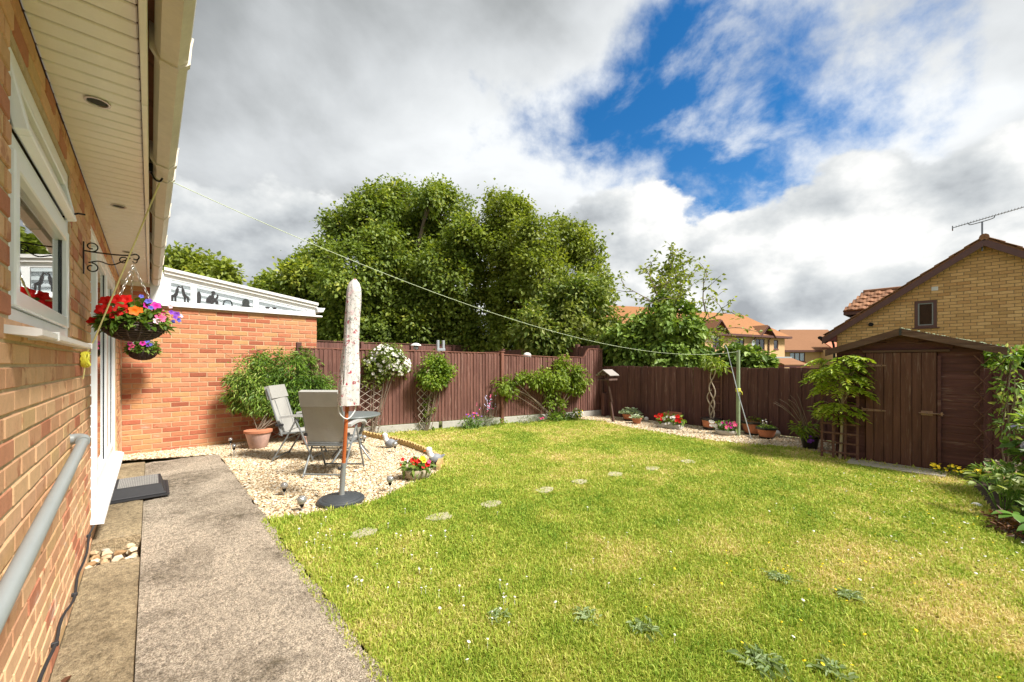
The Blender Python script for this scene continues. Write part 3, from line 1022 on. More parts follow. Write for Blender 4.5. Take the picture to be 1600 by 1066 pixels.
# ---- grass: blades everywhere on the lawn, thinner and wider with distance
def make_grass():
    g = np.random.default_rng(9)
    n0 = 2600000
    px = g.uniform(0.72, 8.1, n0); py = g.uniform(-1.6, 7.9, n0)
    dist = np.sqrt(px ** 2 + py ** 2) + 0.25
    depth = px * 0.668 + py * 0.744
    keep = inpoly(px, py, LAWN + [])
    edge = (px > 0.70) & (px < 0.80) & (py < 4.15) & (g.random(n0) < 0.4)
    keep |= edge
    pr = np.minimum(1.0, (1.75 / dist) ** 1.7) * 0.95
    pr *= np.where(depth < 0.9, 0.15, 1.0)
    keep &= g.random(n0) < pr
    px, py, dist = px[keep], py[keep], dist[keep]
    n = len(px)
    def fld(f, ph):
        return 0.5 + 0.25 * (np.sin(px * f + ph) * np.cos(py * f * 1.13 + 2 * ph) + np.sin((px + py) * f * 0.73 + 3 * ph) * np.cos((px - py) * f * 0.61 + ph))
    tuft = fld(9.0, 1.3) * 0.5 + fld(23.0, 4.1) * 0.5
    h = (0.012 + 0.023 * tuft * g.random(n) + 0.020 * (g.random(n) ** 4))
    # longer along the edges of the bed, gravel and fence
    def near_poly(poly, w):
        d = np.full(n, 9.0)
        for i in range(len(poly) - 1):
            a = np.array(poly[i]); b = np.array(poly[i + 1])
            ab = b - a
            tt = np.clip(((px - a[0]) * ab[0] + (py - a[1]) * ab[1]) / (ab @ ab), 0, 1)
            d = np.minimum(d, np.hypot(px - a[0] - tt * ab[0], py - a[1] - tt * ab[1]))
        return np.clip(1 - d / w, 0, 1)
    h *= 1 + 0.9 * near_poly(LAWN[1:16], 0.16) + 0.7 * near_poly(LAWN[15:29], 0.2)
    w = 0.0014 + 0.0013 * g.random(n)
    w = w * np.maximum(1.0, dist / 2.0) * 1.05
    a = g.uniform(0, 6.283, n)
    lean = g.normal(0, 0.55, n)
    dx, dy = np.cos(a), np.sin(a)
    b = g.uniform(0, 6.283, n)
    lx, ly = np.cos(b) * np.abs(lean), np.sin(b) * np.abs(lean)
    p0 = np.stack([px - dx * w, py - dy * w, np.full(n, -0.004)], 1)
    p1 = np.stack([px + dx * w, py + dy * w, np.full(n, -0.004)], 1)
    mx, my = px + lx * h * 0.45, py + ly * h * 0.45
    p2 = np.stack([mx + dx * w * 0.8, my + dy * w * 0.8, h * 0.6], 1)
    p3 = np.stack([mx - dx * w * 0.8, my - dy * w * 0.8, h * 0.6], 1)
    tx, ty = px + lx * h * 1.25, py + ly * h * 1.25
    p4 = np.stack([tx, ty, h * (1.0 - 0.25 * np.minimum(np.abs(lean), 1.5))], 1)
    V = np.stack([p0, p1, p2, p3, p4], 1).reshape(-1, 3)
    i5 = np.arange(n)[:, None] * 5
    r = g.random(n)
    me = np_mesh('grass', V, [i5 + np.array([0, 1, 2, 3]), i5 + np.array([3, 2, 4])], M['blade'], False, np.concatenate([r, r]))
    o = link('grass', me)
    tag(o, 'short mown grass of the lawn with dry yellow patches', 'grass', kind='stuff')
    print('blades', n)


make_grass()

# ------------------------------------------------------------------ brick walls
_th = rad(CAM_YAW)
def project(x, y, z):
    t = x * math.sin(_th) + y * math.cos(_th)
    if t < 0.05:
        return None
    return 800 + 630 * (x * math.cos(_th) - y * math.sin(_th)) / t, 568 - 630 * (z - 1.4) / t, t


def lay_bricks(wall, org, o2, e, s0, s1, z0, z1, mat, bl=0.226, bh=0.079, joint=0.011, depth=0.03, openings=(), limit=None, maxsep=300, seed=1, proud=0.0015):
    """wall: part that the bricks belong to. o2: (x,y) of s=0 on the face plane, e: unit direction along the wall (rot90(e) points into it).
    openings: (s0,s1,z0,z1). limit: f(zmid)->(smin,smax)"""
    r = random.Random(seed)
    rz = math.atan2(e[1], e[0])
    cuts = []
    row = 0
    z = z0
    while z < z1 - 0.02:
        zt = min(z + bh, z1)
        zm = (z + zt) / 2
        a, b = (s0, s1) if limit is None else limit(zm)
        a, b = max(a, s0), min(b, s1)
        segs = [(a, b)] if b - a > 0.03 else []
        for (o0, o1, q0, q1) in openings:
            if q0 < zm < q1:
                new = []
                for (p, q) in segs:
                    if o1 <= p or o0 >= q:
                        new.append((p, q))
                    else:
                        if o0 - p > 0.02: new.append((p, o0))
                        if q - o1 > 0.02: new.append((o1, q))
                segs = new
        ph = (row % 2) * bl / 2 + (0 if row % 3 else 0.012)
        for (p, q) in segs:
            k = math.floor((p - s0 + ph) / bl) * bl + s0 - ph
            while k < q - 1e-6:
                c0, c1 = max(k, p), min(k + bl, q)
                if c1 - c0 > 0.035:
                    cuts.append((c0 + joint / 2, c1 - joint / 2, z + joint / 2, zt - joint / 2))
                k += bl
        z += bh
        row += 1
    full = bl - joint
    mb = MB().box(-full / 2, full / 2, 0, depth, -(bh - joint) / 2, (bh - joint) / 2, 0.004)
    base = mb.mesh('brick', mat)
    rank = []
    for c in cuts:
        sm, zm = (c[0] + c[1]) / 2, (c[2] + c[3]) / 2
        x, y = o2[0] + e[0] * sm, o2[1] + e[1] * sm
        pr = project(x, y, zm)
        inview = pr is not None and -40 < pr[0] < 1640 and -40 < pr[1] < 1100
        rank.append(((1.0 if inview else 0.0) + 1.0 / (1.0 + math.hypot(x, y)), c))
    rank.sort(key=lambda q: -q[0])
    rest = []
    for i, (w, c) in enumerate(rank):
        sm, zm = (c[0] + c[1]) / 2, (c[2] + c[3]) / 2
        x, y = o2[0] + e[0] * sm, o2[1] + e[1] * sm
        out = proud + r.uniform(-0.0015, 0.0025)
        px, py = x + e[1] * out, y - e[0] * out
        tw = rz + r.uniform(-0.006, 0.006)
        sx = (c[1] - c[0]) / full
        sz = (c[3] - c[2]) / (bh - joint)
        if i < maxsep:
            link('brick', base, wall, (px - org[0], py - org[1], zm - org[2]), (r.uniform(-.006, .006), r.uniform(-.006, .006), tw), (sx, 1, sz))
        else:
            rest.append((px - org[0], py - org[1], zm - org[2], tw, sx, sz))
    if rest:
        bv = np.array([v.co for v in base.vertices])
        quads = np.array([list(p.vertices) for p in base.polygons if len(p.vertices) == 4])
        tris = np.array([list(p.vertices) for p in base.polygons if len(p.vertices) == 3])
        A = np.array(rest)
        n = len(A)
        x = bv[None, :, 0] * A[:, 4:5]; y = np.broadcast_to(bv[None, :, 1], x.shape); zz = bv[None, :, 2] * A[:, 5:6]
        ca, sa = np.cos(A[:, 3:4]), np.sin(A[:, 3:4])
        V = np.stack([x * ca - y * sa + A[:, 0:1], x * sa + y * ca + A[:, 1:2], zz + A[:, 2:3]], 2).reshape(-1, 3)
        off = np.arange(n)[:, None, None] * len(bv)
        rr = np.random.default_rng(seed).random(n)
        me = np_mesh('remaining_bricks', V, [(quads[None] + off).reshape(-1, 4), (tris[None] + off).reshape(-1, 3)], mat, False,
                     np.concatenate([np.repeat(rr, len(quads)), np.repeat(rr, len(tris))]))
        tag(link('remaining_bricks', me, wall), kind='stuff')


# ------------------------------------------------------------------ the house on the left
HO = (-0.34, 4.0, 0.0)
house = empty('brick_house', HO, 'tan and pink brick house with white window, patio door and cream soffit', 'house')
WY0, WY1, WZ0, WZ1 = 2.07, 3.40, 1.53, 2.47          # window opening
DY0, DY1, DZ0, DZ1 = 4.46, 7.55, 0.20, 2.52          # patio door opening
XW = -0.34
m = MB(HO)
xb, xf = -0.60, XW - 0.004
for (y0, y1, z0, z1) in ((-3.0, WY0, -0.09, 2.66), (WY0, WY1, -0.09, WZ0), (WY0, WY1, WZ1, 2.66), (WY1, DY0, -0.09, 2.66), (DY0, DY1, -0.09, DZ0), (DY0, DY1, DZ1, 2.66), (DY1, 8.545, -0.09, 2.66)):
    m.box(xb, xf, y0, y1, z0, z1)
hwall = m.build('wall', M['mortar_house'], house)
lay_bricks(hwall, HO, (XW, 0.0), (0, 1), -0.6, 8.54, -0.03, 2.655, M['brick_house'], openings=((WY0, WY1, WZ0, WZ1), (DY0, DY1, DZ0, DZ1)), seed=4)

# rooms behind the glass
m = MB(HO)
m.box(-3.6, -3.55, -3, 8.4, 0, 2.62).box(-3.55, -0.61, -3.0, -2.95, 0, 2.62).box(-3.55, -0.61, 8.35, 8.4, 0, 2.62).box(-3.55, -0.61, -2.95, 8.35, -0.06, 0.19).box(-3.55, -0.61, -2.95, 8.35, 2.61, 2.65)
m.box(-3.5, -0.61, 3.95, 4.05, 0.2, 2.6)
m.build('room', M['interior'], house)

# roof above the eaves
m = MB(HO)
m.prism([(0.06, 2.745), (0.06, 2.80), (-4.2, 5.0), (-8.4, 2.80), (-8.4, 2.72), (-4.2, 4.9)], -3.3, 8.6, 'Y')
m.build('roof', M['tile_brown'], house)
m = MB(HO)
m.box(-8.2, -0.62, -3.3, -3.2, -0.09, 2.9).box(-8.2, -8.1, -3.2, 8.5, -0.09, 2.7)
m.build('far_walls', M['brick_far'], house)

# soffit boards
sof = MB(HO).box(-0.345, -0.03, -3.2, 8.53, 2.676, 2.70).build('soffit', M['dark_trim'], house)
pm = MB().box(-0.152, 0.152, -0.0460, 0.0460, 0, 0.012, 0.005).mesh('plank', M['cream'])
y = -1.2
while y < 8.5:
    link('plank', pm, sof, (-0.187 - HO[0], y - HO[1], 2.663 - HO[2]))
    y += 0.10
for yy in (2.78, 4.51, 6.3):
    d = MB(HO)
    d.lathe([(0.040, 0.0), (0.047, -0.004), (0.047, -0.009), (0.038, -0.009), (0.036, -0.003)], 24, (-0.19, yy, 2.664))
    dl = d.build('downlight', M['chain'], house, True)
    MB(HO).lathe([(0.036, -0.003), (0.030, -0.006), (0.0005, -0.006)], 24, (-0.19, yy, 2.664)).build('lamp', M['dark_gap'], dl, True)
# fascia
fa = MB(HO)
y = -3.2
for y1 in (0.6, 2.62, 5.6, 8.53):
    fa.box(-0.032, -0.008, y, y1 - 0.003, 2.640, 2.86, 0.003)
    y = y1
fa.build('fascia', M['cream'], house)
# boxed end of the eaves
MB(HO).box(-0.345, 0.005, 8.531, 8.545, 2.60, 2.86).build('eaves_end', M['cream'], house)
# gutter: squared profile
prof = [(0.012, 2.765), (0.012, 2.690), (0.030, 2.640), (0.085, 2.628), (0.118, 2.665), (0.124, 2.742), (0.130, 2.765), (0.122, 2.768), (0.114, 2.700), (0.084, 2.640), (0.036, 2.650), (0.020, 2.695), (0.020, 2.765)]
gut = MB(HO).prism(prof, -3.2, 8.53, 'Y').build('gutter', M['cream_gutter'], house)
big = [(-0.004, 2.775), (-0.004, 2.686), (0.027, 2.632), (0.087, 2.619), (0.126, 2.660), (0.132, 2.740), (0.138, 2.775)]
for yy, w in ((0.95, 0.05), (2.19, 0.035), (3.36, 0.05), (3.62, 0.035), (4.55, 0.035), (5.70, 0.05), (6.8, 0.035), (7.9, 0.05)):
    MB(HO).prism(big, yy - w / 2, yy + w / 2, 'Y').build('bracket', M['cream_gutter'], gut)

# window: frame, transom, fixed casement below, fanlight hinged at the top and pushed open
win = MB(HO)
fx0, fx1 = -0.415, -0.350
win.box(fx0, fx1, WY0, WY0 + 0.06, WZ0, WZ1, 0.004).box(fx0, fx1, WY1 - 0.06, WY1, WZ0, WZ1, 0.004)
win.box(fx0 + .001, fx1 - .001, WY0 + 0.06, WY1 - 0.06, WZ0, WZ0 + 0.06, 0.004).box(fx0 + .001, fx1 - .001, WY0 + 0.06, WY1 - 0.06, WZ1 - 0.055, WZ1, 0.004)
win.box(fx0 + .001, fx1 - .001, WY0 + 0.06, WY1 - 0.06, 2.13, 2.19, 0.004)
window = win.build('window', M['upvc'], house)
cs = MB(HO)
a0, a1, b0, b1 = WY0 + 0.065, WY1 - 0.065, WZ0 + 0.065, 2.125
cs.box(-0.40, -0.338, a0, a0 + 0.06, b0, b1, 0.005).box(-0.40, -0.338, a1 - 0.06, a1, b0, b1, 0.005)
cs.box(-0.399, -0.339, a0 + 0.06, a1 - 0.06, b0, b0 + 0.06, 0.005).box(-0.399, -0.339, a0 + 0.06, a1 - 0.06, b1 - 0.055, b1, 0.005)
cs.build('casement', M['upvc'], window)
MB(HO).box(-0.372, -0.366, a0 + 0.06, a1 - 0.06, b0 + 0.06, b1 - 0.055).build('pane', M['glass'], window)
gk = MB(HO)
gk.box(-0.365, -0.359, a1 - 0.066, a1 - 0.0605, b0 + 0.06, b1 - 0.055).box(-0.365, -0.359, a0 + 0.0605, a0 + 0.066, b0 + 0.06, b1 - 0.055)
gk.build('gasket', M['rubber'], window)
Mf = Matrix.Translation((-0.374, 0, 2.425)) @ Matrix.Rotation(rad(-11), 4, 'Y')
fl = MB(HO)
h0, hs = 0.235, 0.05
fl.box(-0.018, 0.022, a0, a0 + hs, -h0, 0.0, 0.005, Mf).box(-0.018, 0.022, a1 - hs, a1, -h0, 0.0, 0.005, Mf)
fl.box(-0.017, 0.021, a0 + hs, a1 - hs, -h0, -h0 + hs, 0.005, Mf).box(-0.017, 0.021, a0 + hs, a1 - hs, -hs, 0.0, 0.005, Mf)
fan = fl.build('fanlight', M['upvc'], window)
MB(HO).box(-0.004, 0.004, a0 + hs, a1 - hs, -h0 + hs, -hs, 0, Mf).build('pane', M['glass'], window)
MB(HO).tube([(-0.36, a1 - 0.02, 2.21), (-0.30, a1 - 0.05, 2.235), (-0.275, a1 - 0.03, 2.24)], 0.005, 6).build('stay', M['black_metal'], window)
sl_ = MB(HO)
sl_.prism([(-0.41, 1.53), (-0.41, 1.502), (-0.276, 1.488), (-0.262, 1.492), (-0.262, 1.512), (-0.276, 1.516)], 2.00, 3.47, 'Y')
sl_.box(-0.40, -0.258, 2.30, 2.312, 1.4865, 1.5195).box(-0.40, -0.258, 3.462, 3.474, 1.486, 1.520)
sl_.build('sill', M['upvc_dirty'], window)
# crumbly sealant and filler in the reveal
sr = MB(HO)
for i in range(26):
    z = 1.54 + i * 0.036
    sr.ball((-0.347 + R.uniform(-.003, .003), WY1 + 0.006 + R.uniform(-.006, .006), z), 0.018, 6, 4, (0.5, 0.6, 1.3))
sr.build('sealant', M['mortar'], window)
# slatted blind inside the window
bl = MB(HO)
for i in range(22):
    z = 1.60 + i * 0.024
    bl.box(-0.47, -0.455, WY0 + 0.08, WY1 - 0.08, z, z + 0.003)
bl.build('blind', M['upvc'], window)

# patio door
door = MB(HO)
door.box(-0.50, -0.352, DY0, DY0 + 0.05, DZ0, DZ1, 0.004).box(-0.50, -0.352, DY1 - 0.06, DY1, DZ0, DZ1, 0.004)
door.box(-0.499, -0.353, DY0 + 0.05, DY1 - 0.06, DZ1 - 0.07, DZ1, 0.004).box(-0.499, -0.353, DY0 + 0.05, DY1 - 0.06, DZ0, DZ0 + 0.05, 0.004)
pd = door.build('patio_door', M['upvc'], house)


def sash(y0, y1, x0, x1, nm):
    s = MB(HO)
    z0, z1 = DZ0 + 0.052, DZ1 - 0.072
    s.box(x0, x1, y0, y0 + 0.085, z0, z1, 0.005).box(x0, x1, y1 - 0.085, y1, z0, z1, 0.005)
    s.box(x0 + .001, x1 - .001, y0 + 0.085, y1 - 0.085, z0, z0 + 0.10, 0.005).box(x0 + .001, x1 - .001, y0 + 0.085, y1 - 0.085, z1 - 0.085, z1, 0.005)
    s.build(nm, M['upvc'], pd)
    MB(HO).box((x0 + x1) / 2 - .004, (x0 + x1) / 2 + .004, y0 + 0.085, y1 - 0.085, z0 + 0.10, z1 - 0.085).build('pane', M['glass'], pd)
    g = MB(HO)
    g.box(x1 - 0.024, x1 - 0.019, y0 + 0.085, y0 + 0.092, z0 + 0.10, z1 - 0.085).box(x1 - 0.024, x1 - 0.019, y1 - 0.092, y1 - 0.085, z0 + 0.10, z1 - 0.085)
    g.build('gasket', M['rubber'], pd)


sash(DY0 + 0.052, 5.30, -0.47, -0.425, 'sliding_sash')
sash(5.18, 6.36, -0.415, -0.358, 'fixed_sash')
sash(6.362, DY1 - 0.062, -0.415, -0.360, 'fixed_sash')
hd = MB(HO)
yh = DY0 + 0.10
hd.box(-0.428, -0.418, yh - 0.02, yh + 0.02, 1.28, 1.52, 0.003)
hd.tube(spline([(-0.42, yh, 1.31), (-0.375, yh, 1.315), (-0.37, yh, 1.34), (-0.37, yh, 1.46), (-0.375, yh, 1.485), (-0.42, yh, 1.49)], 4), 0.011, 8)
hd.build('handle', M['upvc'], pd, True)
MB(HO).prism([(-0.42, 0.255), (-0.42, 0.185), (-0.265, 0.165), (-0.265, 0.19), (-0.28, 0.205)], DY0 - 0.05, DY1 + 0.03, 'Y').build('threshold', M['upvc'], pd)

# waste pipe and cable clipped to the wall
wp = MB(HO)
pa, pb = Vector((-0.285, 3.36, 0.955)), Vector((-0.292, -0.8, 0.52))
wp.tube(spline([(-0.36, 3.40, 0.965), (-0.315, 3.40, 0.965), (-0.292, 3.375, 0.962), pa], 5) + [pa.lerp(pb, k / 12) for k in range(1, 13)], 0.024, 14)
pipe = wp.build('waste_pipe', M['grey_pipe'], house, True)
el = MB(HO)
el.tube(spline([(-0.345, 3.40, 0.965), (-0.315, 3.402, 0.966), (-0.290, 3.38, 0.963), (-0.286, 3.335, 0.954)], 6), 0.030, 14)
el.build('elbow', M['grey_pipe'], pipe, True)
cb = MB(HO)
pts = []
for i in range(48):
    y = 4.7 - i * 0.09
    pts.append((-0.322 + 0.006 * math.sin(i * 0.9), y, 0.145 + 0.030 * math.sin(i * 0.33) + 0.010 * math.sin(i * 1.1) - 0.012 * i * 0.09))
cb.tube(pts, 0.0065, 6)
cable = cb.build('cable', M['rubber'], house, True)
for i in (6, 15, 22, 30):
    p = pts[i]
    MB(HO).box(p[0] - 0.015, p[0] + 0.010, p[1] - 0.008, p[1] + 0.008, p[2] - 0.010, p[2] + 0.010, 0.003).build('clip', M['rubber'], cable)

# ------------------------------------------------------------------ brick extension with glazed top
YW = 8.55
EO = (1.1, YW, 0.0)
ext = empty('brick_extension', EO, 'orange brick extension with white glazed strip under sloping roof', 'extension')
ext['kind'] = 'thing'
house['kind'] = 'thing'
m = MB(EO)
m.box(-0.60, 2.455, YW + 0.004, YW + 0.12, -0.09, 2.315).box(-0.60, -0.002, YW + 0.004, YW + 0.12, 2.315, 2.66)
m.box(2.34, 2.4545, YW + 0.12, 13.0, -0.09, 2.31)
ew = m.build('wall', M['mortar'], ext)
lay_bricks(ew, EO, (0, YW), (1, 0), -0.33, 2.46, -0.03, 2.61, M['brick_red'], bl=0.235, bh=0.080, joint=0.013, seed=8, openings=((0.0, 2.5, 2.318, 2.7),))
lay_bricks(ew, EO, (2.4585, YW), (0, 1), 0.0, 3.0, -0.03, 2.30, M['brick_red'], bl=0.235, bh=0.080, seed=9, maxsep=0)
MB(EO).box(2.30, 2.34, YW + .13, 12.9, -0.05, 2.3).box(-0.3, 2.34, 12.9, 12.98, -0.05, 2.3).build('inner_wall', M['interior'], ext)
# sill, frame and mullions
MB(EO).box(0.13, 2.55, YW - 0.06, YW + 0.14, 2.318, 2.348, 0.004).build('sill', M['upvc'], ext)
def roof_z(x):
    return 2.835 + (x - 0.175) * (2.50 - 2.835) / (2.42 - 0.175)
fr = MB(EO)
yf0, yf1 = YW - 0.012, YW + 0.055
def para(mb, x0, x1, f0, f1, ya=yf0, yb=yf1):
    mb.prism([(x0, f0(x0)), (x1, f0(x1)), (x1, f1(x1)), (x0, f1(x0))], ya, yb, 'Y')
zs = lambda x: 2.349
zb = lambda x: 2.405
rt = lambda x: roof_z(x)
rm = lambda x: roof_z(x) - 0.065
para(fr, 0.165, 2.43, zs, zb)
para(fr, 0.165, 2.43, rm, rt, yf0 + .001, yf1 - .001)
for (x0, x1) in ((0.165, 0.247), (0.499, 0.578), (1.387, 1.464), (2.273, 2.43)):
    para(fr, x0, x1, zb, rm)
fr.build('window_frame', M['upvc'], ext)
for (x0, x1) in ((0.247, 0.499), (0.578, 1.387), (1.464, 2.273)):
    g = MB(EO)
    para(g, x0, x1, zb, rm, YW + 0.018, YW + 0.024)
    g.build('pane', M['glass_clear'], ext)
# roof: fascia edge + polycarbonate sheet + gutter end
rf = MB(EO)
for k, (zo, dx, y0) in enumerate(((0.0, 0.0, YW - 0.05), (0.052, 0.012, YW - 0.075))):
    rf.prism([(0.165, roof_z(0.165) + 0.001 + zo), (2.46 + dx, roof_z(2.46 + dx) + 0.001 + zo), (2.46 + dx, roof_z(2.46 + dx) + 0.05 + zo), (0.165, roof_z(0.165) + 0.05 + zo)], y0, YW + 0.10, 'Y')
rf.build('roof_trim', M['upvc_dirty'], ext)
rp = MB(EO)
rp.prism([(0.165, roof_z(0.165) + 0.06), (2.45, roof_z(2.45) + 0.06), (2.45, roof_z(2.45) + 0.085), (0.165, roof_z(0.165) + 0.085)], YW + 0.101, 13.0, 'Y')
rp.build('roof_sheet', M['glass_clear'], ext)
rb = MB(EO)
for yy in (9.3, 10.1, 10.9, 11.7, 12.5):
    rb.prism([(0.165, roof_z(0.165) + 0.0), (2.45, roof_z(2.45) + 0.0), (2.45, roof_z(2.45) + 0.058), (0.165, roof_z(0.165) + 0.058)], yy - 0.02, yy + 0.02, 'Y')
rb.build('glazing_bars', M['upvc'], ext)
ge = MB(EO)
ge.prism([(2.44, 2.50), (2.47, 2.42), (2.56, 2.42), (2.60, 2.50), (2.59, 2.505), (2.545, 2.44), (2.48, 2.44), (2.455, 2.50)], YW - 0.06, 13.0, 'Y')
ge.prism([(2.445, 2.50), (2.47, 2.425), (2.555, 2.425), (2.595, 2.50)], YW - 0.068, YW - 0.060, 'Y')
ge.build('gutter', M['upvc'], ext)
MB(EO).box(0.0, 0.163, YW - 0.03, YW + 0.06, 2.34, 2.86).box(-0.02, 0.16, YW - 0.012, YW + 0.1, 2.325, 2.339).build('end_board', M['white_paint'], ext)

# ornaments on the inner sill
OZ = 2.405
def orn(name, x, mbf, mat, label, cat, y=YW + 0.10, group=None):
    root = MB((x, y, OZ))
    mbf(root, x, y)
    o = root.build(name, mat, None, True)
    o.location = (x, y, OZ)
    return tag(o, label, cat, group)
MB(EO).box(0.17, 2.33, YW + 0.056, YW + 0.20, OZ - 0.04, OZ - 0.002).build('inner_sill', M['upvc'], ext)
def giraffe(flip):
    def f(b, x, y):
        s = flip
        b.tube(spline([(x - 0.035 * s, y, OZ + 0.10), (x, y, OZ + 0.115), (x + 0.02 * s, y, OZ + 0.15), (x + 0.035 * s, y, OZ + 0.24), (x + 0.04 * s, y, OZ + 0.262)], 4), [0.020] * 4 + [0.026] * 4 + [0.021] * 4 + [0.011] * 4 + [0.010], 8)
        b.tube([(x + 0.034 * s, y, OZ + 0.266), (x + 0.05 * s, y, OZ + 0.268), (x + 0.072 * s, y, OZ + 0.254)], [0.008, 0.013, 0.007], 7)
        for k in (-0.006, 0.006):
            b.tube([(x + 0.042 * s, y + k, OZ + 0.272), (x + 0.040 * s, y + k * 2, OZ + 0.292)], 0.0035, 5)
        for dx in (-0.036, -0.026, 0.002, 0.012):
            b.tube([(x + dx * s, y + (0.008 if dx in (-0.036, 0.002) else -0.008), OZ + 0.11), (x + dx * s * 1.1, y + (0.010 if dx in (-0.036, 0.002) else -0.010), OZ)], [0.012, 0.007], 6)
        b.tube([(x - 0.05 * s, y, OZ + 0.10), (x - 0.058 * s, y, OZ + 0.05)], 0.003, 5)
    return f
orn('giraffe_figurine', 0.30, giraffe(1), M['carving'], 'carved giraffe nearer the house end of the glazed strip', 'figurine')
orn('giraffe_figurine', 0.435, giraffe(-1), M['carving'], 'carved giraffe beside the first white mullion', 'figurine')
def mask_f(b, x, y):
    b.lathe([(0.022, 0), (0.03, 0.05), (0.036, 0.12), (0.030, 0.18), (0.012, 0.215)], 10, (x, y, OZ))
    b.ball((x, y - 0.03, OZ + 0.13), 0.014, 6, 5)
orn('carved_head', 0.61, mask_f, M['carving'], 'dark carved head half behind the white mullion', 'figurine')
def seated(b, x, y):
    b.tube(spline([(x - 0.045, y, OZ + 0.035), (x - 0.035, y, OZ + 0.10), (x - 0.005, y, OZ + 0.15), (x + 0.008, y, OZ + 0.175)], 4), [0.05] * 5 + [0.042] * 4 + [0.024] * 4, 8)
    b.ball((x + 0.012, y, OZ + 0.215), 0.032, 9, 7, (1, 0.9, 1.1))
    b.tube(spline([(x - 0.02, y - 0.02, OZ + 0.15), (x + 0.03, y - 0.04, OZ + 0.10), (x + 0.065, y - 0.03, OZ + 0.14), (x + 0.07, y - 0.02, OZ + 0.19)], 4), [0.018] * 9 + [0.012] * 4, 7)
    b.tube(spline([(x - 0.03, y - 0.02, OZ + 0.03), (x + 0.04, y - 0.04, OZ + 0.08), (x + 0.06, y - 0.04, OZ + 0.02)], 4), 0.024, 7)
orn('seated_figure', 0.80, seated, M['carving'], 'brown carved seated figure behind the long pane', 'figurine')
def bell(b, x, y):
    b.lathe([(0.085, 0.0), (0.088, 0.02), (0.062, 0.035), (0.058, 0.06)], 14, (x, y, OZ))
    b.lathe([(0.050, 0.06), (0.060, 0.09), (0.048, 0.14), (0.030, 0.165), (0.004, 0.172)], 14, (x, y, OZ))
orn('bell_ornament', 1.29, bell, M['carving_grey'], 'bronze bell shaped ornament on round foot', 'ornament', YW + 0.13)
for x, lb in ((1.63, 'small brown bowl nearer the bell ornament'), (1.745, 'small brown bowl beside its twin, further from the bell')):
    orn('small_bowl', x, lambda b, x, y: b.lathe([(0.015, 0), (0.020, 0.004), (0.024, 0.02), (0.042, 0.05), (0.038, 0.05), (0.020, 0.022), (0.002, 0.02)], 12, (x, y, OZ)), M['carving'], lb, 'bowl', YW + 0.12)
orn('glass_dome', 1.02, lambda b, x, y: b.lathe([(0.075, 0.0), (0.078, 0.02), (0.070, 0.08), (0.045, 0.115), (0.003, 0.125)], 16, (x, y, OZ)), M['glass_clear'], 'clear glass dome between the seated figure and the bell', 'ornament', YW + 0.13)

# ------------------------------------------------------------------ fences
def board_mesh(w, th, h, mat, feather=False):
    m = MB()
    if feather:
        m.prism([(-w / 2, 0), (w / 2, 0), (w / 2, th), (-w / 2, th * 0.35)], 0, h, 'Z')
    else:
        m.box(-w / 2, w / 2, 0, th, 0, h, 0.003)
    return m.mesh('board', mat)


# left fence: feather edge boards over concrete gravel boards, timber posts
FA, FB = Vector((1.98, fence_y(1.98), 0)), Vector((9.06, fence_y(9.06), 0))
fd = (FB - FA).normalized()
fl_len = (FB - FA).length
frz = math.atan2(fd.y, fd.x)
LO = (5.7, fence_y(5.7), 0.0)
lf = empty('garden_fence', LO, 'red-brown vertical board fence on concrete gravel boards behind the roses', 'fence')
def fpt(s, out=0.0):
    p = FA + fd * s
    return Vector((p.x + fd.y * out, p.y - fd.x * out, 0))     # out: towards the lawn
def s_of(x):
    return (x - FA.x) / fd.x
posts = [0.03, s_of(4.62), s_of(6.07), s_of(7.78)]
tops = [1.66, 1.66, 1.60, 1.55]
bm_ = board_mesh(0.082, 0.016, 1.0, M['fence_left'], True)
n = int(fl_len / 0.074)
for i in range(n):
    s = 0.04 + i * 0.074
    p = fpt(s, 0.012 + R.uniform(-.003, .003))
    k = max(j for j in range(4) if posts[j] <= s + 0.05)
    z1 = 1.665 - (s / fl_len) * 0.05 if k < 2 else (1.585 - (s - posts[2]) * 0.030 if k == 2 else 1.55 - (s - posts[3]) * 0.02)
    sw = s - s_of(8.42)
    if sw > 0:                                   # the last panel sweeps up to the corner
        z1 += 0.24 * math.sin(min(sw / 0.22, 1.0) * math.pi / 2)
    z0 = 0.165
    link('board', bm_, lf, (p.x - LO[0], p.y - LO[1], z0), (R.uniform(-.004, .004), 0, frz + math.pi + 0.05 + R.uniform(-.02, .02)), (1, 1, z1 - z0 + R.uniform(-.006, .006)))
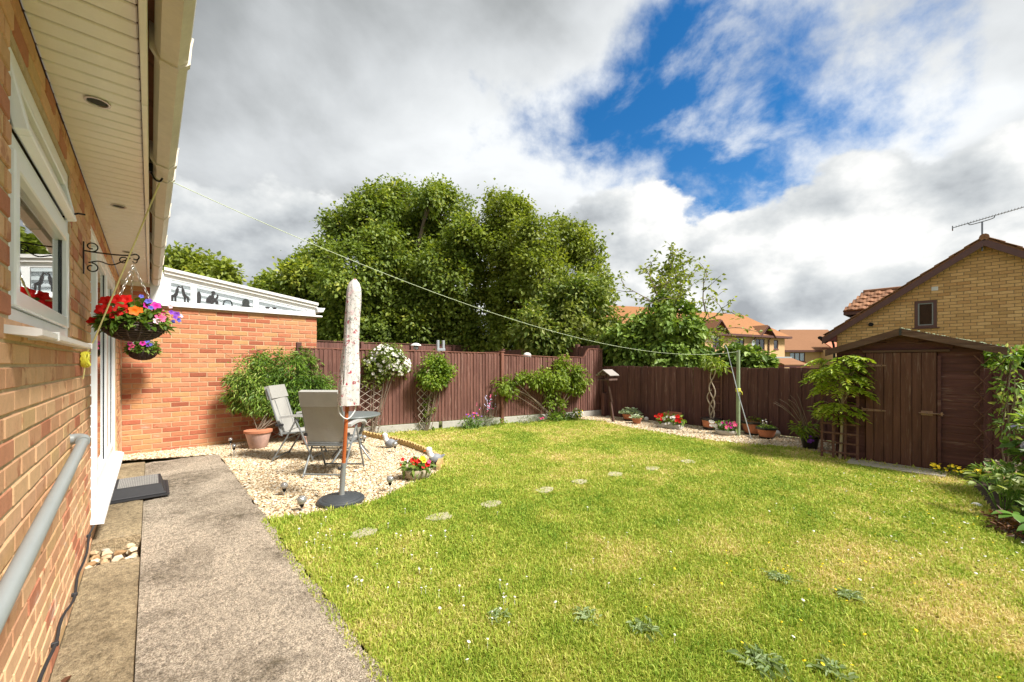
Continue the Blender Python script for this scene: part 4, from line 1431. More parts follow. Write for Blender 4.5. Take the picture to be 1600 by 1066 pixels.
for j in range(4):
    s0 = posts[j] + 0.04
    s1 = (posts[j + 1] - 0.04) if j < 3 else fl_len
    g = MB(LO)
    a, b = fpt(s0, 0.02), fpt(s1, 0.02)
    g.bar((a.x, a.y, 0.075), (b.x, b.y, 0.075), 0.045, 0.155, ch=0.005)
    g.build('gravel_board', M['concrete_board'], lf)
    r = MB(LO)
    for z in (0.4, 0.95, 1.42):
        a, b = fpt(s0, -0.03), fpt(s1, -0.03)
        r.bar((a.x, a.y, z), (b.x, b.y, z), 0.04, 0.05)
    r.build('rail', M['fence_left'], lf)
    c = MB(LO)
    zt0 = (1.672, 1.64, 1.595, 1.56)[j]
    zt1 = (1.645, 1.622, 1.54, 1.545)[j]
    se = s1 if j < 3 else s_of(8.42)
    a, b = fpt(s0, 0.01), fpt(se, 0.01)
    c.bar((a.x, a.y, zt0 + 0.012), (b.x, b.y, zt1 + 0.012), 0.05, 0.02, ch=0.004)
    if j == 3:
        pts = []
        for q in range(9):
            sw = q / 8 * 0.26
            p = fpt(s_of(8.42) + sw, 0.01)
            pts.append((p.x, p.y, 1.545 + 0.24 * math.sin(min(sw / 0.22, 1) * math.pi / 2)))
        p = fpt(fl_len, 0.01)
        pts.append((p.x, p.y, 1.785))
        for u_, v_ in zip(pts[:-1], pts[1:]):
            c.bar(u_, v_, 0.05, 0.02)
    c.build('capping', M['fence_post'], lf)
for j, s in enumerate(posts + [s_of(3.20)]):
    p = fpt(s, 0.02)
    h = (1.78, 1.60, 1.66, 1.60, 1.55)[j]
    if j in (1, 4):
        continue
    pm_ = MB(LO)
    pm_.box(p.x - 0.04, p.x + 0.04, p.y - 0.04, p.y + 0.04, -0.02, h, 0.004)
    po = pm_.build('post', M['fence_post'] if j else M['fence_back'], lf)
    if j:
        cm = MB(LO).box(p.x - 0.055, p.x + 0.055, p.y - 0.055, p.y + 0.055, h + 0.001, h + 0.025, 0.006)
        cm.build('post_cap', M['fence_post'], po)

# back fence: dark overlapping boards
XB = 9.05
BO = (XB, 2.5, 0.0)
bf = empty('back_fence', BO, 'low dark brown board fence along the gravel border with pots', 'fence')
bw = [board_mesh(w, 0.018, 1.0, M['fence_back']) for w in (0.098, 0.112, 0.088)]
y = 6.42
i = 0
wp_ = 0.098
while y > -3.2:
    w = (0.098, 0.112, 0.088)[i % 3 if R.random() < 0.7 else 0]
    b = bw[(0.098, 0.112, 0.088).index(w)]
    h = 1.300 + 0.010 * math.sin(y * 1.3) + R.uniform(-.012, .010)
    y -= (wp_ + w) / 2 * 0.93
    wp_ = w
    link('board', b, bf, (XB - 0.014 * (i % 2) - 0.03 - BO[0], y - BO[1], 0.02), (R.uniform(-.005, .005), R.uniform(-.006, .006), rad(-90) + R.uniform(-.015, .015)), (1, 1, h))
    i += 1
for z in (0.3, 1.05):
    MB(BO).box(XB + 0.005, XB + 0.045, -3.2, 6.45, z, z + 0.07).build('rail', M['fence_back'], bf)
for yy in (6.44, 4.55, 2.7, 0.9, -0.9):
    MB(BO).box(XB + 0.046, XB + 0.13, yy - 0.04, yy + 0.04, -0.05, 1.28).build('post', M['fence_back'], bf)
MB(BO).box(XB - 0.045, XB + 0.045, 6.43, 6.52, -0.05, 1.30, 0.004).build('corner_post', M['fence_back'], bf)
MB(BO).box(XB - 0.18, XB - 0.06, 6.26, 6.36, -0.02, 0.62, 0.004).build('stub_post', M['fence_back'], bf)

# neighbour's fence running away beyond the corner
NO = (9.6, 10.0, 0.0)
nf = empty('neighbour_fence', NO, 'dark board fence running away behind the corner of the garden', 'fence')
na, nb = Vector((9.16, 6.62, 0)), Vector((10.5, 14.7, 0))
nd = (nb - na).normalized()
nrz = math.atan2(nd.y, nd.x)
nbm = board_mesh(0.125, 0.018, 1.0, M['fence_far'])
L_ = (nb - na).length
for i in range(int(L_ / 0.13)):
    p = na + nd * (0.06 + i * 0.13)
    h = 1.86 - 0.0 * i
    if i < 5:
        h = 1.90
    link('board', nbm, nf, (p.x - NO[0], p.y - NO[1], 0), (0, 0, nrz + R.uniform(-.01, .01)), (1, 1, h + R.uniform(-.006, .006)))
for s in (0.9, 3.0, 5.1, 7.2):
    p = na + nd * s
    MB(NO).box(p.x - 0.06, p.x + 0.06, p.y - 0.06, p.y + 0.06, 0, 1.95, 0.01).build('post', M['fence_far'], nf)
cp = MB(NO)
a, b = na + nd * 0.7, nb
cp.bar((a.x, a.y, 1.875), (b.x, b.y, 1.875), 0.05, 0.025)
cp.build('capping', M['fence_far'], nf)

FO = (6.0, 14.0, 0.0)
ff = empty('far_fence', FO, 'taller brown board fence below the big tree', 'fence')
for i in range(62):
    x = 2.0 + i * 0.13
    link('board', nbm, ff, (x - FO[0], 14.0 - FO[1] + R.uniform(-.004, .004), 0), (0, 0, 0), (1, 1, 2.12 + R.uniform(-.005, .005)))
for x in (3.6, 5.5, 7.4, 9.3, 10.06):
    MB(FO).box(x - 0.05, x + 0.05, 13.93, 14.0, 0, 2.16, 0.006).build('post', M['fence_far'], ff)
MB(FO).box(1.95, 10.08, 13.97, 14.03, 2.13, 2.15).build('capping', M['fence_far'], ff)

# galvanised posts and a small lantern behind the left fence
gp = MB((5.16, 8.3, 0))
for dx in (-0.075, 0.075):
    gp.box(5.16 + dx - 0.028, 5.16 + dx + 0.028, 8.28, 8.33, 0, 1.95, 0.004)
gp.box(5.05, 5.27, 8.27, 8.279, 1.70, 1.76, 0.003)
tag(gp.build('galvanised_post', M['galv']), 'pair of galvanised steel uprights standing behind the red-brown fence', 'post').location = (5.16, 8.3, 0)
ld = empty('lantern', (4.45, 8.2, 0), 'small domed garden lantern peeping over the red-brown fence', 'lantern')
lm = MB((4.45, 8.2, 0))
lm.tube([(4.45, 8.2, 0), (4.45, 8.2, 1.72)], 0.02, 8)
lm.build('stake', M['galv'], ld, True)
MB((4.45, 8.2, 0)).lathe([(0.055, 1.72), (0.06, 1.725), (0.055, 1.80), (0.05, 1.805)], 14, (4.45, 8.2, 0)).build('lamp_body', M['crackle'], ld, True)
MB((4.45, 8.2, 0)).lathe([(0.12, 1.80), (0.105, 1.825), (0.06, 1.85), (0.005, 1.86)], 16, (4.45, 8.2, 0)).build('lamp_cap', M['upvc_dirty'], ld, True)
dm = MB((7.35, 7.6, 0)).tube([(7.35, 7.6, 0), (7.35, 7.6, 1.55)], 0.02, 8)
dm.ball((7.35, 7.6, 1.60), 0.11, 16, 10, (1, 1, 0.8))
tag(dm.build('garden_globe', M['white_ornament'], None, True), 'round pale globe just showing above the fence beside the middle post', 'globe').location = (7.35, 7.6, 0)

# ------------------------------------------------------------------ shed
XS = 7.63
SO = (8.3, 0.5, 0.0)
shed = empty('garden_shed', SO, 'dark brown wooden shed with boarded door and low pitched roof', 'shed')
shed['kind'] = 'thing'
SY0, SY1 = -0.18, 1.25
ridge_y, ridge_z = 0.55, 1.84
eL, eR = (1.36, 1.565), (-0.36, 1.555)
def s_roof(y):
    if y > ridge_y:
        return ridge_z + (y - ridge_y) * (eL[1] - ridge_z) / (eL[0] - ridge_y)
    return ridge_z + (y - ridge_y) * (eR[1] - ridge_z) / (eR[0] - ridge_y)
core = MB(SO)
core.prism([(SY0 + .02, 0.0), (SY1 - .02, 0.0), (SY1 - .02, s_roof(SY1) - 0.04), (ridge_y, ridge_z - 0.04), (SY0 + .02, s_roof(SY0) - 0.04)], XS + 0.035, 8.92, 'X')
core.build('frame', M['shed_h'], shed)
# horizontal cladding of the front (right of the door, left of it and gable) and of the sides
cl = board_mesh(1.0, 0.02, 0.104, M['shed_h'])
def clad(y0, y1, z, h=1.0):
    link('cladding_board', cl, shed, (XS + 0.012 - SO[0] + R.uniform(0, .004), (y0 + y1) / 2 - SO[1], z), (rad(-3.0), R.uniform(-.004, .004), rad(-90)), (abs(y1 - y0), 1, h))
DOOR_Y0, DOOR_Y1 = 0.215, 0.915
z = 0.02
while z < 1.80:
    zm = z + 0.052
    yl, yr = SY1, SY0
    if zm > s_roof(SY1) - 0.05:
        yl = ridge_y + (ridge_z - 0.05 - zm) / (ridge_z - eL[1]) * (eL[0] - ridge_y)
    if zm > s_roof(SY0) - 0.05:
        yr = ridge_y - (ridge_z - 0.05 - zm) / (ridge_z - eR[1]) * (ridge_y - eR[0])
    if yl - yr > 0.1:
        if zm > 1.56:
            clad(yr, yl, z)
        else:
            clad(yr, DOOR_Y0 - 0.01, z)
            clad(DOOR_Y1 + 0.01, yl, z)
    z += 0.098
for (ys, rzv) in ((SY0, 0.0), (SY1, math.pi)):
    for k in range(15):
        link('cladding_board', cl, shed, (8.28 - SO[0], ys + (0.0 if ys == SY0 else 0.0) - SO[1], 0.02 + k * 0.098), (rad(-3), 0, rzv), (1.27, 1, 1))
# door: vertical boards
dr = MB(SO)
for z in (0.18, 0.80, 1.36):
    dr.box(XS + 0.004, XS + 0.012, DOOR_Y0 + 0.02, DOOR_Y1 - 0.02, z - 0.05, z + 0.05)
sd = dr.build('door', M['shed_v'], shed)
ws = [0.085, 0.105, 0.095, 0.075, 0.110, 0.090, 0.140]
y = DOOR_Y1
for w in ws:
    b = MB(SO).box(XS - 0.014 - R.uniform(0, .004), XS + 0.003, y - w + 0.003, y - 0.001, -0.005 + R.uniform(0, .012), 1.545, 0.003)
    b.build('board', M['shed_v'], sd)
    y -= w
def strap(y0, y1, z):
    h = MB(SO)
    h.prism([(y0, z - 0.022), (y0, z + 0.022), (y1, z + 0.008), (y1, z - 0.008)], XS - 0.027, XS - 0.020, 'X')
    h.tube([(XS - 0.024, y0 + 0.004, z - 0.035), (XS - 0.024, y0 + 0.004, z + 0.035)], 0.008, 8)
    hb = h.build('hinge', M['brass'], sd)
    for q in (0.2, 0.5, 0.8):
        MB(SO).ball((XS - 0.029, y0 + (y1 - y0) * q, z), 0.006, 6, 5).build('bolt', M['black_metal'], hb)
strap(0.93, 0.70, 1.37)
strap(0.95, 0.70, 0.74)
bo = MB(SO)
bo.box(XS - 0.026, XS - 0.0195, 0.25, 0.36, 0.715, 0.775, 0.002)
bo.tube([(XS - 0.034, 0.38, 0.745), (XS - 0.034, 0.15, 0.745)], 0.008, 8)
bo.tube([(XS - 0.034, 0.30, 0.745), (XS - 0.055, 0.30, 0.735)], 0.006, 6)
bo.box(XS - 0.046, XS - 0.012, 0.16, 0.18, 0.72, 0.77, 0.002)
bo.build('bolt_latch', M['brass'], sd)
MB(SO).box(XS - 0.030, XS - 0.004, 0.10, 0.95, 1.552, 1.585, 0.004).build('door_head', M['shed_trim'], shed)
for yc in (DOOR_Y0 - 0.022, SY0 + 0.012, SY1 - 0.012):
    MB(SO).box(XS - 0.022, XS + 0.005, yc - 0.017, yc + 0.017, 0.0, 1.50, 0.003).build('corner_batten', M['shed_h'], shed)
# roof: boards under felt, barge boards
rfm = MB(SO)
rfm.prism([eL, (ridge_y, ridge_z), eR, (eR[0], eR[1] + 0.022), (ridge_y, ridge_z + 0.026), (eL[0], eL[1] + 0.022)], XS - 0.115, 9.02, 'X')
rfm.build('roof', M['bird_roof'], shed)
for (a, b) in ((eL, (ridge_y, ridge_z)), ((ridge_y, ridge_z), eR)):
    bb = MB(SO)
    q = 0.002
    bb.prism([(a[0], a[1] - 0.058), (b[0], b[1] - 0.058), (b[0], b[1] + 0.034), (a[0], a[1] + 0.034)], XS - 0.137, XS - 0.116, 'X')
    bb.build('barge_board', M['shed_trim'], shed)
MB(SO).box(XS - 0.143, XS - 0.138, ridge_y - 0.012, ridge_y + 0.012, ridge_z - 0.062, ridge_z + 0.030).build('ridge_cover', M['dark_gap'], shed)
for k in range(9):                                    # moss along the roof edge
    pass
ms = MB((XS - 0.1, 0.1, 1.8))
for k in range(46):
    y = ridge_y - 0.9 * R.random()
    ms.ball((XS - 0.12 + R.uniform(0, 0.25), y, s_roof(y) + 0.035), R.uniform(0.008, 0.020), 6, 4, (1.2, 1.4, 0.6))
ms.build('moss', M['pole_green'], shed).location = (XS - 0.1 - SO[0], 0.1 - SO[1], 1.8)
# concrete slab in front of the door
sb = MB((7.38, 0.62, 0)).box(7.22, 7.60, 0.12, 1.08, -0.04, 0.022, 0.008)
tag(sb.build('paving_slab', M['slab']), 'grey concrete slab laid before the shed door', 'slab').location = (7.38, 0.62, 0)

# dark square trellis leaning on the shed's left half
def ladder(name, label, x, y0, y1, h, nv, nh, mat, lean=0.04, z0=0.0):
    o = empty(name, (x, (y0 + y1) / 2, z0), label, 'trellis')
    for i in range(nv):
        y = y0 + (y1 - y0) * i / (nv - 1)
        MB((x, (y0 + y1) / 2, z0)).bar((x, y, z0), (x + lean, y, z0 + h), 0.030, 0.020).build('upright', mat, o)
    for k in range(nh):
        z = 0.10 + (h - 0.16) * k / (nh - 1)
        xx = x + lean * z / h - 0.017
        MB((x, (y0 + y1) / 2, z0)).bar((xx, y0 - 0.015, z0 + z), (xx, y1 + 0.015, z0 + z), 0.014, 0.022).build('rung', mat, o)
    return o
ladder('trellis', 'dark brown square trellis leaning on the shed behind the wisteria stem', 7.50, 0.99, 1.40, 1.40, 4, 10, M['trellis_dark'])
ladder('trellis', 'narrow brown ladder trellis behind the twisted vine on the back fence', 8.985, 3.39, 3.64, 1.22, 2, 8, M['trellis_dark'], 0.0)

# expanding lattice trellises
def lattice(name, label, c, w0, w1, h, e, mat, rows=6, z0=0.02, out=(0, 0)):
    """diamond lattice in the vertical plane along e, w0 wide at the foot, w1 at the top"""
    o = empty(name, (c[0], c[1], 0), label, 'trellis')
    up = Vector((e[1], -e[0], 0))
    def pt(s, z, off):
        k = (z - z0) / h
        w = w0 + (w1 - w0) * k
        return Vector((c[0], c[1], 0)) + Vector((e[0], e[1], 0)) * (s * w) + Vector((0, 0, z)) + up * off
    dz = h / rows
    for side, off in ((1, 0.0), (-1, 0.009)):
        for k in range(-2, rows + 1):
            zA, zB = z0 + k * dz, z0 + (k + 2) * dz
            s0, s1 = -0.5 * side, 0.5 * side
            t0, t1 = max(0.0, (z0 - zA) / (zB - zA)), min(1.0, (z0 + h - zA) / (zB - zA))
            if t1 - t0 < 0.2:
                continue
            a = pt(s0 + (s1 - s0) * t0, zA + (zB - zA) * t0, off)
            b = pt(s0 + (s1 - s0) * t1, zA + (zB - zA) * t1, off)
            MB((c[0], c[1], 0)).bar(a, b, 0.007, 0.019, up).build('slat', mat, o)
    return o
fe = (fd.x, fd.y)
lattice('trellis', 'pale diamond lattice trellis under the white rose', (3.19, fence_y(3.19) - 0.13), 0.34, 0.46, 1.02, fe, M['trellis_pale'], 7)
lattice('trellis', 'pale diamond lattice trellis under the round green rose', (4.22, fence_y(4.22) - 0.13), 0.20, 0.34, 0.92, fe, M['trellis_pale'], 6)
lattice('trellis', 'brown diamond lattice trellis at the shed corner in the flower border', (7.60, -0.245), 0.30, 0.30, 1.48, (0.25, -0.97), M['trellis_dark'], 7)
lattice('trellis', 'pale diamond lattice on the ground behind the jasmine pot', (1.62, 8.43), 0.50, 0.55, 0.62, (1, 0), M['trellis_pale'], 4)

# ------------------------------------------------------------------ yellow brick house behind the shed
YO = (15.0, -0.4, 0.0)
yh_ = empty('gable_house', YO, 'yellow brick gable house with dark brown verge boards and small window', 'house')
yh_['kind'] = 'thing'
RY, RZ = -0.36, 4.36
def y_roof(y):
    return RZ - abs(y - RY) * 0.717
wL, wR = 2.45, -3.17
XG = 15.0
m = MB(YO)
GY0, GY1, GZ0, GZ1 = 0.425, 0.825, 2.33, 3.03      # window opening
def gable_piece(mb, ya, yb, za, x0, x1):
    """wall from za up to the roof line between ya<yb"""
    pts = [(ya, za), (yb, za), (yb, y_roof(yb) - 0.03)]
    if ya < RY < yb:
        pts.append((RY, RZ - 0.03))
    pts.append((ya, y_roof(ya) - 0.03))
    mb.prism(pts, x0, x1, 'X')
gable_piece(m, wR, GY0, -0.09, XG + 0.006, XG + 0.25)
gable_piece(m, GY1, wL, -0.09, XG + 0.006, XG + 0.25)
gable_piece(m, GY0, GY1, GZ1, XG + 0.006, XG + 0.25)
m.box(XG + 0.006, XG + 0.25, GY0, GY1, -0.09, GZ0)
m.box(XG + 0.25, 24, wL - 0.25, wL, -0.09, y_roof(wL) - 0.05).box(XG + 0.25, 24, wR, wR + 0.25, -0.09, y_roof(wR) - 0.05)
yw = m.build('wall', M['mortar_dark'], yh_)
def ylim(z):
    half = (RZ - 0.06 - z) / 0.717
    return (wL - min(RY + half, wL), wL - max(RY - half, wR))
lay_bricks(yw, YO, (XG, wL), (0, -1), 0.0, wL - wR, 0.9, 4.25, M['brick_yellow'], limit=ylim, openings=((wL - GY1, wL - GY0, GZ0, GZ1),), seed=15, joint=0.012)
# window
wf = MB(YO)
for (a, b, c, d) in ((GY0, GY1, GZ0, GZ0 + 0.06), (GY0, GY1, GZ1 - 0.06, GZ1), (GY0, GY0 + 0.06, GZ0 + 0.06, GZ1 - 0.06), (GY1 - 0.06, GY1, GZ0 + 0.06, GZ1 - 0.06)):
    wf.box(XG - 0.012, XG + 0.06, a, b, c, d, 0.004)
yw_ = wf.build('window', M['dark_trim'], yh_)
inn = MB(YO)
for (a, b, c, d) in ((GY0 + .06, GY1 - .06, GZ0 + 0.06, GZ0 + 0.085), (GY0 + .06, GY1 - .06, GZ1 - 0.085, GZ1 - 0.06), (GY0 + .06, GY0 + 0.085, GZ0 + 0.085, GZ1 - 0.085), (GY1 - 0.085, GY1 - .06, GZ0 + 0.085, GZ1 - 0.085)):
    inn.box(XG + 0.005, XG + 0.05, a, b, c, d)
inn.build('bead', M['grey_pipe'], yw_)
MB(YO).box(XG + 0.02, XG + 0.026, GY0 + 0.085, GY1 - 0.085, GZ0 + 0.085, GZ1 - 0.085).build('pane', M['glass_dark'], yw_)
MB(YO).box(XG + 0.10, XG + 0.12, GY0, GY1, GZ0, GZ1).build('reveal_back', M['dark_gap'], yw_)
MB(YO).box(XG - 0.04, XG + 0.02, GY0 - 0.05, GY1 + 0.05, GZ0 - 0.03, GZ0 - 0.002, 0.004).build('sill', M['dark_trim'], yw_)
# vents
v = MB(YO)
v.box(XG - 0.012, XG + 0.01, 0.40, 0.52, 3.27, 3.37, 0.004)
v.build('vent', M['upvc_dirty'], yh_)
v = MB(YO)
v.tube([(XG + 0.02, 1.69, 2.49), (XG - 0.07, 1.69, 2.485)], 0.055, 12)
v.build('flue', M['black_metal'], yh_, True)
# roof slopes, verge boards, eaves box
rx0, rx1 = XG - 0.22, 24.0
eYL, eYR = 2.76, -3.45
rf2 = MB(YO)
th_ = 0.055
rf2.prism([(eYL, y_roof(eYL)), (RY, RZ), (eYR, y_roof(eYR)), (eYR, y_roof(eYR) + th_), (RY, RZ + th_), (eYL, y_roof(eYL) + th_)], rx0 + 0.03, rx1, 'X')
rp2 = rf2.build('roof', M['tile_brown'], yh_)
tl = MB().box(-0.155, 0.155, -0.20, 0.20, 0, 0.022, 0.006).mesh('tile', M['tile_brown'])
sl_len = (eYL - RY) * math.sqrt(1 + 0.717 ** 2)
ang = math.atan(0.717)
for side in (1, -1):
    for c in range(3):
        for k in range(12):
            s = 0.18 + k * 0.31
            yy = RY + side * s * math.cos(ang)
            zz = RZ + th_ + 0.014 - s * math.sin(ang)
            link('tile', tl, rp2, (rx0 + 0.15 + c * 0.30 - YO[0], yy - YO[1], zz), (-side * (ang - 0.06), 0, 0))
rd = MB()
rd.tube([(-0.2, 0, 0), (0.2, 0, 0)], 0.085, 10)
rdm = rd.mesh('ridge_tile', M['tile_brown'], True)
for k in range(14):
    link('ridge_tile', rdm, rp2, (rx0 + 0.2 + k * 0.41 - YO[0], RY - YO[1], RZ + 0.05))
for (ya, yb) in ((eYL, RY), (RY, eYR)):
    bb = MB(YO)
    bb.prism([(ya, y_roof(ya) - 0.155), (yb, y_roof(yb) - 0.155), (yb, y_roof(yb) + 0.005), (ya, y_roof(ya) + 0.005)], rx0, rx0 + 0.028, 'X')
    bb.build('barge_board', M['dark_trim'], yh_)
    b2 = MB(YO)
    b2.prism([(ya, y_roof(ya) - 0.09), (yb, y_roof(yb) - 0.09), (yb, y_roof(yb) - 0.06), (ya, y_roof(ya) - 0.06)], rx0 + 0.029, XG + 0.004, 'X')
    b2.build('verge_soffit', M['darkred_trim'], yh_)
eb = MB(YO)
eb.prism([(wL - 0.02, 2.05), (eYL, 2.05), (eYL, y_roof(eYL) - 0.02), (wL - 0.02, y_roof(wL) - 0.10)], rx0 + 0.029, XG + 0.2, 'X')
eb.build('eaves_box', M['darkred_trim'], yh_)
eg = MB(YO)
eg.tube([(rx0, eYL + 0.05, 2.16), (rx1, eYL + 0.05, 2.16)], 0.05, 8)
eg.tube(spline([(rx0 + 0.1, eYL + 0.03, 2.12), (rx0 + 0.12, eYL - 0.05, 2.02), (rx0 + 0.17, wL + 0.06, 1.93), (rx0 + 0.17, wL + 0.05, 0.0)], 5), 0.03, 8)
eg.build('gutter', M['black_metal'], yh_, True)
# dormer with hipped tile roof
dm_ = MB(YO)
dm_.box(16.35, 18.6, 0.9, 2.20, 2.2, 3.02)
do_ = dm_.build('dormer', M['dark_trim'], yh_)
dr_ = MB(YO)
ev = 3.03
P4 = [(16.0, 2.46, ev), (16.0, 0.9, ev), (17.0, 0.9, 3.66), (17.0, 2.10, 3.66), (18.0, 2.46, ev), (18.0, 0.9, ev)]
dr_.add(P4 + [(p[0], p[1], p[2] - 0.03) for p in P4], [(0, 1, 2, 3), (3, 2, 5, 4), (0, 3, 4), (6, 9, 8, 7), (9, 10, 11, 8), (6, 10, 9), (0, 6, 7, 1), (4, 10, 6, 0)])
dr_.build('dormer_roof', M['tile_brown'], yh_)
MB(YO).box(16.02, 16.05, 0.95, 2.45, 2.90, 3.00).box(16.05, 18.0, 2.42, 2.45, 2.90, 3.0).build('dormer_fascia', M['dark_trim'], yh_)
dt = MB()
dt.prism([(-0.13, 0.0), (-0.06, 0.035), (0.02, 0.03), (0.07, 0.008), (0.13, 0.012), (0.13, -0.012), (-0.13, -0.014)], -0.15, 0.15, 'X')
dtm = dt.mesh('tile', M['tile_brown'])
sa = math.atan2(3.66 - ev, 1.0)
for row in range(5):
    k = (row + 0.35) / 5.0
    x = 16.0 + k * 1.0
    z = ev + k * (3.66 - ev) + 0.025
    yl = 2.44 - k * 0.34
    yy = yl - 0.12
    while yy > 0.92:
        link('tile', dtm, do_, (x - YO[0], yy - YO[1], z), (0, -sa + 0.09, 0))
        yy -= 0.255
rc = MB()
rc.tube([(0, -0.2, 0), (0, 0.2, 0)], 0.06, 8)
rcm = rc.mesh('ridge_tile', M['tile_brown'], True)
for k in range(3):
    link('ridge_tile', rcm, do_, (17.0 - YO[0], 1.9 - k * 0.4 - YO[1], 3.69))
# aerial on the gable
AO = (14.9, -0.33, 4.35)
ae = empty('tv_aerial', AO, 'long television aerial on a short mast at the gable peak', 'aerial')
MB(AO).tube([(14.86, -0.33, 4.10), (14.86, -0.33, 4.79)], 0.016, 8).build('mast', M['antenna'], ae, True)
bmA, bmB = Vector((14.86, 0.16, 4.77)), Vector((14.86, -0.98, 4.98))
bo_ = MB(AO)
bo_.tube([bmA, bmB], 0.009, 6)
boom = bo_.build('boom', M['antenna'], ae)
el_ = MB(AO)
for k in range(22):
    p = bmA.lerp(bmB, 0.06 + k * 0.042)
    el_.tube([(p.x - 0.11, p.y, p.z + 0.006), (p.x + 0.11, p.y, p.z + 0.006)], 0.004, 5)
el_.build('elements', M['antenna'], boom)
yk = MB(AO)
yk.tube(spline([(14.86, -0.12, 4.825), (14.86, -0.14, 4.775), (14.86, -0.33, 4.80), (14.86, -0.50, 4.84), (14.86, -0.52, 4.89)], 4), 0.010, 6)
yk.build('cradle', M['antenna'], ae)
rfk = MB(AO)
rfk.box(14.76, 14.96, 0.14, 0.16, 4.72, 4.80)
rfk.build('reflector', M['antenna'], ae)

# ------------------------------------------------------------------ houses further off
class Frame:
    def __init__(self, a, b):
        ex = Vector((b[0] - a[0], b[1] - a[1]))
        self.L = ex.length
        ex.normalize()
        self.rz = math.atan2(ex.y, ex.x)
        self.o = (a[0], a[1], 0.0)
def local_house(name, label, fr):
    o = empty(name, fr.o, label, 'house', 'houses beyond the back fence', fr.rz)
    o['kind'] = 'thing'
    return o
def far_window(root, x0, x1, z0, z1, frame, nm=2, y=0.0, curtain=False):
    w = MB()
    f = 0.09
    w.box(x0, x1, y - 0.04, y + 0.05, z0, z0 + f).box(x0, x1, y - 0.04, y + 0.05, z1 - f, z1)
    for k in range(nm + 1):
        xx = x0 + (x1 - x0 - f) * k / nm
        w.box(xx, xx + f, y - 0.041, y + 0.049, z0 + f, z1 - f)
    wo = w.build('window', frame, root)
    MB().box(x0 + f, x1 - f, y + 0.0, y + 0.01, z0 + f, z1 - f).build('pane', M['glass'], wo)
    MB().box(x0, x1, y + 0.10, y + 0.12, z0, z1).build('curtain', M['white_paint'] if curtain else M['interior'], wo)
    MB().box(x0 - 0.06, x1 + 0.06, y - 0.10, y + 0.0, z0 - 0.08, z0 - 0.002).build('sill', frame, wo)
def wall_with(root, x0, x1, y0, y1, z1, holes, mat):
    """front wall at y0 with rectangular holes, plus the other walls"""
    w = MB()
    xs = sorted({x0, x1, *[h[0] for h in holes], *[h[1] for h in holes]})
    for a, b in zip(xs[:-1], xs[1:]):
        zz = 0.0 - 0.09
        for h in sorted([h for h in holes if h[0] <= a and h[1] >= b], key=lambda q: q[2]):
            w.box(a, b, y0, y0 + 0.25, zz, h[2])
            zz = h[3]
        w.box(a, b, y0, y0 + 0.25, zz, z1)
    w.box(x0, x0 + 0.25, y0 + 0.25, y1, -0.09, z1).box(x1 - 0.25, x1, y0 + 0.25, y1, -0.09, z1).box(x0, x1, y1, y1 + 0.25, -0.09, z1)
    return w.build('wall', mat, root)

FM = Frame((39.353, 16.422), (53.283, 12.661))
hm = local_house('terrace_house', 'far yellow brick house with orange tiled roof, small gables and satellite dish', FM)
holes = [(4.66, 6.08, 2.97, 4.04), (7.93, 9.51, 2.83, 4.0), (11.1, 11.91, 2.93, 3.95), (1.2, 2.4, 2.9, 4.05), (7.95, 9.2, 0.1, 1.3)]
wall_with(hm, -1.0, 13.1, 0.0, 7.0, 4.3, holes, M['brick_far'])
for i, h in enumerate(holes):
    far_window(hm, *h, M['dark_trim'], 2 if i not in (2,) else 1, 0.06, i in (0, 1))
r_ = MB()
V8 = [(-1.5, -0.45, 4.30), (13.6, -0.45, 4.30), (11.2, 3.5, 7.0), (-1.5, 3.5, 7.0), (13.6, 7.4, 4.30), (-1.5, 7.4, 4.30)]
r_.add(V8, [(0, 1, 2, 3), (3, 2, 4, 5), (1, 4, 2), (0, 3, 5), (0, 5, 4, 1)])
r_.build('roof', M['roof_far_a'], hm)
r_ = MB()
V8 = [(4.2, 2.0, 5.9), (14.0, 2.6, 5.3), (12.2, 5.5, 7.0), (6.0, 5.5, 7.35), (14.0, 9.0, 4.3), (4.2, 9.0, 4.3), (14.0, 2.6, 4.3), (4.2, 2.0, 4.3)]
r_.add(V8, [(0, 1, 2, 3), (3, 2, 4, 5), (1, 6, 4, 2), (0, 3, 5, 7), (0, 7, 6, 1), (7, 5, 4, 6)])
r_.build('rear_roof', M['roof_far_b'], hm)
MB().box(-1.5, 13.65, -0.50, -0.44, 4.12, 4.34).box(-1.5, 13.6, -0.44, 0.0, 4.10, 4.13).build('fascia', M['dark_trim'], hm)
def small_gable(root, xc, half, zf, zp, y0):
    g = MB()
    g.prism([(xc - half, zf), (xc, zp), (xc + half, zf), (xc + half, zf + 0.12), (xc, zp + 0.15), (xc - half, zf + 0.12)], y0 - 0.35, y0 + 2.8, 'Y')
    gg = g.build('gable_roof', M['roof_far_b'], root)
    b = MB()
    for s in (-1, 1):
        b.bar((xc + s * half * 1.05, y0 - 0.38, zf - 0.02), (xc, y0 - 0.38, zp + 0.02), 0.06, 0.22, (0, 1, 0))
    b.build('barge_board', M['dark_trim'], gg)
    p = MB()
    p.prism([(xc - half * 0.8, zf), (xc + half * 0.8, zf), (xc, zp - 0.25)], y0 - 0.02, y0 + 0.1, 'Y')
    p.build('gable_panel', M['darkred_trim'], gg)
small_gable(hm, 9.3, 1.25, 4.15, 5.30, -0.1)
small_gable(hm, 1.8, 1.15, 4.35, 5.55, -0.1)
for x in (7.55, 10.07):
    MB().tube([(x, -0.35, 4.15), (x, -0.10, 3.9), (x, -0.08, 0)], 0.07, 6).build('downpipe', M['dark_trim'], hm)
ds = MB()
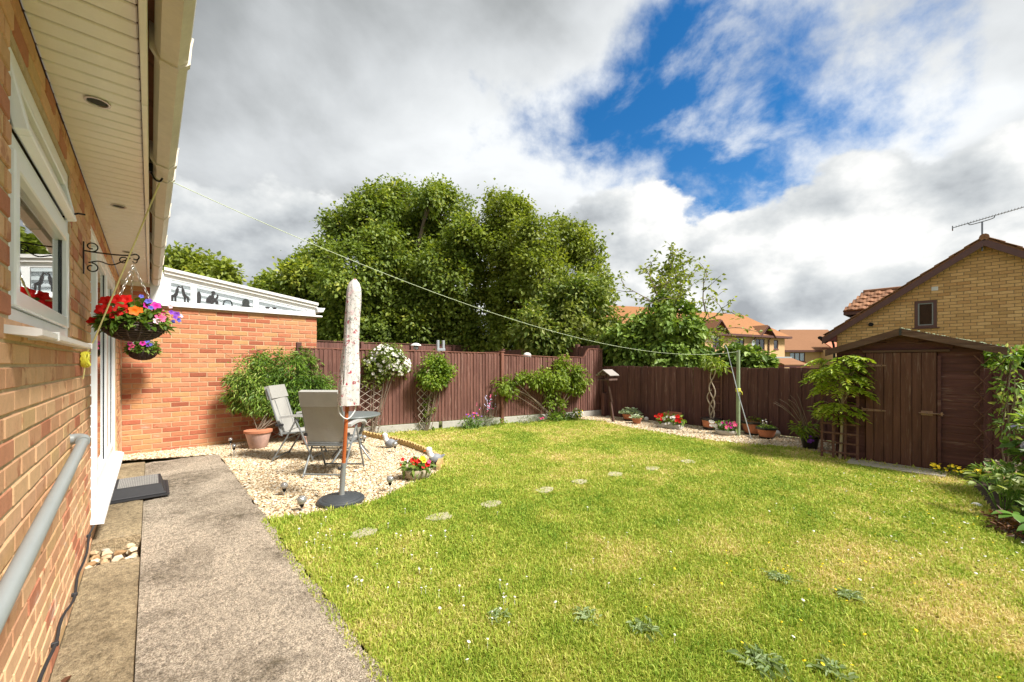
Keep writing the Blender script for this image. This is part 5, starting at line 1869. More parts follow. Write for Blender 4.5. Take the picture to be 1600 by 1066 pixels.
ds.lathe([(0.02, 0.0), (0.18, 0.03), (0.30, 0.09), (0.29, 0.11), (0.17, 0.05), (0.01, 0.02)], 14, (0, 0, 0), Matrix.Translation((7.05, -0.25, 3.52)) @ Matrix.Rotation(rad(100), 4, 'X'))
ds.tube([(7.05, 0.0, 3.5), (7.05, -0.25, 3.52)], 0.03, 6)
ds.build('satellite_dish', M['galv'], hm, True)
po_ = MB()
po_.prism([(-1.6, 1.30), (0.0, 2.0), (0.0, 1.9), (-1.6, 1.2)], 10.2, 14.5, 'X')
po_.build('porch_roof', M['roof_far_b'], hm)
MB().box(10.25, 14.4, -1.5, -1.44, 1.0, 1.22).prism([(-1.5, 1.15), (0, 1.85), (0, 0.0), (-1.5, 0.0)], 10.25, 10.32, 'X').build('porch_side', M['darkred_trim'], hm)
MB().box(10.1, 14.4, -0.06, -0.01, 1.98, 2.14).build('lead_flashing', M['galv'], hm)
fa2 = MB()
fa2.tube([(5.9, 4.5, 7.1), (5.9, 4.5, 8.2)], 0.035, 6)
fa2.tube([(5.0, 4.5, 8.1), (7.4, 4.5, 8.35)], 0.02, 5)
for k in range(9):
    fa2.tube([(5.2 + k * 0.25, 4.3, 8.13 + k * 0.025), (5.2 + k * 0.25, 4.7, 8.13 + k * 0.025)], 0.012, 4)
fa2.build('aerial', M['antenna'], hm)

FN = Frame((64.408, 16.115), (69.868, 11.219))
hn = local_house('far_house', 'far house with steep red-brown tiled roof and three light window', FN)
holes = [(0.7, 2.79, 1.66, 2.88)]
wall_with(hn, -0.05, 8.5, 0.0, 8.0, 3.1, holes, M['brick_far'])
far_window(hn, *holes[0], M['dark_trim'], 3, 0.06, True)
r_ = MB()
V8 = [(-0.3, -0.5, 3.15), (9.0, -0.5, 3.15), (9.0, 4.0, 6.35), (2.0, 4.0, 6.35), (9.0, 8.5, 3.15), (-0.3, 8.5, 3.15)]
r_.add(V8, [(0, 1, 2, 3), (3, 2, 4, 5), (1, 4, 2), (0, 3, 5), (0, 5, 4, 1)])
r_.build('roof', M['roof_far_b'], hn)
MB().box(-0.3, 9.0, -0.56, -0.50, 2.92, 3.2).build('fascia', M['dark_trim'], hn)
r_ = MB()
r_.prism([(-2.6, 3.3), (-0.2, 4.75), (-0.2, 4.6), (-2.6, 3.15)], 4.6, 9.0, 'X')
r_.build('lean_to_roof', M['tile_red'], hn)
MB().box(4.8, 9.0, -2.4, -0.1, 0, 3.25).build('lean_to', M['brick_far'], hn)
MB().box(1.3, 3.4, -0.05, -0.005, 0.2, 1.56).build('tile_hanging', M['tile_red'], hn)

FOo = Frame((31.0, 27.0), (38.5, 21.0))
ho = local_house('roof_house', 'house mostly hidden by the ivy hedge, orange tiled ridge with black flue', FOo)
wall_with(ho, 0.0, 12.0, 0.0, 8.0, 4.6, [], M['brick_far'])
r_ = MB()
V8 = [(-0.5, -0.5, 4.6), (12.5, -0.5, 4.6), (11.2, 4.0, 7.7), (-0.5, 4.0, 8.15), (12.5, 8.5, 4.6), (-0.5, 8.5, 4.6)]
r_.add(V8, [(0, 1, 2, 3), (3, 2, 4, 5), (1, 4, 2), (0, 3, 5), (0, 5, 4, 1)])
r_.build('roof', M['roof_far_a'], ho)
MB().tube([(3.9, 3.4, 7.2), (3.9, 3.4, 8.3)], 0.14, 8).build('flue', M['black_metal'], ho)
MB().tube([(10.4, 3.4, 7.2), (10.4, 3.4, 8.1)], 0.14, 8).build('flue', M['black_metal'], ho)

# ------------------------------------------------------------------ trees and shrubs
LOB_A = [(5.49, 18.8, 5.97, 0.73), (6.61, 19.11, 7.32, 1.12), (7.48, 17.58, 8.09, 1.21), (9.01, 17.21, 8.66, 1.2), (10.28, 16.18, 8.54, 1.14), (10.11, 13.92, 6.72, 0.98), (6.51, 16.92, 5.11, 1.77), (9.37, 17.9, 6.31, 2.3), (9.85, 14.98, 5.0, 1.63), (5.53, 18.75, 4.29, 1.4), (8.43, 19.42, 3.89, 2.1), (9.9, 15.85, 3.39, 1.64), (9.37, 17.89, 2.42, 1.74), (6.42, 18.99, 2.66, 1.4), (8.62, 17.72, 9.34, 0.54), (8.94, 15.34, 8.57, 0.44), (7.0, 19.15, 8.25, 0.48), (5.7, 21.32, 6.49, 0.44)]
LOB_A += [(8.5, 16.5, 3.0, 1.8), (7.2, 17.0, 2.5, 1.6), (10.5, 14.9, 2.2, 1.3), (6.0, 17.5, 3.2, 1.3), (9.0, 16.6, 4.6, 1.6), (7.6, 16.6, 6.2, 1.3)]
LOB_B = [(11.23, 12.85, 7.71, 0.81), (12.08, 12.84, 8.06, 0.45), (11.34, 13.27, 6.47, 1.16), (11.34, 11.14, 6.34, 0.76), (13.57, 11.56, 6.81, 0.95), (13.91, 10.68, 6.0, 0.71), (13.5, 10.04, 4.62, 0.68), (11.47, 10.91, 4.98, 1.25), (11.98, 13.36, 4.33, 1.6), (12.9, 11.17, 3.9, 1.24), (11.0, 13.73, 2.74, 1.28), (12.81, 12.66, 2.63, 1.2), (11.1, 13.63, 8.59, 0.28), (14.33, 11.46, 7.23, 0.34)]
LOB_E = [(9.64, 8.35, 2.97, 0.8), (10.7, 8.16, 3.35, 0.76), (9.4, 8.66, 2.17, 0.81), (10.62, 8.49, 2.31, 0.96), (11.18, 7.88, 2.45, 0.6), (8.68, 8.66, 2.43, 0.58), (9.59, 7.91, 3.6, 0.43), (10.48, 7.26, 1.85, 0.59), (10.81, 8.38, 1.78, 0.85)]
LOB_I = [(9.62, 6.1, 1.98, 0.55), (10.1, 5.75, 2.25, 0.6), (10.31, 5.13, 2.47, 0.65), (10.8, 4.95, 2.15, 0.55), (9.75, 5.92, 1.62, 0.55), (10.1, 5.38, 1.71, 0.68), (10.9, 4.98, 1.54, 0.59), (9.9, 6.5, 1.81, 0.5), (10.54, 5.43, 2.98, 0.32)]
LOB_C = [(3.95, 20.09, 4.55, 0.67), (4.37, 19.19, 4.21, 0.82), (4.61, 18.16, 4.77, 0.68), (3.6, 20.18, 4.39, 0.39), (4.56, 19.49, 3.29, 0.84), (5.17, 18.86, 3.84, 0.83)]
LOB_S = [(0.86, 18.78, 4.82, 0.51), (1.3, 18.54, 4.96, 0.47), (1.77, 17.58, 4.53, 0.41), (0.61, 19.29, 4.63, 0.47), (2.06, 17.7, 4.54, 0.28), (1.1, 18.26, 4.2, 0.68)]


def sprigs(mb, lobes, n, r0, org, seed, up=0.6):
    """bare twigs sticking out of the lobes; returns their tips"""
    r = random.Random(seed)
    tips = []
    for _ in range(n):
        l = r.choice(lobes)
        d = Vector((r.gauss(0, 1), r.gauss(0, 1), abs(r.gauss(0, 1)) * up + 0.3)).normalized()
        a = Vector(l[:3]) + d * l[3] * 0.5
        b = Vector(l[:3]) + d * (l[3] * r.uniform(1.05, 1.45)) + Vector((r.uniform(-.1, .1), r.uniform(-.1, .1), 0))
        mid = (a + b) / 2 + Vector((r.uniform(-.12, .12), r.uniform(-.12, .12), r.uniform(-.05, .1)))
        mb.tube([a, mid, b], [r0, r0 * 0.7, r0 * 0.3], 4, False)
        tips.append((mid, b))
    return tips


def tree(name, label, base, lobes, per, L, Wd, mat, trunk_r=0.22, split=1.6, clump=0.22, ncl=26, cat='tree', twigs=40, seed=1, droop=0.15, six=False, jitter=0.45, bark='bark', shell=0.4, group=None, ragged=7):
    root = empty(name, base, label, cat, group)
    c = np.mean(np.array([l[:3] for l in lobes]), axis=0)
    t = MB(base)
    fork = Vector((base[0] * 0.6 + c[0] * 0.4, base[1] * 0.6 + c[1] * 0.4, base[2] + split))
    t.tube(spline([base, Vector(base).lerp(fork, 0.5) + Vector((0.05, -0.04, 0)), fork], 4), [trunk_r * (1.15 - 0.3 * i / 8) for i in range(9)], 9)
    rr = random.Random(seed)
    for l in lobes:
        p = Vector(l[:3])
        mid = fork.lerp(p, 0.5) + Vector((rr.uniform(-.25, .25), rr.uniform(-.25, .25), rr.uniform(-.3, .1))) * min(1.0, l[3])
        t.tube(spline([fork, mid, p], 4), [trunk_r * 0.55 * (1 - 0.09 * i) for i in range(9)], 6)
        for _ in range(5):
            d = Vector((rr.gauss(0, 1), rr.gauss(0, 1), rr.gauss(0.3, 1))).normalized()
            t.tube([p.lerp(mid, rr.random() * 0.4), p + d * l[3] * 0.55, p + d * l[3] * 0.95], [trunk_r * 0.16, trunk_r * 0.10, trunk_r * 0.04], 5, False)
    tips = sprigs(t, lobes, twigs, max(0.008, trunk_r * 0.06), base, seed + 1) if twigs else []
    t.build('trunk', M[bark], root, True)
    blobs = list(lobes)
    if ragged:                                           # smaller boughs breaking up the outline of each lobe
        for l in lobes:
            for _ in range(ragged):
                d = Vector((rr.gauss(0, 1), rr.gauss(0, 1), rr.gauss(0.25, 1))).normalized()
                q = l[3] * rr.uniform(0.22, 0.42)
                p = Vector(l[:3]) + d * l[3] * rr.uniform(0.75, 1.05)
                blobs.append((p.x, p.y, p.z, q, q, q * 0.8))
    me = blob_leaves(blobs, per, L, Wd, mat, base, six=six, droop=droop, clump=clump, ncl=ncl, jitter=jitter, shell=shell)
    link('crown', me, root)
    if tips:                                             # leaves along the twigs at the outline
        P, D = [], []
        for a, b in tips:
            for k in range(rr.randint(5, 13)):
                q = a.lerp(b, rr.random() ** 0.7)
                P.append([q.x - base[0] + rr.gauss(0, L * .25), q.y - base[1] + rr.gauss(0, L * .25), q.z - base[2] + rr.gauss(0, L * .25)])
                D.append([rr.gauss(0, 1), rr.gauss(0, 1), rr.gauss(0, .6)])
        P = np.array(P); D = np.array(D)
        link('outer_leaves', leaves(P, D, rand_dirs(len(P)) + np.array([0, 0, 0.8]), L * (0.6 + .6 * rng.random(len(P))), Wd * (0.6 + .6 * rng.random(len(P))), 0.25, droop, six, None, mat), root)
    return root


tree('maple_tree', 'huge dense maple filling the sky behind the red-brown fence', (8.2, 17.6, -0.09), [(a, b, c - 0.1, d * 0.90) for a, b, c, d in LOB_A], 3200, 0.145, 0.108, M['leaf_tree'], 0.32, 1.4, 0.22, 34, seed=3, twigs=150)
tree('field_maple', 'looser lighter green tree beside the huge maple, ragged twigs on top', (12.2, 12.4, -0.09), [(a, b, c - 0.1, d * 0.92) for a, b, c, d in LOB_B], 3300, 0.135, 0.10, M['leaf_tree_b'], 0.22, 1.3, 0.19, 32, seed=5, twigs=110)
tree('elder_bush', 'pale yellow-green elder bush above the swept fence corner', (10.2, 8.4, -0.09), LOB_E, 3000, 0.14, 0.08, M['leaf_elder'], 0.10, 0.8, 0.14, 40, 'bush', 50, 7)
tree('ivy_hedge', 'dense dark green ivy mass rising behind the back fence', (10.3, 5.5, -0.09), [(a, b, c - 0.06, d * 0.9) for a, b, c, d in LOB_I], 3400, 0.12, 0.09, M['leaf_ivy'], 0.12, 0.7, 0.09, 60, 'hedge', 30, 9, droop=0.35, six=True)
tree('conifer', 'low dark tree beside the huge maple beyond the extension roof', (4.4, 19.3, -0.09), LOB_C, 1900, 0.2, 0.13, M['leaf_tree'], 0.15, 1.4, 0.18, 30, 'tree', 30, 11)
tree('small_tree', 'small tree top showing above the white glazed roof', (1.2, 18.5, -0.09), LOB_S, 2100, 0.2, 0.11, M['leaf_tree_b'], 0.12, 2.6, 0.15, 30, 'tree', 26, 13)

# low shrub between ivy and washing pole, tips over the fence
tree('laurel_bush', 'small glossy bush peeping over the back fence by the washing pole', (9.75, 3.35, -0.09), [(9.75, 3.55, 1.45, 0.30), (9.8, 3.25, 1.50, 0.32), (9.85, 2.95, 1.42, 0.28)], 3300, 0.13, 0.075, M['leaf_ivy'], 0.05, 0.7, 0.0, 30, 'bush', 8, 17, six=True)
tree('garden_bush', 'bright green bush showing over the fence right of the shed', (9.7, -0.45, -0.09), [(9.7, -0.25, 1.30, 0.26), (9.7, -0.55, 1.33, 0.28), (9.75, -0.9, 1.30, 0.28)], 3300, 0.12, 0.07, M['leaf_rose'], 0.05, 0.6, 0.0, 30, 'bush', 6, 18, six=True)

# thin open tree with few leaves above the ivy
def spindly():
    base = (11.4, 5.75, -0.09)
    root = empty('sapling', base, 'thin open branched tree with sparse leaves above the ivy', 'tree')
    r = random.Random(21)
    t = MB(base)
    right = Vector((math.cos(_th), -math.sin(_th), 0))
    P, D = [], []
    def grow(p, d, L, rad_, lev):
        n = 5
        pts = [p]
        q = p
        for i in range(n):
            d = (d + Vector((r.gauss(0, .16), r.gauss(0, .16), r.gauss(0.02, .12)))).normalized()
            q = q + d * L / n
            pts.append(q)
        t.tube(pts, [rad_ * (1 - 0.13 * i) for i in range(n + 1)], 5, False)
        if lev >= 2:
            for i in range(17 if lev == 2 else 15):
                a = pts[0].lerp(pts[-1], 0.2 + 0.8 * r.random()) + Vector((r.gauss(0, .06), r.gauss(0, .06), r.gauss(0, .05)))
                P.append(tuple(a - Vector(base))); D.append((r.gauss(0, 1), r.gauss(0, 1), r.gauss(0, .6)))
        if lev < 3:
            k = 4 if lev else 5
            for i in range(k):
                a = pts[2 + i % 4]
                nd = (d * 0.7 + Vector((r.gauss(0, .7), r.gauss(0, .7), r.gauss(0.1, .4)))).normalized()
                grow(a, nd, L * r.uniform(0.5, 0.72), rad_ * 0.55, lev + 1)
    grow(Vector(base) + Vector((0, 0, 1.6)), Vector((-0.02, 0.05, 1)), 1.9, 0.045, 0)
    grow(Vector(base) + Vector((0, 0, 1.5)), (Vector((0, 0, 1)) + right * 0.45).normalized(), 1.7, 0.040, 1)
    grow(Vector(base) + Vector((0, 0, 1.5)), (Vector((0, 0, .62)) + right * 0.95).normalized(), 1.35, 0.036, 1)
    grow(Vector(base) + Vector((0, 0, 1.6)), (Vector((0, 0, 1)) - right * 0.55).normalized(), 1.9, 0.036, 1)
    t.tube([base, Vector(base) + Vector((0, 0, 1.7))], [0.07, 0.05], 7)
    t.build('trunk', M['twig'], root)
    P = np.array(P); D = np.array(D)
    n = len(P)
    link('crown', leaves(P, D, rand_dirs(n) + np.array([0, 0, 0.8]), 0.13 * (0.6 + 0.7 * rng.random(n)), 0.07, 0.25, 0.2, False, None, M['leaf_tree_b']), root)
spindly()

# ------------------------------------------------------------------ things on the patio
# plastic half step on a rubber mat
mo = MB((-0.1, 5.82, 0))
mo.box(-0.335, 0.150, 5.50, 6.15, 0.034, 0.044, 0.003)
mo.box(-0.335, 0.150, 5.50, 5.52, 0.0441, 0.052).box(-0.335, 0.150, 6.13, 6.15, 0.0441, 0.052).box(0.13, 0.150, 5.52, 6.13, 0.0441, 0.052).box(-0.335, -0.315, 5.52, 6.13, 0.0441, 0.052)
tag(mo.build('rubber_mat', M['rubber']), 'black rubber tray mat under the plastic step', 'mat').location = (-0.1, 5.82, 0)
so = empty('door_step', (-0.1, 5.82, 0.045), 'black plastic half step with grey studded tread by the patio door', 'step')
sm_ = MB((-0.1, 5.82, 0.045))
x0, x1, y0, y1, zb_, zt_ = -0.30, 0.115, 5.545, 6.105, 0.0455, 0.150
sm_.add([(x0, y0, zb_), (x1, y0, zb_), (x1, y1, zb_), (x0, y1, zb_), (x0 + .03, y0 + .03, zt_), (x1 - .03, y0 + .03, zt_), (x1 - .03, y1 - .03, zt_), (x0 + .03, y1 - .03, zt_)], [(0, 3, 2, 1), (4, 5, 6, 7), (0, 1, 5, 4), (1, 2, 6, 5), (2, 3, 7, 6), (3, 0, 4, 7)])
sm_.build('body', M['rubber'], so)
MB((-0.1, 5.82, 0.045)).box(x0 - .012, x1 + .012, y0 - .012, y1 + .012, 0.0455, 0.066, 0.006).build('skirt', M['rubber'], so)
MB((-0.1, 5.82, 0.045)).box(x0 + .05, x1 - .05, y0 + .05, y1 - .05, zt_ + 0.0005, zt_ + 0.006, 0.002).build('tread', M['tread'], so)

# folding recliner chairs
def make_chair(label, loc, facing):
    """local: +Y is where the sitter looks, origin on the ground"""
    o = empty('garden_chair', loc, label, 'chair', 'folding garden chairs', math.atan2(facing[1], facing[0]) - math.pi / 2)
    w = 0.265
    CM = M['chair_metal']
    for s in (-1, 1):
        f = MB().tube([(s * w, 0.03, 0.61), (s * w, 0.27, 0.015)], 0.0125, 8); f.build('front_leg', CM, o, True)
        r = MB().tube([(s * w, 0.05, 0.61), (s * (w - .02), -0.10, 0.33), (s * (w - .02), -0.29, 0.015)], 0.0125, 8); r.build('rear_leg', CM, o, True)
        a = MB()
        prof = []
        for k in range(9):
            y = -0.17 + 0.46 * k / 8
            prof.append((y, 0.625 + 0.022 * math.sin(k / 8 * math.pi) - (0.03 if k == 8 else 0)))
        pts = [(p[0], p[1] + 0.016) for p in prof] + [(p[0], p[1] - 0.014) for p in prof[::-1]]
        a.prism(pts, s * w - 0.030, s * w + 0.030, 'X')
        a.build('armrest', M['chair_arm'], o)
    for (y, z, nm) in ((0.255, 0.045, 'front_stretcher'), (-0.275, 0.045, 'rear_stretcher'), (-0.10, 0.33, 'seat_bar')):
        MB().tube([(-w + 0.01, y, z), (w - 0.01, y, z)], 0.011, 8).build(nm, CM, o, True)
    # seat and back frames
    sfm = MB()
    for s in (-1, 1):
        sfm.tube([(s * 0.235, -0.20, 0.385), (s * 0.235, 0.26, 0.425)], 0.013, 8)
    sfm.tube([(-0.235, 0.26, 0.425), (0.235, 0.26, 0.425)], 0.013, 8)
    sfm.tube([(-0.235, -0.20, 0.385), (0.235, -0.20, 0.385)], 0.013, 8)
    sfm.build('seat_frame', CM, o, True)
    def panel(y0, z0, y1, z1, half, th, nm, sag, nx=7, ny=14, r=1):
        g = MB()
        d = Vector((0, y1 - y0, z1 - z0)); L = d.length; d.normalize()
        nrm = Vector((0, -d.z, d.y))
        top, bot = [], []
        vs = []
        for j in range(ny + 1):
            t = j / ny
            for i in range(nx + 1):
                u = i / nx * 2 - 1
                b = sag * (1 - u * u) * math.sin(math.pi * t) + 0.006 * math.sin(9 * t + 3 * u) * (1 - u * u)
                hw = half * (1 - 0.10 * (t > 0.96) - 0.03 * (t > 0.9))
                p = Vector((u * hw, y0, z0)) + d * (L * t) + nrm * b
                vs.append(p)
        n1 = len(vs)
        vs += [p - nrm * th for p in vs]
        fs = []
        for j in range(ny):
            for i in range(nx):
                a = j * (nx + 1) + i
                fs.append((a, a + 1, a + nx + 2, a + nx + 1))
                fs.append((n1 + a, n1 + a + nx + 1, n1 + a + nx + 2, n1 + a + 1))
        ring = [i for i in range(nx + 1)] + [j * (nx + 1) + nx for j in range(1, ny + 1)] + [ny * (nx + 1) + i for i in range(nx - 1, -1, -1)] + [j * (nx + 1) for j in range(ny - 1, 0, -1)]
        for k in range(len(ring)):
            a, b = ring[k], ring[(k + 1) % len(ring)]
            fs.append((a, n1 + a, n1 + b, b))
        g.add(vs, fs)
        return g.build(nm, M['fabric'], o, True)
    panel(-0.18, 0.398, 0.25, 0.436, 0.225, 0.014, 'seat', -0.02)
    bp = panel(-0.185, 0.40, -0.385, 1.055, 0.238, 0.020, 'backrest', -0.022)
    d = Vector((0, -0.20, 0.655)).normalized()
    nrm = Vector((0, -d.z, d.y))
    hp = MB()
    for (t0, t1, e) in ((0.50, 0.675, 0.022),):
        a = Vector((0, -0.185, 0.40)) + d * t0
        b = Vector((0, -0.185, 0.40)) + d * (t1 + 0.014)
        for sgn in (1,):
            vs = []
            for p, q in ((a, 0.246), (b, 0.235)):
                for off in (e, -e - 0.022):
                    for s in (-1, 1):
                        vs.append(p + Vector((s * q, 0, 0)) + nrm * off)
            hp.add(vs, [(0, 1, 3, 2), (4, 6, 7, 5), (0, 4, 5, 1), (2, 3, 7, 6), (0, 2, 6, 4), (1, 5, 7, 3)])
    hp.build('head_sleeve', M['fabric'], bp)
    bfm = MB()
    for s in (-1, 1):
        p0 = Vector((s * 0.245, -0.17, 0.36)); p1 = Vector((s * 0.243, -0.17, 0.36)) + d * 0.70
        bfm.tube([p0 - nrm * 0.01, p1 - nrm * 0.01], 0.012, 8)
    for tt in (0.0, 0.035):
        p = Vector((0, -0.175, 0.375)) + d * tt
        bfm.tube([p + Vector((-0.243, -0.012, 0)), p + Vector((0.243, -0.012, 0))], 0.010, 8)
    bfm.build('back_frame', CM, o, True)
    sm2 = MB()
    for s in (-1, 1):
        sm2.tube([Vector((s * 0.165, -0.185, 0.40)) + d * q - nrm * (0.023 + 0.0) + nrm * (-0.022 * math.sin(math.pi * q / 0.685) * (1 - (0.165 / 0.238) ** 2)) for q in (0.04, 0.15, 0.26, 0.37, 0.48)], 0.0035, 5)
    sm2.build('seam', M['chair_metal'], bp)
    for s in (-1, 1):
        MB().box(s * 0.25 - 0.02, s * 0.25 + 0.02, -0.24, -0.14, 0.50, 0.535, 0.006).build('ratchet', M['rubber'], o)
    return o


make_chair('grey folding chair seen from behind next to the parasol', (1.75, 5.34, 0.012), (0.70, 0.70))
make_chair('grey folding chair in front of the potted jasmine', (1.66, 6.52, 0.012), (0.80, -0.60))

# round table
to = empty('patio_table', (2.20, 5.98, 0.012), 'small round grey patio table between the folding chairs', 'table')
MB().lathe([(0.0005, 0.612), (0.36, 0.612), (0.40, 0.618), (0.405, 0.630), (0.400, 0.642), (0.36, 0.645), (0.0005, 0.645)], 40).build('table_top', M['table_top'], to, True)
MB().lathe([(0.30, 0.585), (0.32, 0.585), (0.32, 0.611), (0.30, 0.611)], 32).build('rim', M['chair_metal'], to, True)
for k in range(4):
    a = rad(25 + 90 * k)
    c, s = math.cos(a), math.sin(a)
    MB().tube(spline([(c * 0.30, s * 0.30, 0.60), (c * 0.20, s * 0.20, 0.42), (c * 0.14, s * 0.14, 0.26), (c * 0.24, s * 0.24, 0.12), (c * 0.36, s * 0.36, 0.008)], 4), 0.012, 8).build('leg', M['chair_metal'], to, True)
MB().lathe([(0.135, 0.25), (0.155, 0.25), (0.155, 0.272), (0.135, 0.272)], 24).build('ring', M['chair_metal'], to, True)

# parasol, folded inside a printed cover, leaning a little
po2 = empty('parasol', (1.43, 4.17, 0.0), 'folded parasol in a red floral cover standing in a black round base', 'parasol')
bs = MB()
bs.lathe([(0.215, 0.012), (0.222, 0.020), (0.220, 0.040), (0.205, 0.052), (0.18, 0.050), (0.172, 0.058), (0.10, 0.070), (0.06, 0.078), (0.045, 0.082)], 40)
bs.build('base', M['parasol_base'], po2, True)
lean = Matrix.Rotation(math.atan2(0.135, 2.2), 4, Vector((0.668, 0.744, 0)))
def L3(p): return lean @ Vector(p)
MB().tube([L3((0, 0, 0.07)), L3((0, 0, 0.10)), L3((0, 0, 0.40))], [0.034, 0.026, 0.026], 16).build('socket', M['socket'], po2, True)
kn = MB()
kn.tube([L3((-0.02, -0.018, 0.365)), L3((-0.05, -0.046, 0.365))], 0.007, 8)
kn.ball(L3((-0.058, -0.053, 0.365)), 0.018, 8, 6)
kn.build('knob', M['rubber'], po2, True)
MB().tube([L3((0, 0, 0.38)), L3((0, 0, 1.12))], 0.0185, 14).build('pole', M['pole_wood'], po2, True)
cv = MB()
def cwob(a, z):
    k = max(0.0, min(1.0, (2.2 - z) / 1.2))
    return 1 + 0.13 * math.sin(3 * a + 1.0 + z * 1.5) * k + 0.10 * (abs(math.sin(5 * a + z * 1.3)) - 0.6) * (0.35 + 0.65 * k) + 0.03 * math.sin(5 * a + z * 17)
prof = []
for k in range(30):
    t = k / 29
    z = 0.985 + t * 1.27
    r = 0.100 - 0.042 * t + 0.006 * math.sin(t * 9)
    if t > 0.90:
        r *= math.sqrt(max(0.0, 1 - ((t - 0.90) / 0.102) ** 2)) * 0.98 + 0.02
    prof.append((r, z))
prof = [(0.070, 0.99)] + prof
cv.lathe(prof, 48, (0, 0, 0), lean, cwob)
co_ = cv.build('cover', M['floral'], po2, True)
zp = MB()
zp.tube([L3((-0.075 - 0.0 * k, -0.085 + 0.022 * k / 12, 1.20 + k * 0.055)) for k in range(13)], 0.004, 5)
zp.build('zip', M['socket'], co_, True)
MB().tube(spline([L3((-0.085, 0.02, 1.0)), L3((-0.075, -0.03, 0.90)), L3((-0.005, -0.045, 0.85)), L3((0.065, -0.03, 0.92)), L3((0.09, 0.0, 1.0))], 6), 0.006, 6).build('draw_cord', M['upvc_dirty'], co_, True)

# stake lights, ball ornaments and animal figures
def stake_light(x, y, label, h=0.17, r=0.036):
    o = empty('stake_light', (x, y, 0), label, 'garden light', 'crackle ball lights')
    MB().tube([(0, 0, -0.02), (0, 0, h)], 0.006, 6).build('stake', M['galv'], o, True)
    MB().lathe([(0.010, h - 0.02), (0.018, h - 0.005), (0.020, h + 0.012)], 10).build('collar', M['black_metal'], o, True)
    r *= 0.85
    MB().ball((0, 0, h + 0.012 + r * 0.9), r, 14, 10).build('ball', M['crackle'], o, True)
stake_light(1.05, 4.76, 'crackle ball light in the gravel between path and chair', 0.07, 0.042)
stake_light(1.065, 4.16, 'crackle ball light at the gravel corner by the path and lawn', 0.06, 0.050)
stake_light(1.93, 4.13, 'crackle ball light at the lawn edge beside the parasol base', 0.10, 0.045)
stake_light(0.965, 7.91, 'thin stake light nearest the brick wall', 0.13, 0.034)
stake_light(0.935, 7.30, 'thin stake light near the path end', 0.12, 0.036)
stake_light(2.85, 5.92, 'crackle ball light beside the grey duck figure', 0.09, 0.050)
stake_light(2.80, 7.02, 'crackle ball light at the far end of the scalloped edging', 0.05, 0.05)
def ball_ornament(x, y, label, r=0.055):
    o = MB().ball((0, 0, r * 0.95), r, 14, 10)
    o.lathe([(r * 0.5, 0.0), (r * 0.55, 0.012), (r * 0.3, 0.02)], 10)
    b = o.build('ball_ornament', M['white_ornament'], None, True)
    b.location = (x, y, 0.012)
    tag(b, label, 'ornament', 'pale balls on the gravel border')
ball_ornament(8.876, 5.06, 'pale round ball on the gravel near the small terracotta pot')
ball_ornament(8.80, 4.15, 'pale round ball beside the red and white bedding flowers')
ball_ornament(8.873, 2.345, 'pale round ball right of the two black-rimmed pots', 0.06)
def duck(x, y, rz, label, mats):
    o = empty('duck_figure', (x, y, 0.01), label, 'figurine', None, rz)
    MB().ball((0, 0, 0.075), 0.075, 12, 9, (1.25, 0.85, 0.95)).build('body', mats[1], o, True)
    MB().tube(spline([(0.05, 0, 0.11), (0.075, 0, 0.15), (0.082, 0, 0.19)], 4), [0.045] * 4 + [0.036] * 4 + [0.03], 10).build('neck', mats[0], o, True)
    h = MB().ball((0.09, 0, 0.205), 0.042, 10, 8, (1.1, 0.9, 1))
    h.build('head', mats[0], o, True)
    MB().prism([(0.125, 0.195), (0.165, 0.19), (0.125, 0.207)], -0.015, 0.015, 'Y').build('beak', M['p_orange'], o)
    MB().prism([(-0.08, 0.08), (-0.13, 0.125), (-0.06, 0.11)], -0.03, 0.03, 'Y').build('tail', mats[1], o)
duck(2.95, 6.30, rad(140), 'grey and white duck figure by the scalloped edging', (M['white_ornament'], M['grey_ornament']))
duck(2.93, 4.85, rad(160), 'dark duck figure with white head behind the stone bowl', (M['white_ornament'], M['grey_ornament']))

# scalloped edging stones round the gravel
ed_pts = spline([(3.05, 7.70, 0), (3.195, 6.84, 0), (3.215, 6.15, 0), (3.175, 5.48, 0), (3.045, 4.93, 0), (2.83, 4.60, 0)], 14)
seg = [0.0]
for a, b in zip(ed_pts[:-1], ed_pts[1:]):
    seg.append(seg[-1] + (b - a).length)
def along(s):
    for i in range(len(seg) - 1):
        if seg[i] <= s <= seg[i + 1]:
            t = (s - seg[i]) / (seg[i + 1] - seg[i] + 1e-9)
            d = (ed_pts[i + 1] - ed_pts[i]).normalized()
            return ed_pts[i].lerp(ed_pts[i + 1], t), d
    return ed_pts[-1], (ed_pts[-1] - ed_pts[-2]).normalized()
eo = empty('lawn_edging', (3.2, 6.15, 0), 'row of sandy scalloped edging stones between gravel and lawn', 'edging')
e_ = MB()
sc = [(-0.145, -0.05), (0.145, -0.05), (0.145, 0.055)]
for k in range(3):
    c = 0.0967 - k * 0.0967
    sc += [(c + 0.040, 0.085), (c + 0.015, 0.10), (c - 0.015, 0.10), (c - 0.040, 0.085), (c - 0.048, 0.058)]
e_.prism(sc, -0.022, 0.022, 'Y')
em = e_.mesh('edging_stone', M['edging'])
s = 0.15
while s < seg[-1]:
    p, d = along(s)
    link('edging_stone', em, eo, (p.x - 3.2, p.y - 6.15, R.uniform(-.012, .006)), (R.uniform(-.06, .06), R.uniform(-.04, .04), math.atan2(d.y, d.x)))
    s += 0.297

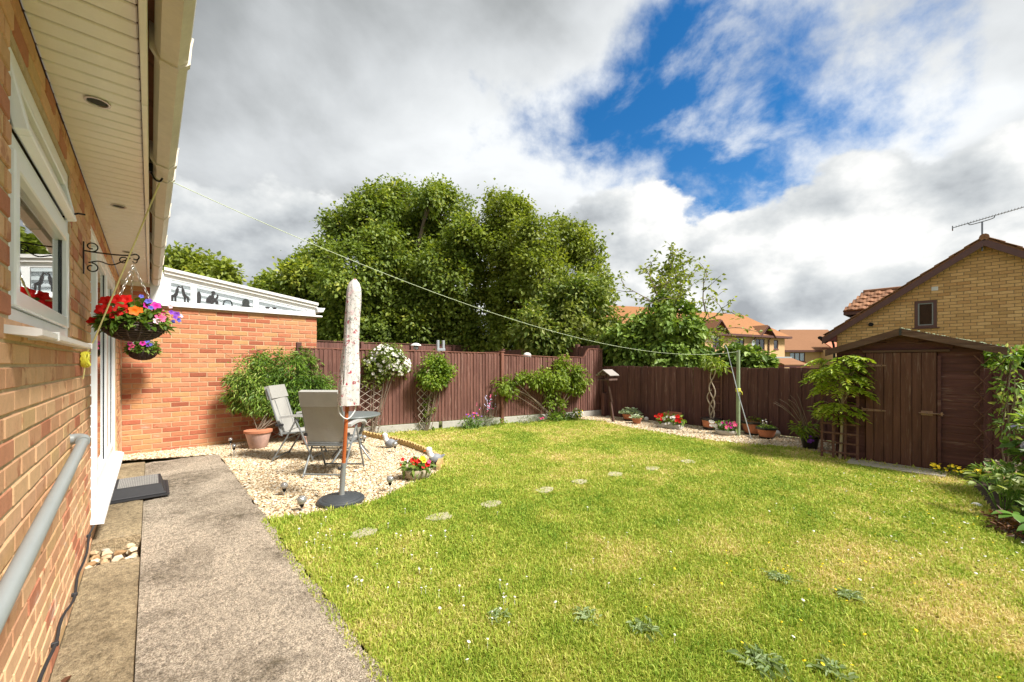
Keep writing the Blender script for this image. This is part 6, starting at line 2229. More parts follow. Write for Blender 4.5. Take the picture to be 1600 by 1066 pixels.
# stepping stones in the lawn
for i, (x, y, w, lb) in enumerate(((1.309, 3.28, .16, 'stepping stone nearest the parasol base, half covered by grass'), (1.955, 3.163, .17, 'second stepping stone from the path across the lawn'), (2.509, 3.111, .15, 'third stepping stone from the path across the lawn'),
                                   (3.232, 3.055, .16, 'fourth stepping stone from the path across the lawn'), (3.76, 2.998, .15, 'fifth stepping stone from the path across the lawn'), (4.349, 2.909, .16, 'sixth stepping stone from the path across the lawn'),
                                   (4.959, 2.733, .16, 'stepping stone second from the washing pole end'), (5.685, 2.595, .17, 'stepping stone at the washing pole end of the row'))):
    m_ = MB()
    n_ = 11
    w *= 0.72
    poly = [(w * (1 + R.uniform(-.22, .15)) * math.cos(2 * math.pi * k / n_), w * 0.75 * (1 + R.uniform(-.22, .15)) * math.sin(2 * math.pi * k / n_)) for k in range(n_)]
    m_.prism(poly, -0.03, 0.013, 'Z')
    o = m_.build('stepping_stone', M['step_stone'])
    o.location = (x, y, 0)
    tag(o, lb, 'stepping stone', 'stepping stones across the lawn')

# ------------------------------------------------------------------ washing line, pole, prop
hook = Vector((0.045, 3.53, 2.60))
wl_ = MB(hook)
B_ = Vector((8.42, 2.87, 1.63))
A_ = hook + Vector((0.05, 0, 0.02))
pts = []
for k in range(41):
    t = k / 40
    p = A_.lerp(B_, t)
    p.z -= 4 * 0.435 * t * (1 - t)
    pts.append(p)
wl_.tube(pts, 0.0024, 6)
o = wl_.build('washing_line', M['line_green'])
o.location = hook
MB(hook).tube([(-0.315, 3.80, 1.45), (-0.27, 3.77, 1.56), hook + Vector((0, 0, -0.01))], 0.0045, 6).build('tail_rope', M['rope'], o)
tag(o, 'thin washing line from the gutter hook across the lawn to the green pole', 'washing line')
rl = empty('rope_coil', (-0.315, 3.80, 1.43), 'bright yellow coil of rope on the wall below the window sill', 'rope')
c_ = MB((-0.315, 3.80, 1.43))
for k in range(7):
    rr_ = 0.030 + 0.010 * R.random()
    ax = R.uniform(-0.015, 0.015)
    c_.tube([(-0.312 + ax + 0.006 * math.sin(q * 1.7 + k), 3.80 + rr_ * math.cos(q * math.pi / 8), 1.425 + 1.25 * rr_ * math.sin(q * math.pi / 8)) for q in range(17)], 0.0055, 6)
c_.build('coil', M['reel'], rl, True)
MB((-0.315, 3.80, 1.43)).tube(spline([(-0.322, 3.80, 1.40), (-0.318, 3.79, 1.36), (-0.325, 3.80, 1.30)], 4), 0.004, 6).build('tail', M['rope'], rl)
MB((-0.315, 3.80, 1.43)).box(-0.338, -0.325, 3.785, 3.815, 1.40, 1.47, 0.002).build('cleat', M['black_metal'], rl)
hk = MB(hook)
hk.tube(spline([(0.0, 3.53, 2.655), (0.02, 3.53, 2.61), (0.045, 3.53, 2.60), (0.06, 3.53, 2.625)], 5), 0.006, 6)
hk.box(-0.008, 0.012, 3.51, 3.55, 2.645, 2.70, 0.002)
o = hk.build('line_hook', M['black_metal']); o.location = hook
tag(o, 'black iron hook under the gutter holding the washing line', 'hook')

wpole = empty('washing_pole', (8.42, 2.87, 0), 'mossy green washing line post at the gravel border', 'pole')
MB().tube([(0, 0, -0.05), (0, 0, 0.8), (0.006, 0.0, 1.66)], [0.036, 0.034, 0.031], 12).build('post', M['pole_green'], wpole, True)
tw = MB()
for k in range(5):
    tw.tube([(0.04 * math.cos(q * math.pi / 6), 0.04 * math.sin(q * math.pi / 6), 0.86 + k * 0.014) for q in range(13)], 0.007, 5)
tw.tube(spline([(-0.02, -0.04, 0.88), (0.0, -0.07, 0.84), (0.03, -0.06, 0.80)], 3), 0.008, 5)
tw.build('rope_binding', M['reel'], wpole)
MB().tube([(-0.05, 0, 1.63), (0.045, 0, 1.63)], 0.008, 6).build('cleat', M['galv'], wpole)
pr_ = MB((8.25, 2.80, 0))
pr_.tube([(8.17, 2.56, 0.0), (8.33, 2.86, 0.9), (8.38, 3.06, 1.70)], [0.009, 0.009, 0.008], 8)
pr_.tube([(8.38, 3.06, 1.69), (8.385, 3.10, 1.75)], 0.008, 6)
o = pr_.build('line_prop', M['galv'], None, True); o.location = (8.25, 2.80, 0)
tag(o, 'thin grey clothes prop leaning against the green washing pole', 'prop')

# bird table
bt = empty('bird_table', (8.19, 5.53, 0), 'wooden bird table with little pitched roof in the fence corner', 'bird table')
MB().bar((0, 0, 0), (-0.02, 0.06, 0.48), 0.05, 0.05).build('lower_post', M['bird_wood'], bt)
MB().bar((0.0, 0.02, 0.45), (-0.06, 0.12, 1.0), 0.036, 0.036).build('upper_post', M['bird_wood'], bt)
hx, hy = -0.06, 0.12
MB().box(hx - 0.17, hx + 0.17, hy - 0.15, hy + 0.15, 1.0, 1.02, 0.003).box(hx - 0.17, hx + 0.17, hy - 0.165, hy - 0.151, 1.0, 1.04).box(hx - 0.17, hx + 0.17, hy + 0.151, hy + 0.165, 1.0, 1.04).build('tray', M['bird_wood'], bt)
for dx in (-0.12, 0.12):
    for dy in (-0.11, 0.11):
        MB().box(hx + dx - 0.011, hx + dx + 0.011, hy + dy - 0.011, hy + dy + 0.011, 1.021, 1.15).build('roof_post', M['bird_wood'], bt)
for s in (-1, 1):
    MB().prism([(hy, 1.255), (hy + s * 0.20, 1.125), (hy + s * 0.20, 1.108), (hy, 1.236)], hx - 0.19, hx + 0.19, 'X').build('roof_panel', M['bird_roof'], bt)
for s in (-1, 1):
    MB().prism([(hy - 0.13, 1.15), (hy + 0.13, 1.15), (hy, 1.235)], hx + s * 0.155 - 0.006, hx + s * 0.155 + 0.006, 'X').build('gable', M['bird_wood'], bt)

# ------------------------------------------------------------------ hanging brackets and baskets
def bracket(y, label):
    o = empty('basket_bracket', (XW, y, 2.10), label, 'bracket', 'scrolled basket brackets')
    k = MB()
    k.bar((0.008, 0, -0.10), (0.008, 0, 0.115), 0.022, 0.006, (1, 0, 0)); k.build('back_plate', M['black_metal'], o)
    a = MB()
    a.tube(spline([(0.01, 0, 0.055), (0.12, 0, 0.052), (0.22, 0, 0.06), (0.262, 0, 0.075), (0.28, 0, 0.06), (0.27, 0, 0.038), (0.25, 0, 0.04)], 6), 0.005, 6)
    a.build('arm', M['black_metal'], o, True)
    def scroll(c, r, t0, t1, n=20):
        return [(c[0] + r * (1 - 0.6 * i / n) * math.cos(t0 + (t1 - t0) * i / n), 0, c[1] + r * (1 - 0.6 * i / n) * math.sin(t0 + (t1 - t0) * i / n)) for i in range(n + 1)]
    s1 = MB()
    s1.tube(scroll((0.045, 0.088), 0.034, -math.pi / 2, 2.6 * math.pi / 1.6), 0.0042, 6)
    s1.tube(scroll((0.045, -0.055), 0.034, math.pi / 2, -2.2 * math.pi / 1.4), 0.0042, 6)
    s1.tube(spline([(0.03, 0, -0.022), (0.08, 0, -0.005), (0.14, 0, -0.02), (0.19, 0, 0.01), (0.235, 0, 0.045)], 6), 0.0042, 6)
    s1.tube(scroll((0.20, 0.02), 0.026, 0.5, 2.2 * math.pi), 0.0042, 6)
    s1.build('scroll', M['black_metal'], o, True)
    MB().tube(spline([(0.27, 0, 0.04), (0.268, 0, 0.02), (0.255, 0, 0.012), (0.246, 0, 0.024)], 4), 0.0035, 6).build('hook', M['black_metal'], o, True)


bracket(3.92, 'black scrolled iron bracket between the window and the patio door')
bracket(8.12, 'black scrolled iron bracket beyond the patio door')

flower_cache = {}
def flower_mesh(mat, lobes=5, cup=0.30, throat=True):
    key = (mat.name, lobes, cup)
    if key in flower_cache:
        return flower_cache[key]
    vs = [(0, 0, -cup)]
    n = lobes * 4
    for k in range(n):
        a = 2 * math.pi * k / n
        r = 0.42
        vs.append((r * math.cos(a), r * math.sin(a), -0.05))
    for k in range(n):
        a = 2 * math.pi * k / n
        r = 0.86 + 0.15 * math.cos(lobes * a)
        vs.append((r * math.cos(a), r * math.sin(a), 0.10 * math.sin(2 * lobes * a) * 0.6 + 0.02))
    fs = []
    for k in range(n):
        k2 = (k + 1) % n
        fs.append((0, 1 + k, 1 + k2))
        fs.append((1 + k, 1 + n + k, 1 + n + k2, 1 + k2))
    me = MB().add(vs, fs).mesh('flower', mat)
    flower_cache[key] = me
    return me


def put_flower(parent, p, nrm, r, mat, lobes=5, cup=0.30, rnd=None):
    q = Vector(nrm).normalized().to_track_quat('Z', 'Y')
    o = link('flower', flower_mesh(mat, lobes, cup), parent, p, (0, 0, 0), (r, r, r))
    o.rotation_mode = 'QUATERNION'
    o.rotation_quaternion = q @ Euler((0, 0, R.uniform(0, 6.3))).to_quaternion()
    return o


def wicker(o, r, h, rows=11):
    """woven half-round basket hanging below z=0"""
    core = MB()
    prof = []
    for k in range(9):
        a = (math.pi / 2) * k / 8
        prof.append((max(0.003, (r - 0.012) * math.sin(a) ** 0.85), -h * math.cos(a)))
    core.lathe(prof, 24)
    b = core.build('basket', M['wicker'], o, True)
    w = MB()
    for k in range(rows):
        t = (k + 0.6) / rows
        a = math.pi / 2 * t
        rr_ = r * math.sin(a) ** 0.85
        z = -h * math.cos(a)
        w.tube([(rr_ * (1 + 0.022 * math.sin(14 * q * 2 * math.pi / 64 + (k % 2) * math.pi)) * math.cos(q * 2 * math.pi / 64), rr_ * (1 + 0.022 * math.sin(14 * q * 2 * math.pi / 64 + (k % 2) * math.pi)) * math.sin(q * 2 * math.pi / 64), z) for q in range(65)], h / rows * 0.42, 5, False)
    w.build('weave', M['wicker'], b, True)
    for k in range(14):
        an = 2 * math.pi * k / 14
        MB().tube([(r * 1.0 * math.sin(math.pi / 2 * t) ** 0.85 * math.cos(an), r * math.sin(math.pi / 2 * t) ** 0.85 * math.sin(an), -h * math.cos(math.pi / 2 * t)) for t in (0.25, 0.5, 0.75, 1.0)], 0.006, 5).build('stake', M['wicker'], b, True)


def chains(o, r, top, z0=0.0):
    for k in range(3):
        an = rad(100 + 120 * k)
        a = Vector((r * math.cos(an), r * math.sin(an), z0))
        b = Vector(top)
        n = int((b - a).length / 0.026)
        c = MB()
        d = (b - a).normalized()
        s1 = d.orthogonal().normalized()
        s2 = d.cross(s1)
        for i in range(n):
            p = a.lerp(b, (i + 0.5) / n)
            u = s1 if i % 2 else s2
            c.tube([p + d * 0.017 * math.cos(q * math.pi / 4) + u * 0.007 * math.sin(q * math.pi / 4) for q in range(9)], 0.0022, 4, False)
        c.build('chain', M['chain'], o)


def basket(loc, label, r, h, top, fl, nleaf, seed, leafsize=0.055):
    """fl: list of (angle deg from camera side, radius factor, z, size, material)"""
    o = empty('hanging_basket', loc, label, 'hanging basket', 'hanging flower baskets')
    wicker(o, r, h)
    MB().lathe([(0.003, -0.012), (r * 0.96, -0.012), (r * 0.96, -0.004), (0.003, 0.006)], 20).build('soil', M['soil'], o)
    chains(o, r * 0.93, top)
    g = np.random.default_rng(seed)
    n = nleaf
    a = g.uniform(0, 2 * np.pi, n)
    q = np.sqrt(g.random(n)) * 1.05
    P = np.stack([np.cos(a) * q * r, np.sin(a) * q * r, 0.0 + (1 - q * 0.7) * 0.15 * g.random(n) + 0.05 * g.random(n) - 0.05 * (q > 0.9)], 1)
    D = np.stack([np.cos(a), np.sin(a), g.normal(0.05, 0.5, n)], 1) + g.normal(0, .5, (n, 3))
    N = np.stack([np.cos(a) * .4, np.sin(a) * .4, np.ones(n)], 1) + g.normal(0, .3, (n, 3))
    link('foliage', leaves(P, D, N, leafsize * (0.7 + 0.7 * g.random(n)), leafsize * 0.55, 0.3, 0.25, True, g.random(n), M['leaf_basket']), o)
    cam_dir = math.atan2(-loc[1], -loc[0])
    for (ad, rf, z, sz, mt) in fl:
        an = cam_dir + rad(ad)
        p = Vector((rf * r * 1.05 * math.cos(an), rf * r * 1.05 * math.sin(an), z * 1.35 + 0.012))
        to_cam = Vector((-loc[0], -loc[1], 1.4 - loc[2])).normalized()
        nr = (Vector((math.cos(an), math.sin(an), 0.55)) * 0.5 + to_cam * 0.8 + Vector((R.gauss(0, .2), R.gauss(0, .2), R.gauss(0, .2))))
        put_flower(o, p, nr, sz, M[mt])
    return o


fl1 = [(-62, 1.0, 0.045, .044, 'p_red'), (-84, 1.15, -0.01, .034, 'p_red'), (-40, 0.8, 0.100, .040, 'p_red'), (-48, 1.02, 0.045, .038, 'p_red'), (-25, 0.60, 0.105, .046, 'p_red'), (-22, 0.95, 0.050, .044, 'p_red'), (-70, 0.85, 0.095, .038, 'p_red'), (-32, 1.0, 0.02, .034, 'p_red'),
       (0, 0.95, 0.045, .036, 'p_orange'), (8, 0.9, 0.05, .026, 'p_orange'),
       (46, 1.05, 0.020, .036, 'p_pink'), (52, 0.80, 0.085, .034, 'p_magenta'), (42, 0.55, 0.085, .026, 'p_magenta'), (58, 0.95, 0.05, .026, 'p_pink'), (36, 1.08, 0.0, .024, 'p_palepink'),
       (40, 0.6, 0.105, .020, 'p_blue'), (48, 0.6, 0.11, .018, 'p_violet'), (36, 0.8, 0.07, .018, 'p_blue'), (66, 1.2, 0.055, .020, 'p_violet'), (78, 1.3, 0.05, .022, 'p_violet'), (84, 1.35, 0.02, .020, 'p_blue'), (72, 1.28, 0.03, .018, 'p_violet'), (88, 1.42, 0.045, .018, 'p_lilac'), (62, 1.2, 0.085, .016, 'p_palepink'), (80, 1.18, 0.01, .016, 'p_blue'), (30, 0.4, 0.13, .016, 'p_blue')]
basket((-0.085, 3.92, 1.685), 'hanging basket with red, orange and magenta flowers beside the window', 0.172, 0.125, (-0.006, 0, 0.41), fl1, 620, 31)
fl2 = [(-50, 0.95, 0.05, .034, 'p_magenta'), (-38, 1.0, 0.03, .036, 'p_pink'), (-60, 0.9, 0.06, .028, 'p_magenta'), (0, 0.9, 0.06, .040, 'p_magenta'), (-8, 0.7, 0.09, .030, 'p_violet'), (14, 0.85, 0.08, .028, 'p_blue'), (24, 0.8, 0.09, .026, 'p_blue'), (30, 0.95, 0.05, .026, 'p_blue'), (18, 1.0, 0.04, .026, 'p_violet'), (8, 0.6, 0.12, .022, 'p_blue'), (-44, 1.05, 0.0, .026, 'p_pink')]
basket((-0.085, 8.12, 1.60), 'hanging basket with magenta and blue flowers beyond the patio door', 0.172, 0.15, (-0.006, 0, 0.485), fl2, 520, 33)

# ------------------------------------------------------------------ plants on the left fence and wall
def pot(name, loc, label, prof, mat, soil_r, soil_z, n=24, rim=None, group=None, cat='pot'):
    o = empty(name, loc, label, cat, group)
    MB().lathe(prof, n).build('pot', mat, o, True)
    MB().lathe([(0.002, soil_z - 0.01), (soil_r, soil_z - 0.01), (soil_r, soil_z), (0.002, soil_z + 0.008)], 16).build('soil', M['soil'], o)
    if rim:
        MB().lathe(rim[0], n).build('rim', rim[1], o, True)
    return o


def fronds(n, base, spread, length, up, seed, r0=0.004):
    """arching thin stems; returns list of point lists"""
    g = random.Random(seed)
    out = []
    for _ in range(n):
        a = g.uniform(0, 6.283)
        d = Vector((math.cos(a) * spread[0], math.sin(a) * spread[1], up)) * g.uniform(0.6, 1.1)
        p = Vector(base)
        pts = [p.copy()]
        for i in range(6):
            d = d + Vector((g.gauss(0, .08), g.gauss(0, .08), -0.12 * i * 0.3))
            p = p + d.normalized() * length / 6
            pts.append(p.copy())
        out.append(pts)
    return out


# jasmine in its limed terracotta pot
pot('terracotta_pot', (1.33, 7.78, 0.012), 'whitened terracotta pot at the foot of the jasmine', [(0.125, 0), (0.130, 0.005), (0.185, 0.24), (0.200, 0.245), (0.204, 0.285), (0.192, 0.287), (0.180, 0.25)], M['terracotta_pale'], 0.178, 0.25,
    rim=([(0.2005, 0.246), (0.2055, 0.25), (0.207, 0.287), (0.19, 0.291)], M['terracotta']))
JO = (1.55, 8.02, 0.27)
jo = empty('jasmine_bush', JO, 'bushy green jasmine climbing the corner of brick wall and fence', 'bush')
jb = [(1.34, 8.12, 1.16, .36, .30, .34), (1.62, 8.12, 1.27, .40, .30, .34), (1.95, 8.0, 1.22, .36, .26, .34), (1.22, 8.12, 0.92, .28, .28, .30), (1.45, 8.05, 0.92, .40, .34, .34), (1.80, 7.98, 0.92, .40, .34, .34), (2.12, 7.86, 0.98, .32, .24, .30), (1.62, 7.98, 0.70, .40, .28, .24), (1.98, 7.86, 0.70, .34, .26, .26), (2.35, 7.80, 0.98, .20, .16, .18), (2.08, 7.98, 1.45, .14, .14, .20), (2.15, 7.75, 0.50, .22, .2, .2)]
link('foliage', blob_leaves(jb, 19000, 0.064, 0.015, M['leaf_jasmine'], JO, six=True, droop=0.35, shell=0.5, jitter=0.6, clump=0.05, ncl=230), jo)
st = MB(JO)
for i in range(11):
    a = Vector((1.33 + R.uniform(-.05, .05), 7.80 + R.uniform(-.05, .05), 0.27))
    b = Vector(R.choice(jb)[:3])
    st.tube(spline([a, a.lerp(b, .5) + Vector((R.uniform(-.1, .1), R.uniform(-.05, .05), 0.1)), b], 4), 0.007, 5)
for i in range(34):                                      # loose straying shoots
    c = R.choice(jb)
    d = Vector((R.gauss(0, 1), R.gauss(-.3, .5), R.gauss(.4, .8))).normalized()
    p = Vector(c[:3]) + Vector((d.x * c[3], d.y * c[4], d.z * c[5])) * 0.9
    st.tube(spline([p, p + d * 0.10 + Vector((0, 0, .03)), p + d * 0.22 + Vector((R.uniform(-.08, .08), 0, R.uniform(-.06, .06)))], 3), 0.0025, 4)
st.build('stems', M['twig'], jo)
tag(MB().box(-0.09, 0.09, -0.09, 0.09, 0, 0.14, 0.01).build('small_pot', M['terracotta_pale']), 'small pale block pot in shade behind the folding chair', 'pot').location = (2.06, 7.55, 0.01)

# white rambling rose
def climber(name, label, base, blobs, per, L, Wd, mat, seed, stems=6, cat='rose', clump=0.05, ncl=120, droop=0.15, foot=None):
    o = empty(name, base, label, cat)
    link('foliage', blob_leaves(blobs, per, L, Wd, mat, base, six=True, droop=droop, clump=clump, ncl=ncl), o)
    r = random.Random(seed)
    s = MB(base)
    for i in range(stems):
        a = Vector(base) + Vector((r.uniform(-.08, .08), r.uniform(-.03, .03), 0))
        b = Vector(r.choice(blobs)[:3])
        m_ = a.lerp(b, .5) + Vector((r.uniform(-.10, .10), r.uniform(-.04, .04), r.uniform(-.05, .1)))
        s.tube(spline([a, m_, b], 5), [0.010 * (1 - 0.06 * k) for k in range(11)], 5)
    s.build('stems', M['twig'], o)
    return o

RX = 3.50
ry = fence_y(RX)
RB = [(3.30, fence_y(3.3) - .16, 1.30, .22, .14, .20), (3.50, ry - .22, 1.48, .28, .20, .22), (3.66, ry - .22, 1.36, .26, .18, .20), (3.40, ry - .2, 1.62, .20, .16, .14), (3.22, fence_y(3.2) - .14, 1.12, .18, .12, .20), (3.20, fence_y(3.2) - .14, 1.45, .14, .12, .16), (3.62, ry - .2, 1.60, .15, .12, .10)]
ro = climber('white_rose', 'rambling rose covered in white blooms above the lattice', (3.22, fence_y(3.22) - .14, 0), RB, 11000, 0.055, 0.034, M['leaf_elder'], 41, 9)
r = random.Random(43)
for i in range(240):
    c = r.choice(RB[1:4] + RB[1:4] + RB[:1] + RB[6:7] + RB[5:6])
    d = Vector((r.gauss(0.3, 1), -abs(r.gauss(.6, .6)), r.gauss(.15, .8))).normalized()
    p = Vector(c[:3]) + Vector((d.x * c[3], d.y * c[4], d.z * c[5])) * r.uniform(0.95, 1.12) - Vector((3.22, fence_y(3.22) - .14, 0))
    put_flower(ro, p, d + Vector((0, -.5, .3)), r.uniform(.024, .040), M['p_white'], 5, 0.2)

# round green rose
GX = 4.36
gy = fence_y(GX) - .24
GB = [(4.36, gy, 1.20, .34, .24, .28), (4.20, gy + .02, 1.28, .24, .20, .20), (4.55, gy, 1.24, .24, .20, .22), (4.38, gy, 1.42, .24, .18, .14), (4.30, gy, 1.02, .22, .18, .16), (4.52, gy, 1.04, .18, .18, .16)]
go = climber('green_rose', 'round bright green rose bush on lattice with few pale buds', (4.28, fence_y(4.28) - .14, 0), GB, 14500, 0.050, 0.032, M['leaf_rose'], 45, 9)
for i in range(26):
    c = r.choice(GB)
    d = Vector((r.gauss(0, 1), -abs(r.gauss(.6, .6)), r.gauss(.2, .8))).normalized()
    p = Vector(c[:3]) + Vector((d.x * c[3], d.y * c[4], d.z * c[5])) * 1.02 - Vector((4.28, fence_y(4.28) - .14, 0))
    put_flower(go, p, d, r.uniform(.012, .02), M['p_palepink'], 5, 0.2)
lowst = [(4.34, fence_y(4.34) - .16, 0.28, .12, .08, .26), (4.30, fence_y(4.3) - .16, 0.55, .08, .06, .2)]
link('lower_foliage', blob_leaves(lowst, 5200, 0.05, 0.022, M['leaf_rose'], (4.28, fence_y(4.28) - .14, 0), six=True, clump=0.03), go)

# yellow-green climber spreading along the fence
CB = []
for (x, z, rx, rz) in ((6.02, .92, .20, .15), (6.25, 1.02, .22, .14), (6.5, 1.0, .22, .12), (6.75, 1.02, .24, .15), (7.0, 1.05, .26, .18), (7.25, 1.08, .26, .22), (7.5, 1.12, .30, .28), (7.75, 1.18, .30, .26), (8.0, 1.10, .28, .24), (8.22, 1.0, .24, .20), (7.4, 0.85, .24, .16), (7.9, 0.88, .28, .16), (8.15, 0.80, .18, .12), (7.62, 1.38, .22, .12), (6.1, 0.78, .16, .10), (7.3, 0.52, .22, .16), (7.45, 0.30, .14, .18)):
    CB.append((x, fence_y(x) - .20, z, rx, .16, rz))
climber('fence_climber', 'lime green climber with pale clusters spread along the red-brown fence', (7.40, fence_y(7.4) - .14, 0), CB, 9000, 0.062, 0.038, M['leaf_climber'], 47, 12, 'climber', 0.06, 70, 0.3)

# low plants along the left fence
def clumpy(name, label, loc, blobs, per, L, Wd, mat, cat='plant', droop=0.1, six=True):
    o = empty(name, loc, label, cat)
    link('foliage', blob_leaves(blobs, per, L, Wd, mat, loc, six=six, droop=droop, shell=0.2), o)
    return o
y5 = fence_y(5.2) - .28
ol = clumpy('lavender_clump', 'dark green leafy clump with violet flowers at the foot of the fence', (5.15, y5, 0), [(5.05, y5, .12, .16, .16, .14), (5.22, y5, .14, .17, .16, .15)], 9500, 0.06, 0.02, M['leaf_bed'])
for i in range(16):
    put_flower(ol, (R.uniform(-.22, .2), R.uniform(-.15, .05), R.uniform(.24, .34)), (R.gauss(0, .4), -1, .6), .018, M['p_violet'] if i % 2 else M['p_pink'])
os_ = clumpy('silver_plant', 'silvery grey plant with tall thin lilac flower stalks', (5.55, y5 - .03, 0), [(5.50, y5, .12, .18, .14, .12), (5.70, y5, .10, .14, .12, .11)], 9500, 0.07, 0.012, M['leaf_silver'])
sk = MB()
for i in range(22):
    a = Vector((R.uniform(-.2, .3), R.uniform(-.05, .1), .12)); b = a + Vector((R.uniform(-.12, .16), R.uniform(-.06, .05), R.uniform(.25, .58)))
    sk.tube([a, a.lerp(b, .5) + Vector((R.uniform(-.02, .02), 0, .02)), b], 0.0028, 4)
    for q in range(R.randint(1, 4)):
        put_flower(os_, b - Vector((0, 0, .03 * q)) + Vector((R.gauss(0, .01), R.gauss(0, .01), 0)), (R.gauss(0, .6), -1, .4), R.uniform(.011, .018), M['p_lilac'] if R.random() < .6 else M['p_pink'])
sk.build('stalks', M['twig'], os_)
y6 = fence_y(6.0) - .18
clumpy('low_yellow_plant', 'low yellow-green groundcover beside the middle fence post', (5.98, y6, 0), [(5.95, y6, .06, .18, .10, .08)], 9000, 0.045, 0.02, M['leaf_climber'])
y7 = fence_y(6.7) - .2
clumpy('heather_clump', 'pale wispy clump under the climber beside pink flowers', (6.6, y7, 0), [(6.5, y7, .08, .26, .12, .09), (6.85, y7, .07, .2, .1, .08)], 8000, 0.06, 0.012, M['leaf_silver'])
op = clumpy('pink_bedding', 'small patch of pink flowers at the fence foot', (6.98, y7 - .05, 0), [(6.98, y7 - .06, .05, .10, .08, .05)], 7000, 0.04, 0.02, M['leaf_bed'])
for i in range(14):
    put_flower(op, (R.uniform(-.1, .1), R.uniform(-.08, .02), R.uniform(.07, .11)), (0, -.6, 1), .018, M['p_pink'])
y8 = fence_y(7.6) - .26
clumpy('weedy_clump', 'straggly green clump round the climber stem', (7.5, y8, 0), [(7.25, y8, .10, .24, .14, .12), (7.6, y8, .08, .22, .12, .1), (7.9, y8 - .03, .06, .2, .1, .08)], 7000, 0.075, 0.022, M['leaf_rose'])
y9 = fence_y(8.05) - .22
oy = clumpy('pansy_clump', 'dark leafed clump with pale yellow flowers near the bird table', (8.02, y9, 0), [(8.02, y9, .15, .13, .1, .13)], 9000, 0.055, 0.03, M['leaf_bed'])
for i in range(10):
    put_flower(oy, (R.uniform(-.12, .12), R.uniform(-.12, -.02), R.uniform(.08, .26)), (R.gauss(0, .4), -1, .4), .022, M['p_yellow'] if i % 3 else M['p_white'])
y3 = fence_y(3.5) - .16
clumpy('seedlings', 'pale dry seedlings along the gravel board', (3.62, y3, 0), [(3.45, y3, .06, .25, .06, .09), (3.85, y3, .05, .2, .06, .07)], 1800, 0.05, 0.016, M['leaf_silver'])

# ------------------------------------------------------------------ pots along the back fence
PG = 'pots along the back fence'
def bowl_prof(r0, r1, h):
    return [(r0, 0), (r0 + 0.004, 0.004), (r0 + (r1 - r0) * 0.55, h * 0.35), (r1 * 0.97, h * 0.8), (r1, h * 0.84), (r1 + 0.012, h * 0.86), (r1 + 0.012, h), (r1 - 0.012, h), (r1 - 0.02, h * 0.88)]
def glazed(loc, label, r0, r1, h):
    return pot('glazed_pot', loc, label, bowl_prof(r0, r1, h), M['terracotta'], r1 - 0.02, h * 0.9, rim=([(r1 + 0.013, h * 0.84), (r1 + 0.018, h * 0.87), (r1 + 0.018, h + 0.004), (r1 - 0.012, h + 0.004)], M['glaze_black']), group=PG)
def foot(o, r, z=0.03):
    MB().lathe([(r + 0.02, -0.004), (r + 0.03, 0.0), (r + 0.045, z), (r + 0.02, z)], 20).build('saucer', M['glaze_black'], o, True)
p1 = glazed((8.72, 5.40, 0.015), 'wide brown bowl of pale succulents beside the bird table', 0.12, 0.20, 0.19)
foot(p1, 0.12)
g = rng
def rosette_leaves(n, spread, h, L, Wd, mat, z0=0.0, seed=1, up=0.8, name='foliage'):
    gg = np.random.default_rng(seed)
    a = gg.uniform(0, 6.283, n); q = np.sqrt(gg.random(n))
    P = np.stack([np.cos(a) * q * spread, np.sin(a) * q * spread, z0 + h * (1 - q) * gg.random(n)], 1)
    D = np.stack([np.cos(a), np.sin(a), up * gg.random(n)], 1) + gg.normal(0, .35, (n, 3))
    N = np.tile([0, 0, 1.0], (n, 1)) + gg.normal(0, .35, (n, 3))
    return leaves(P, D, N, L * (0.6 + .7 * gg.random(n)), Wd, 0.35, 0.15, True, gg.random(n), mat, name)
link('foliage', rosette_leaves(320, 0.22, 0.16, 0.085, 0.04, M['leaf_succulent'], 0.17, 51), p1)
p2 = pot('terracotta_pot', (8.38, 5.02, 0.012), 'small plain terracotta pot with a succulent', [(0.075, 0), (0.08, 0.004), (0.108, 0.10), (0.118, 0.102), (0.12, 0.135), (0.108, 0.136), (0.10, 0.11)], M['terracotta'], 0.10, 0.115, group=PG)
link('foliage', rosette_leaves(120, 0.11, 0.09, 0.075, 0.032, M['leaf_succulent'], 0.12, 52), p2)
# trough of red and white bedding, with a terracotta pot behind
tr = empty('stone_trough', (8.33, 4.18, 0.01), 'low grey stone trough of red and white bedding flowers', 'planter', PG)
MB().box(-0.11, 0.11, -0.24, 0.24, 0, 0.10, 0.015).build('trough', M['concrete_board'], tr)
MB().box(-0.095, 0.095, -0.225, 0.225, 0.1005, 0.108).build('soil', M['soil'], tr)
link('foliage', blob_leaves([(8.33, 4.03, .19, .14, .16, .12), (8.33, 4.28, .19, .14, .18, .12)], 5200, .065, .035, M['leaf_rose'], (8.33, 4.18, .01), shell=.2), tr)
for i in range(34):
    yy = R.uniform(-.27, .27)
    mt = 'p_white' if abs(yy + 0.03) < .12 else 'p_red'
    put_flower(tr, (-0.10 + R.uniform(-.07, .05), yy, R.uniform(.16, .30) if mt == 'p_red' else R.uniform(.08, .28)), (-1, R.gauss(-.2, .3), .6), R.uniform(.028, .040), M[mt])
pot('terracotta_pot', (8.80, 4.36, 0.012), 'terracotta pan standing behind the red and white trough', [(0.11, 0), (0.115, 0.004), (0.18, 0.24), (0.195, 0.242), (0.197, 0.275), (0.18, 0.276), (0.17, 0.25)], M['terracotta'], 0.17, 0.25, group=PG)
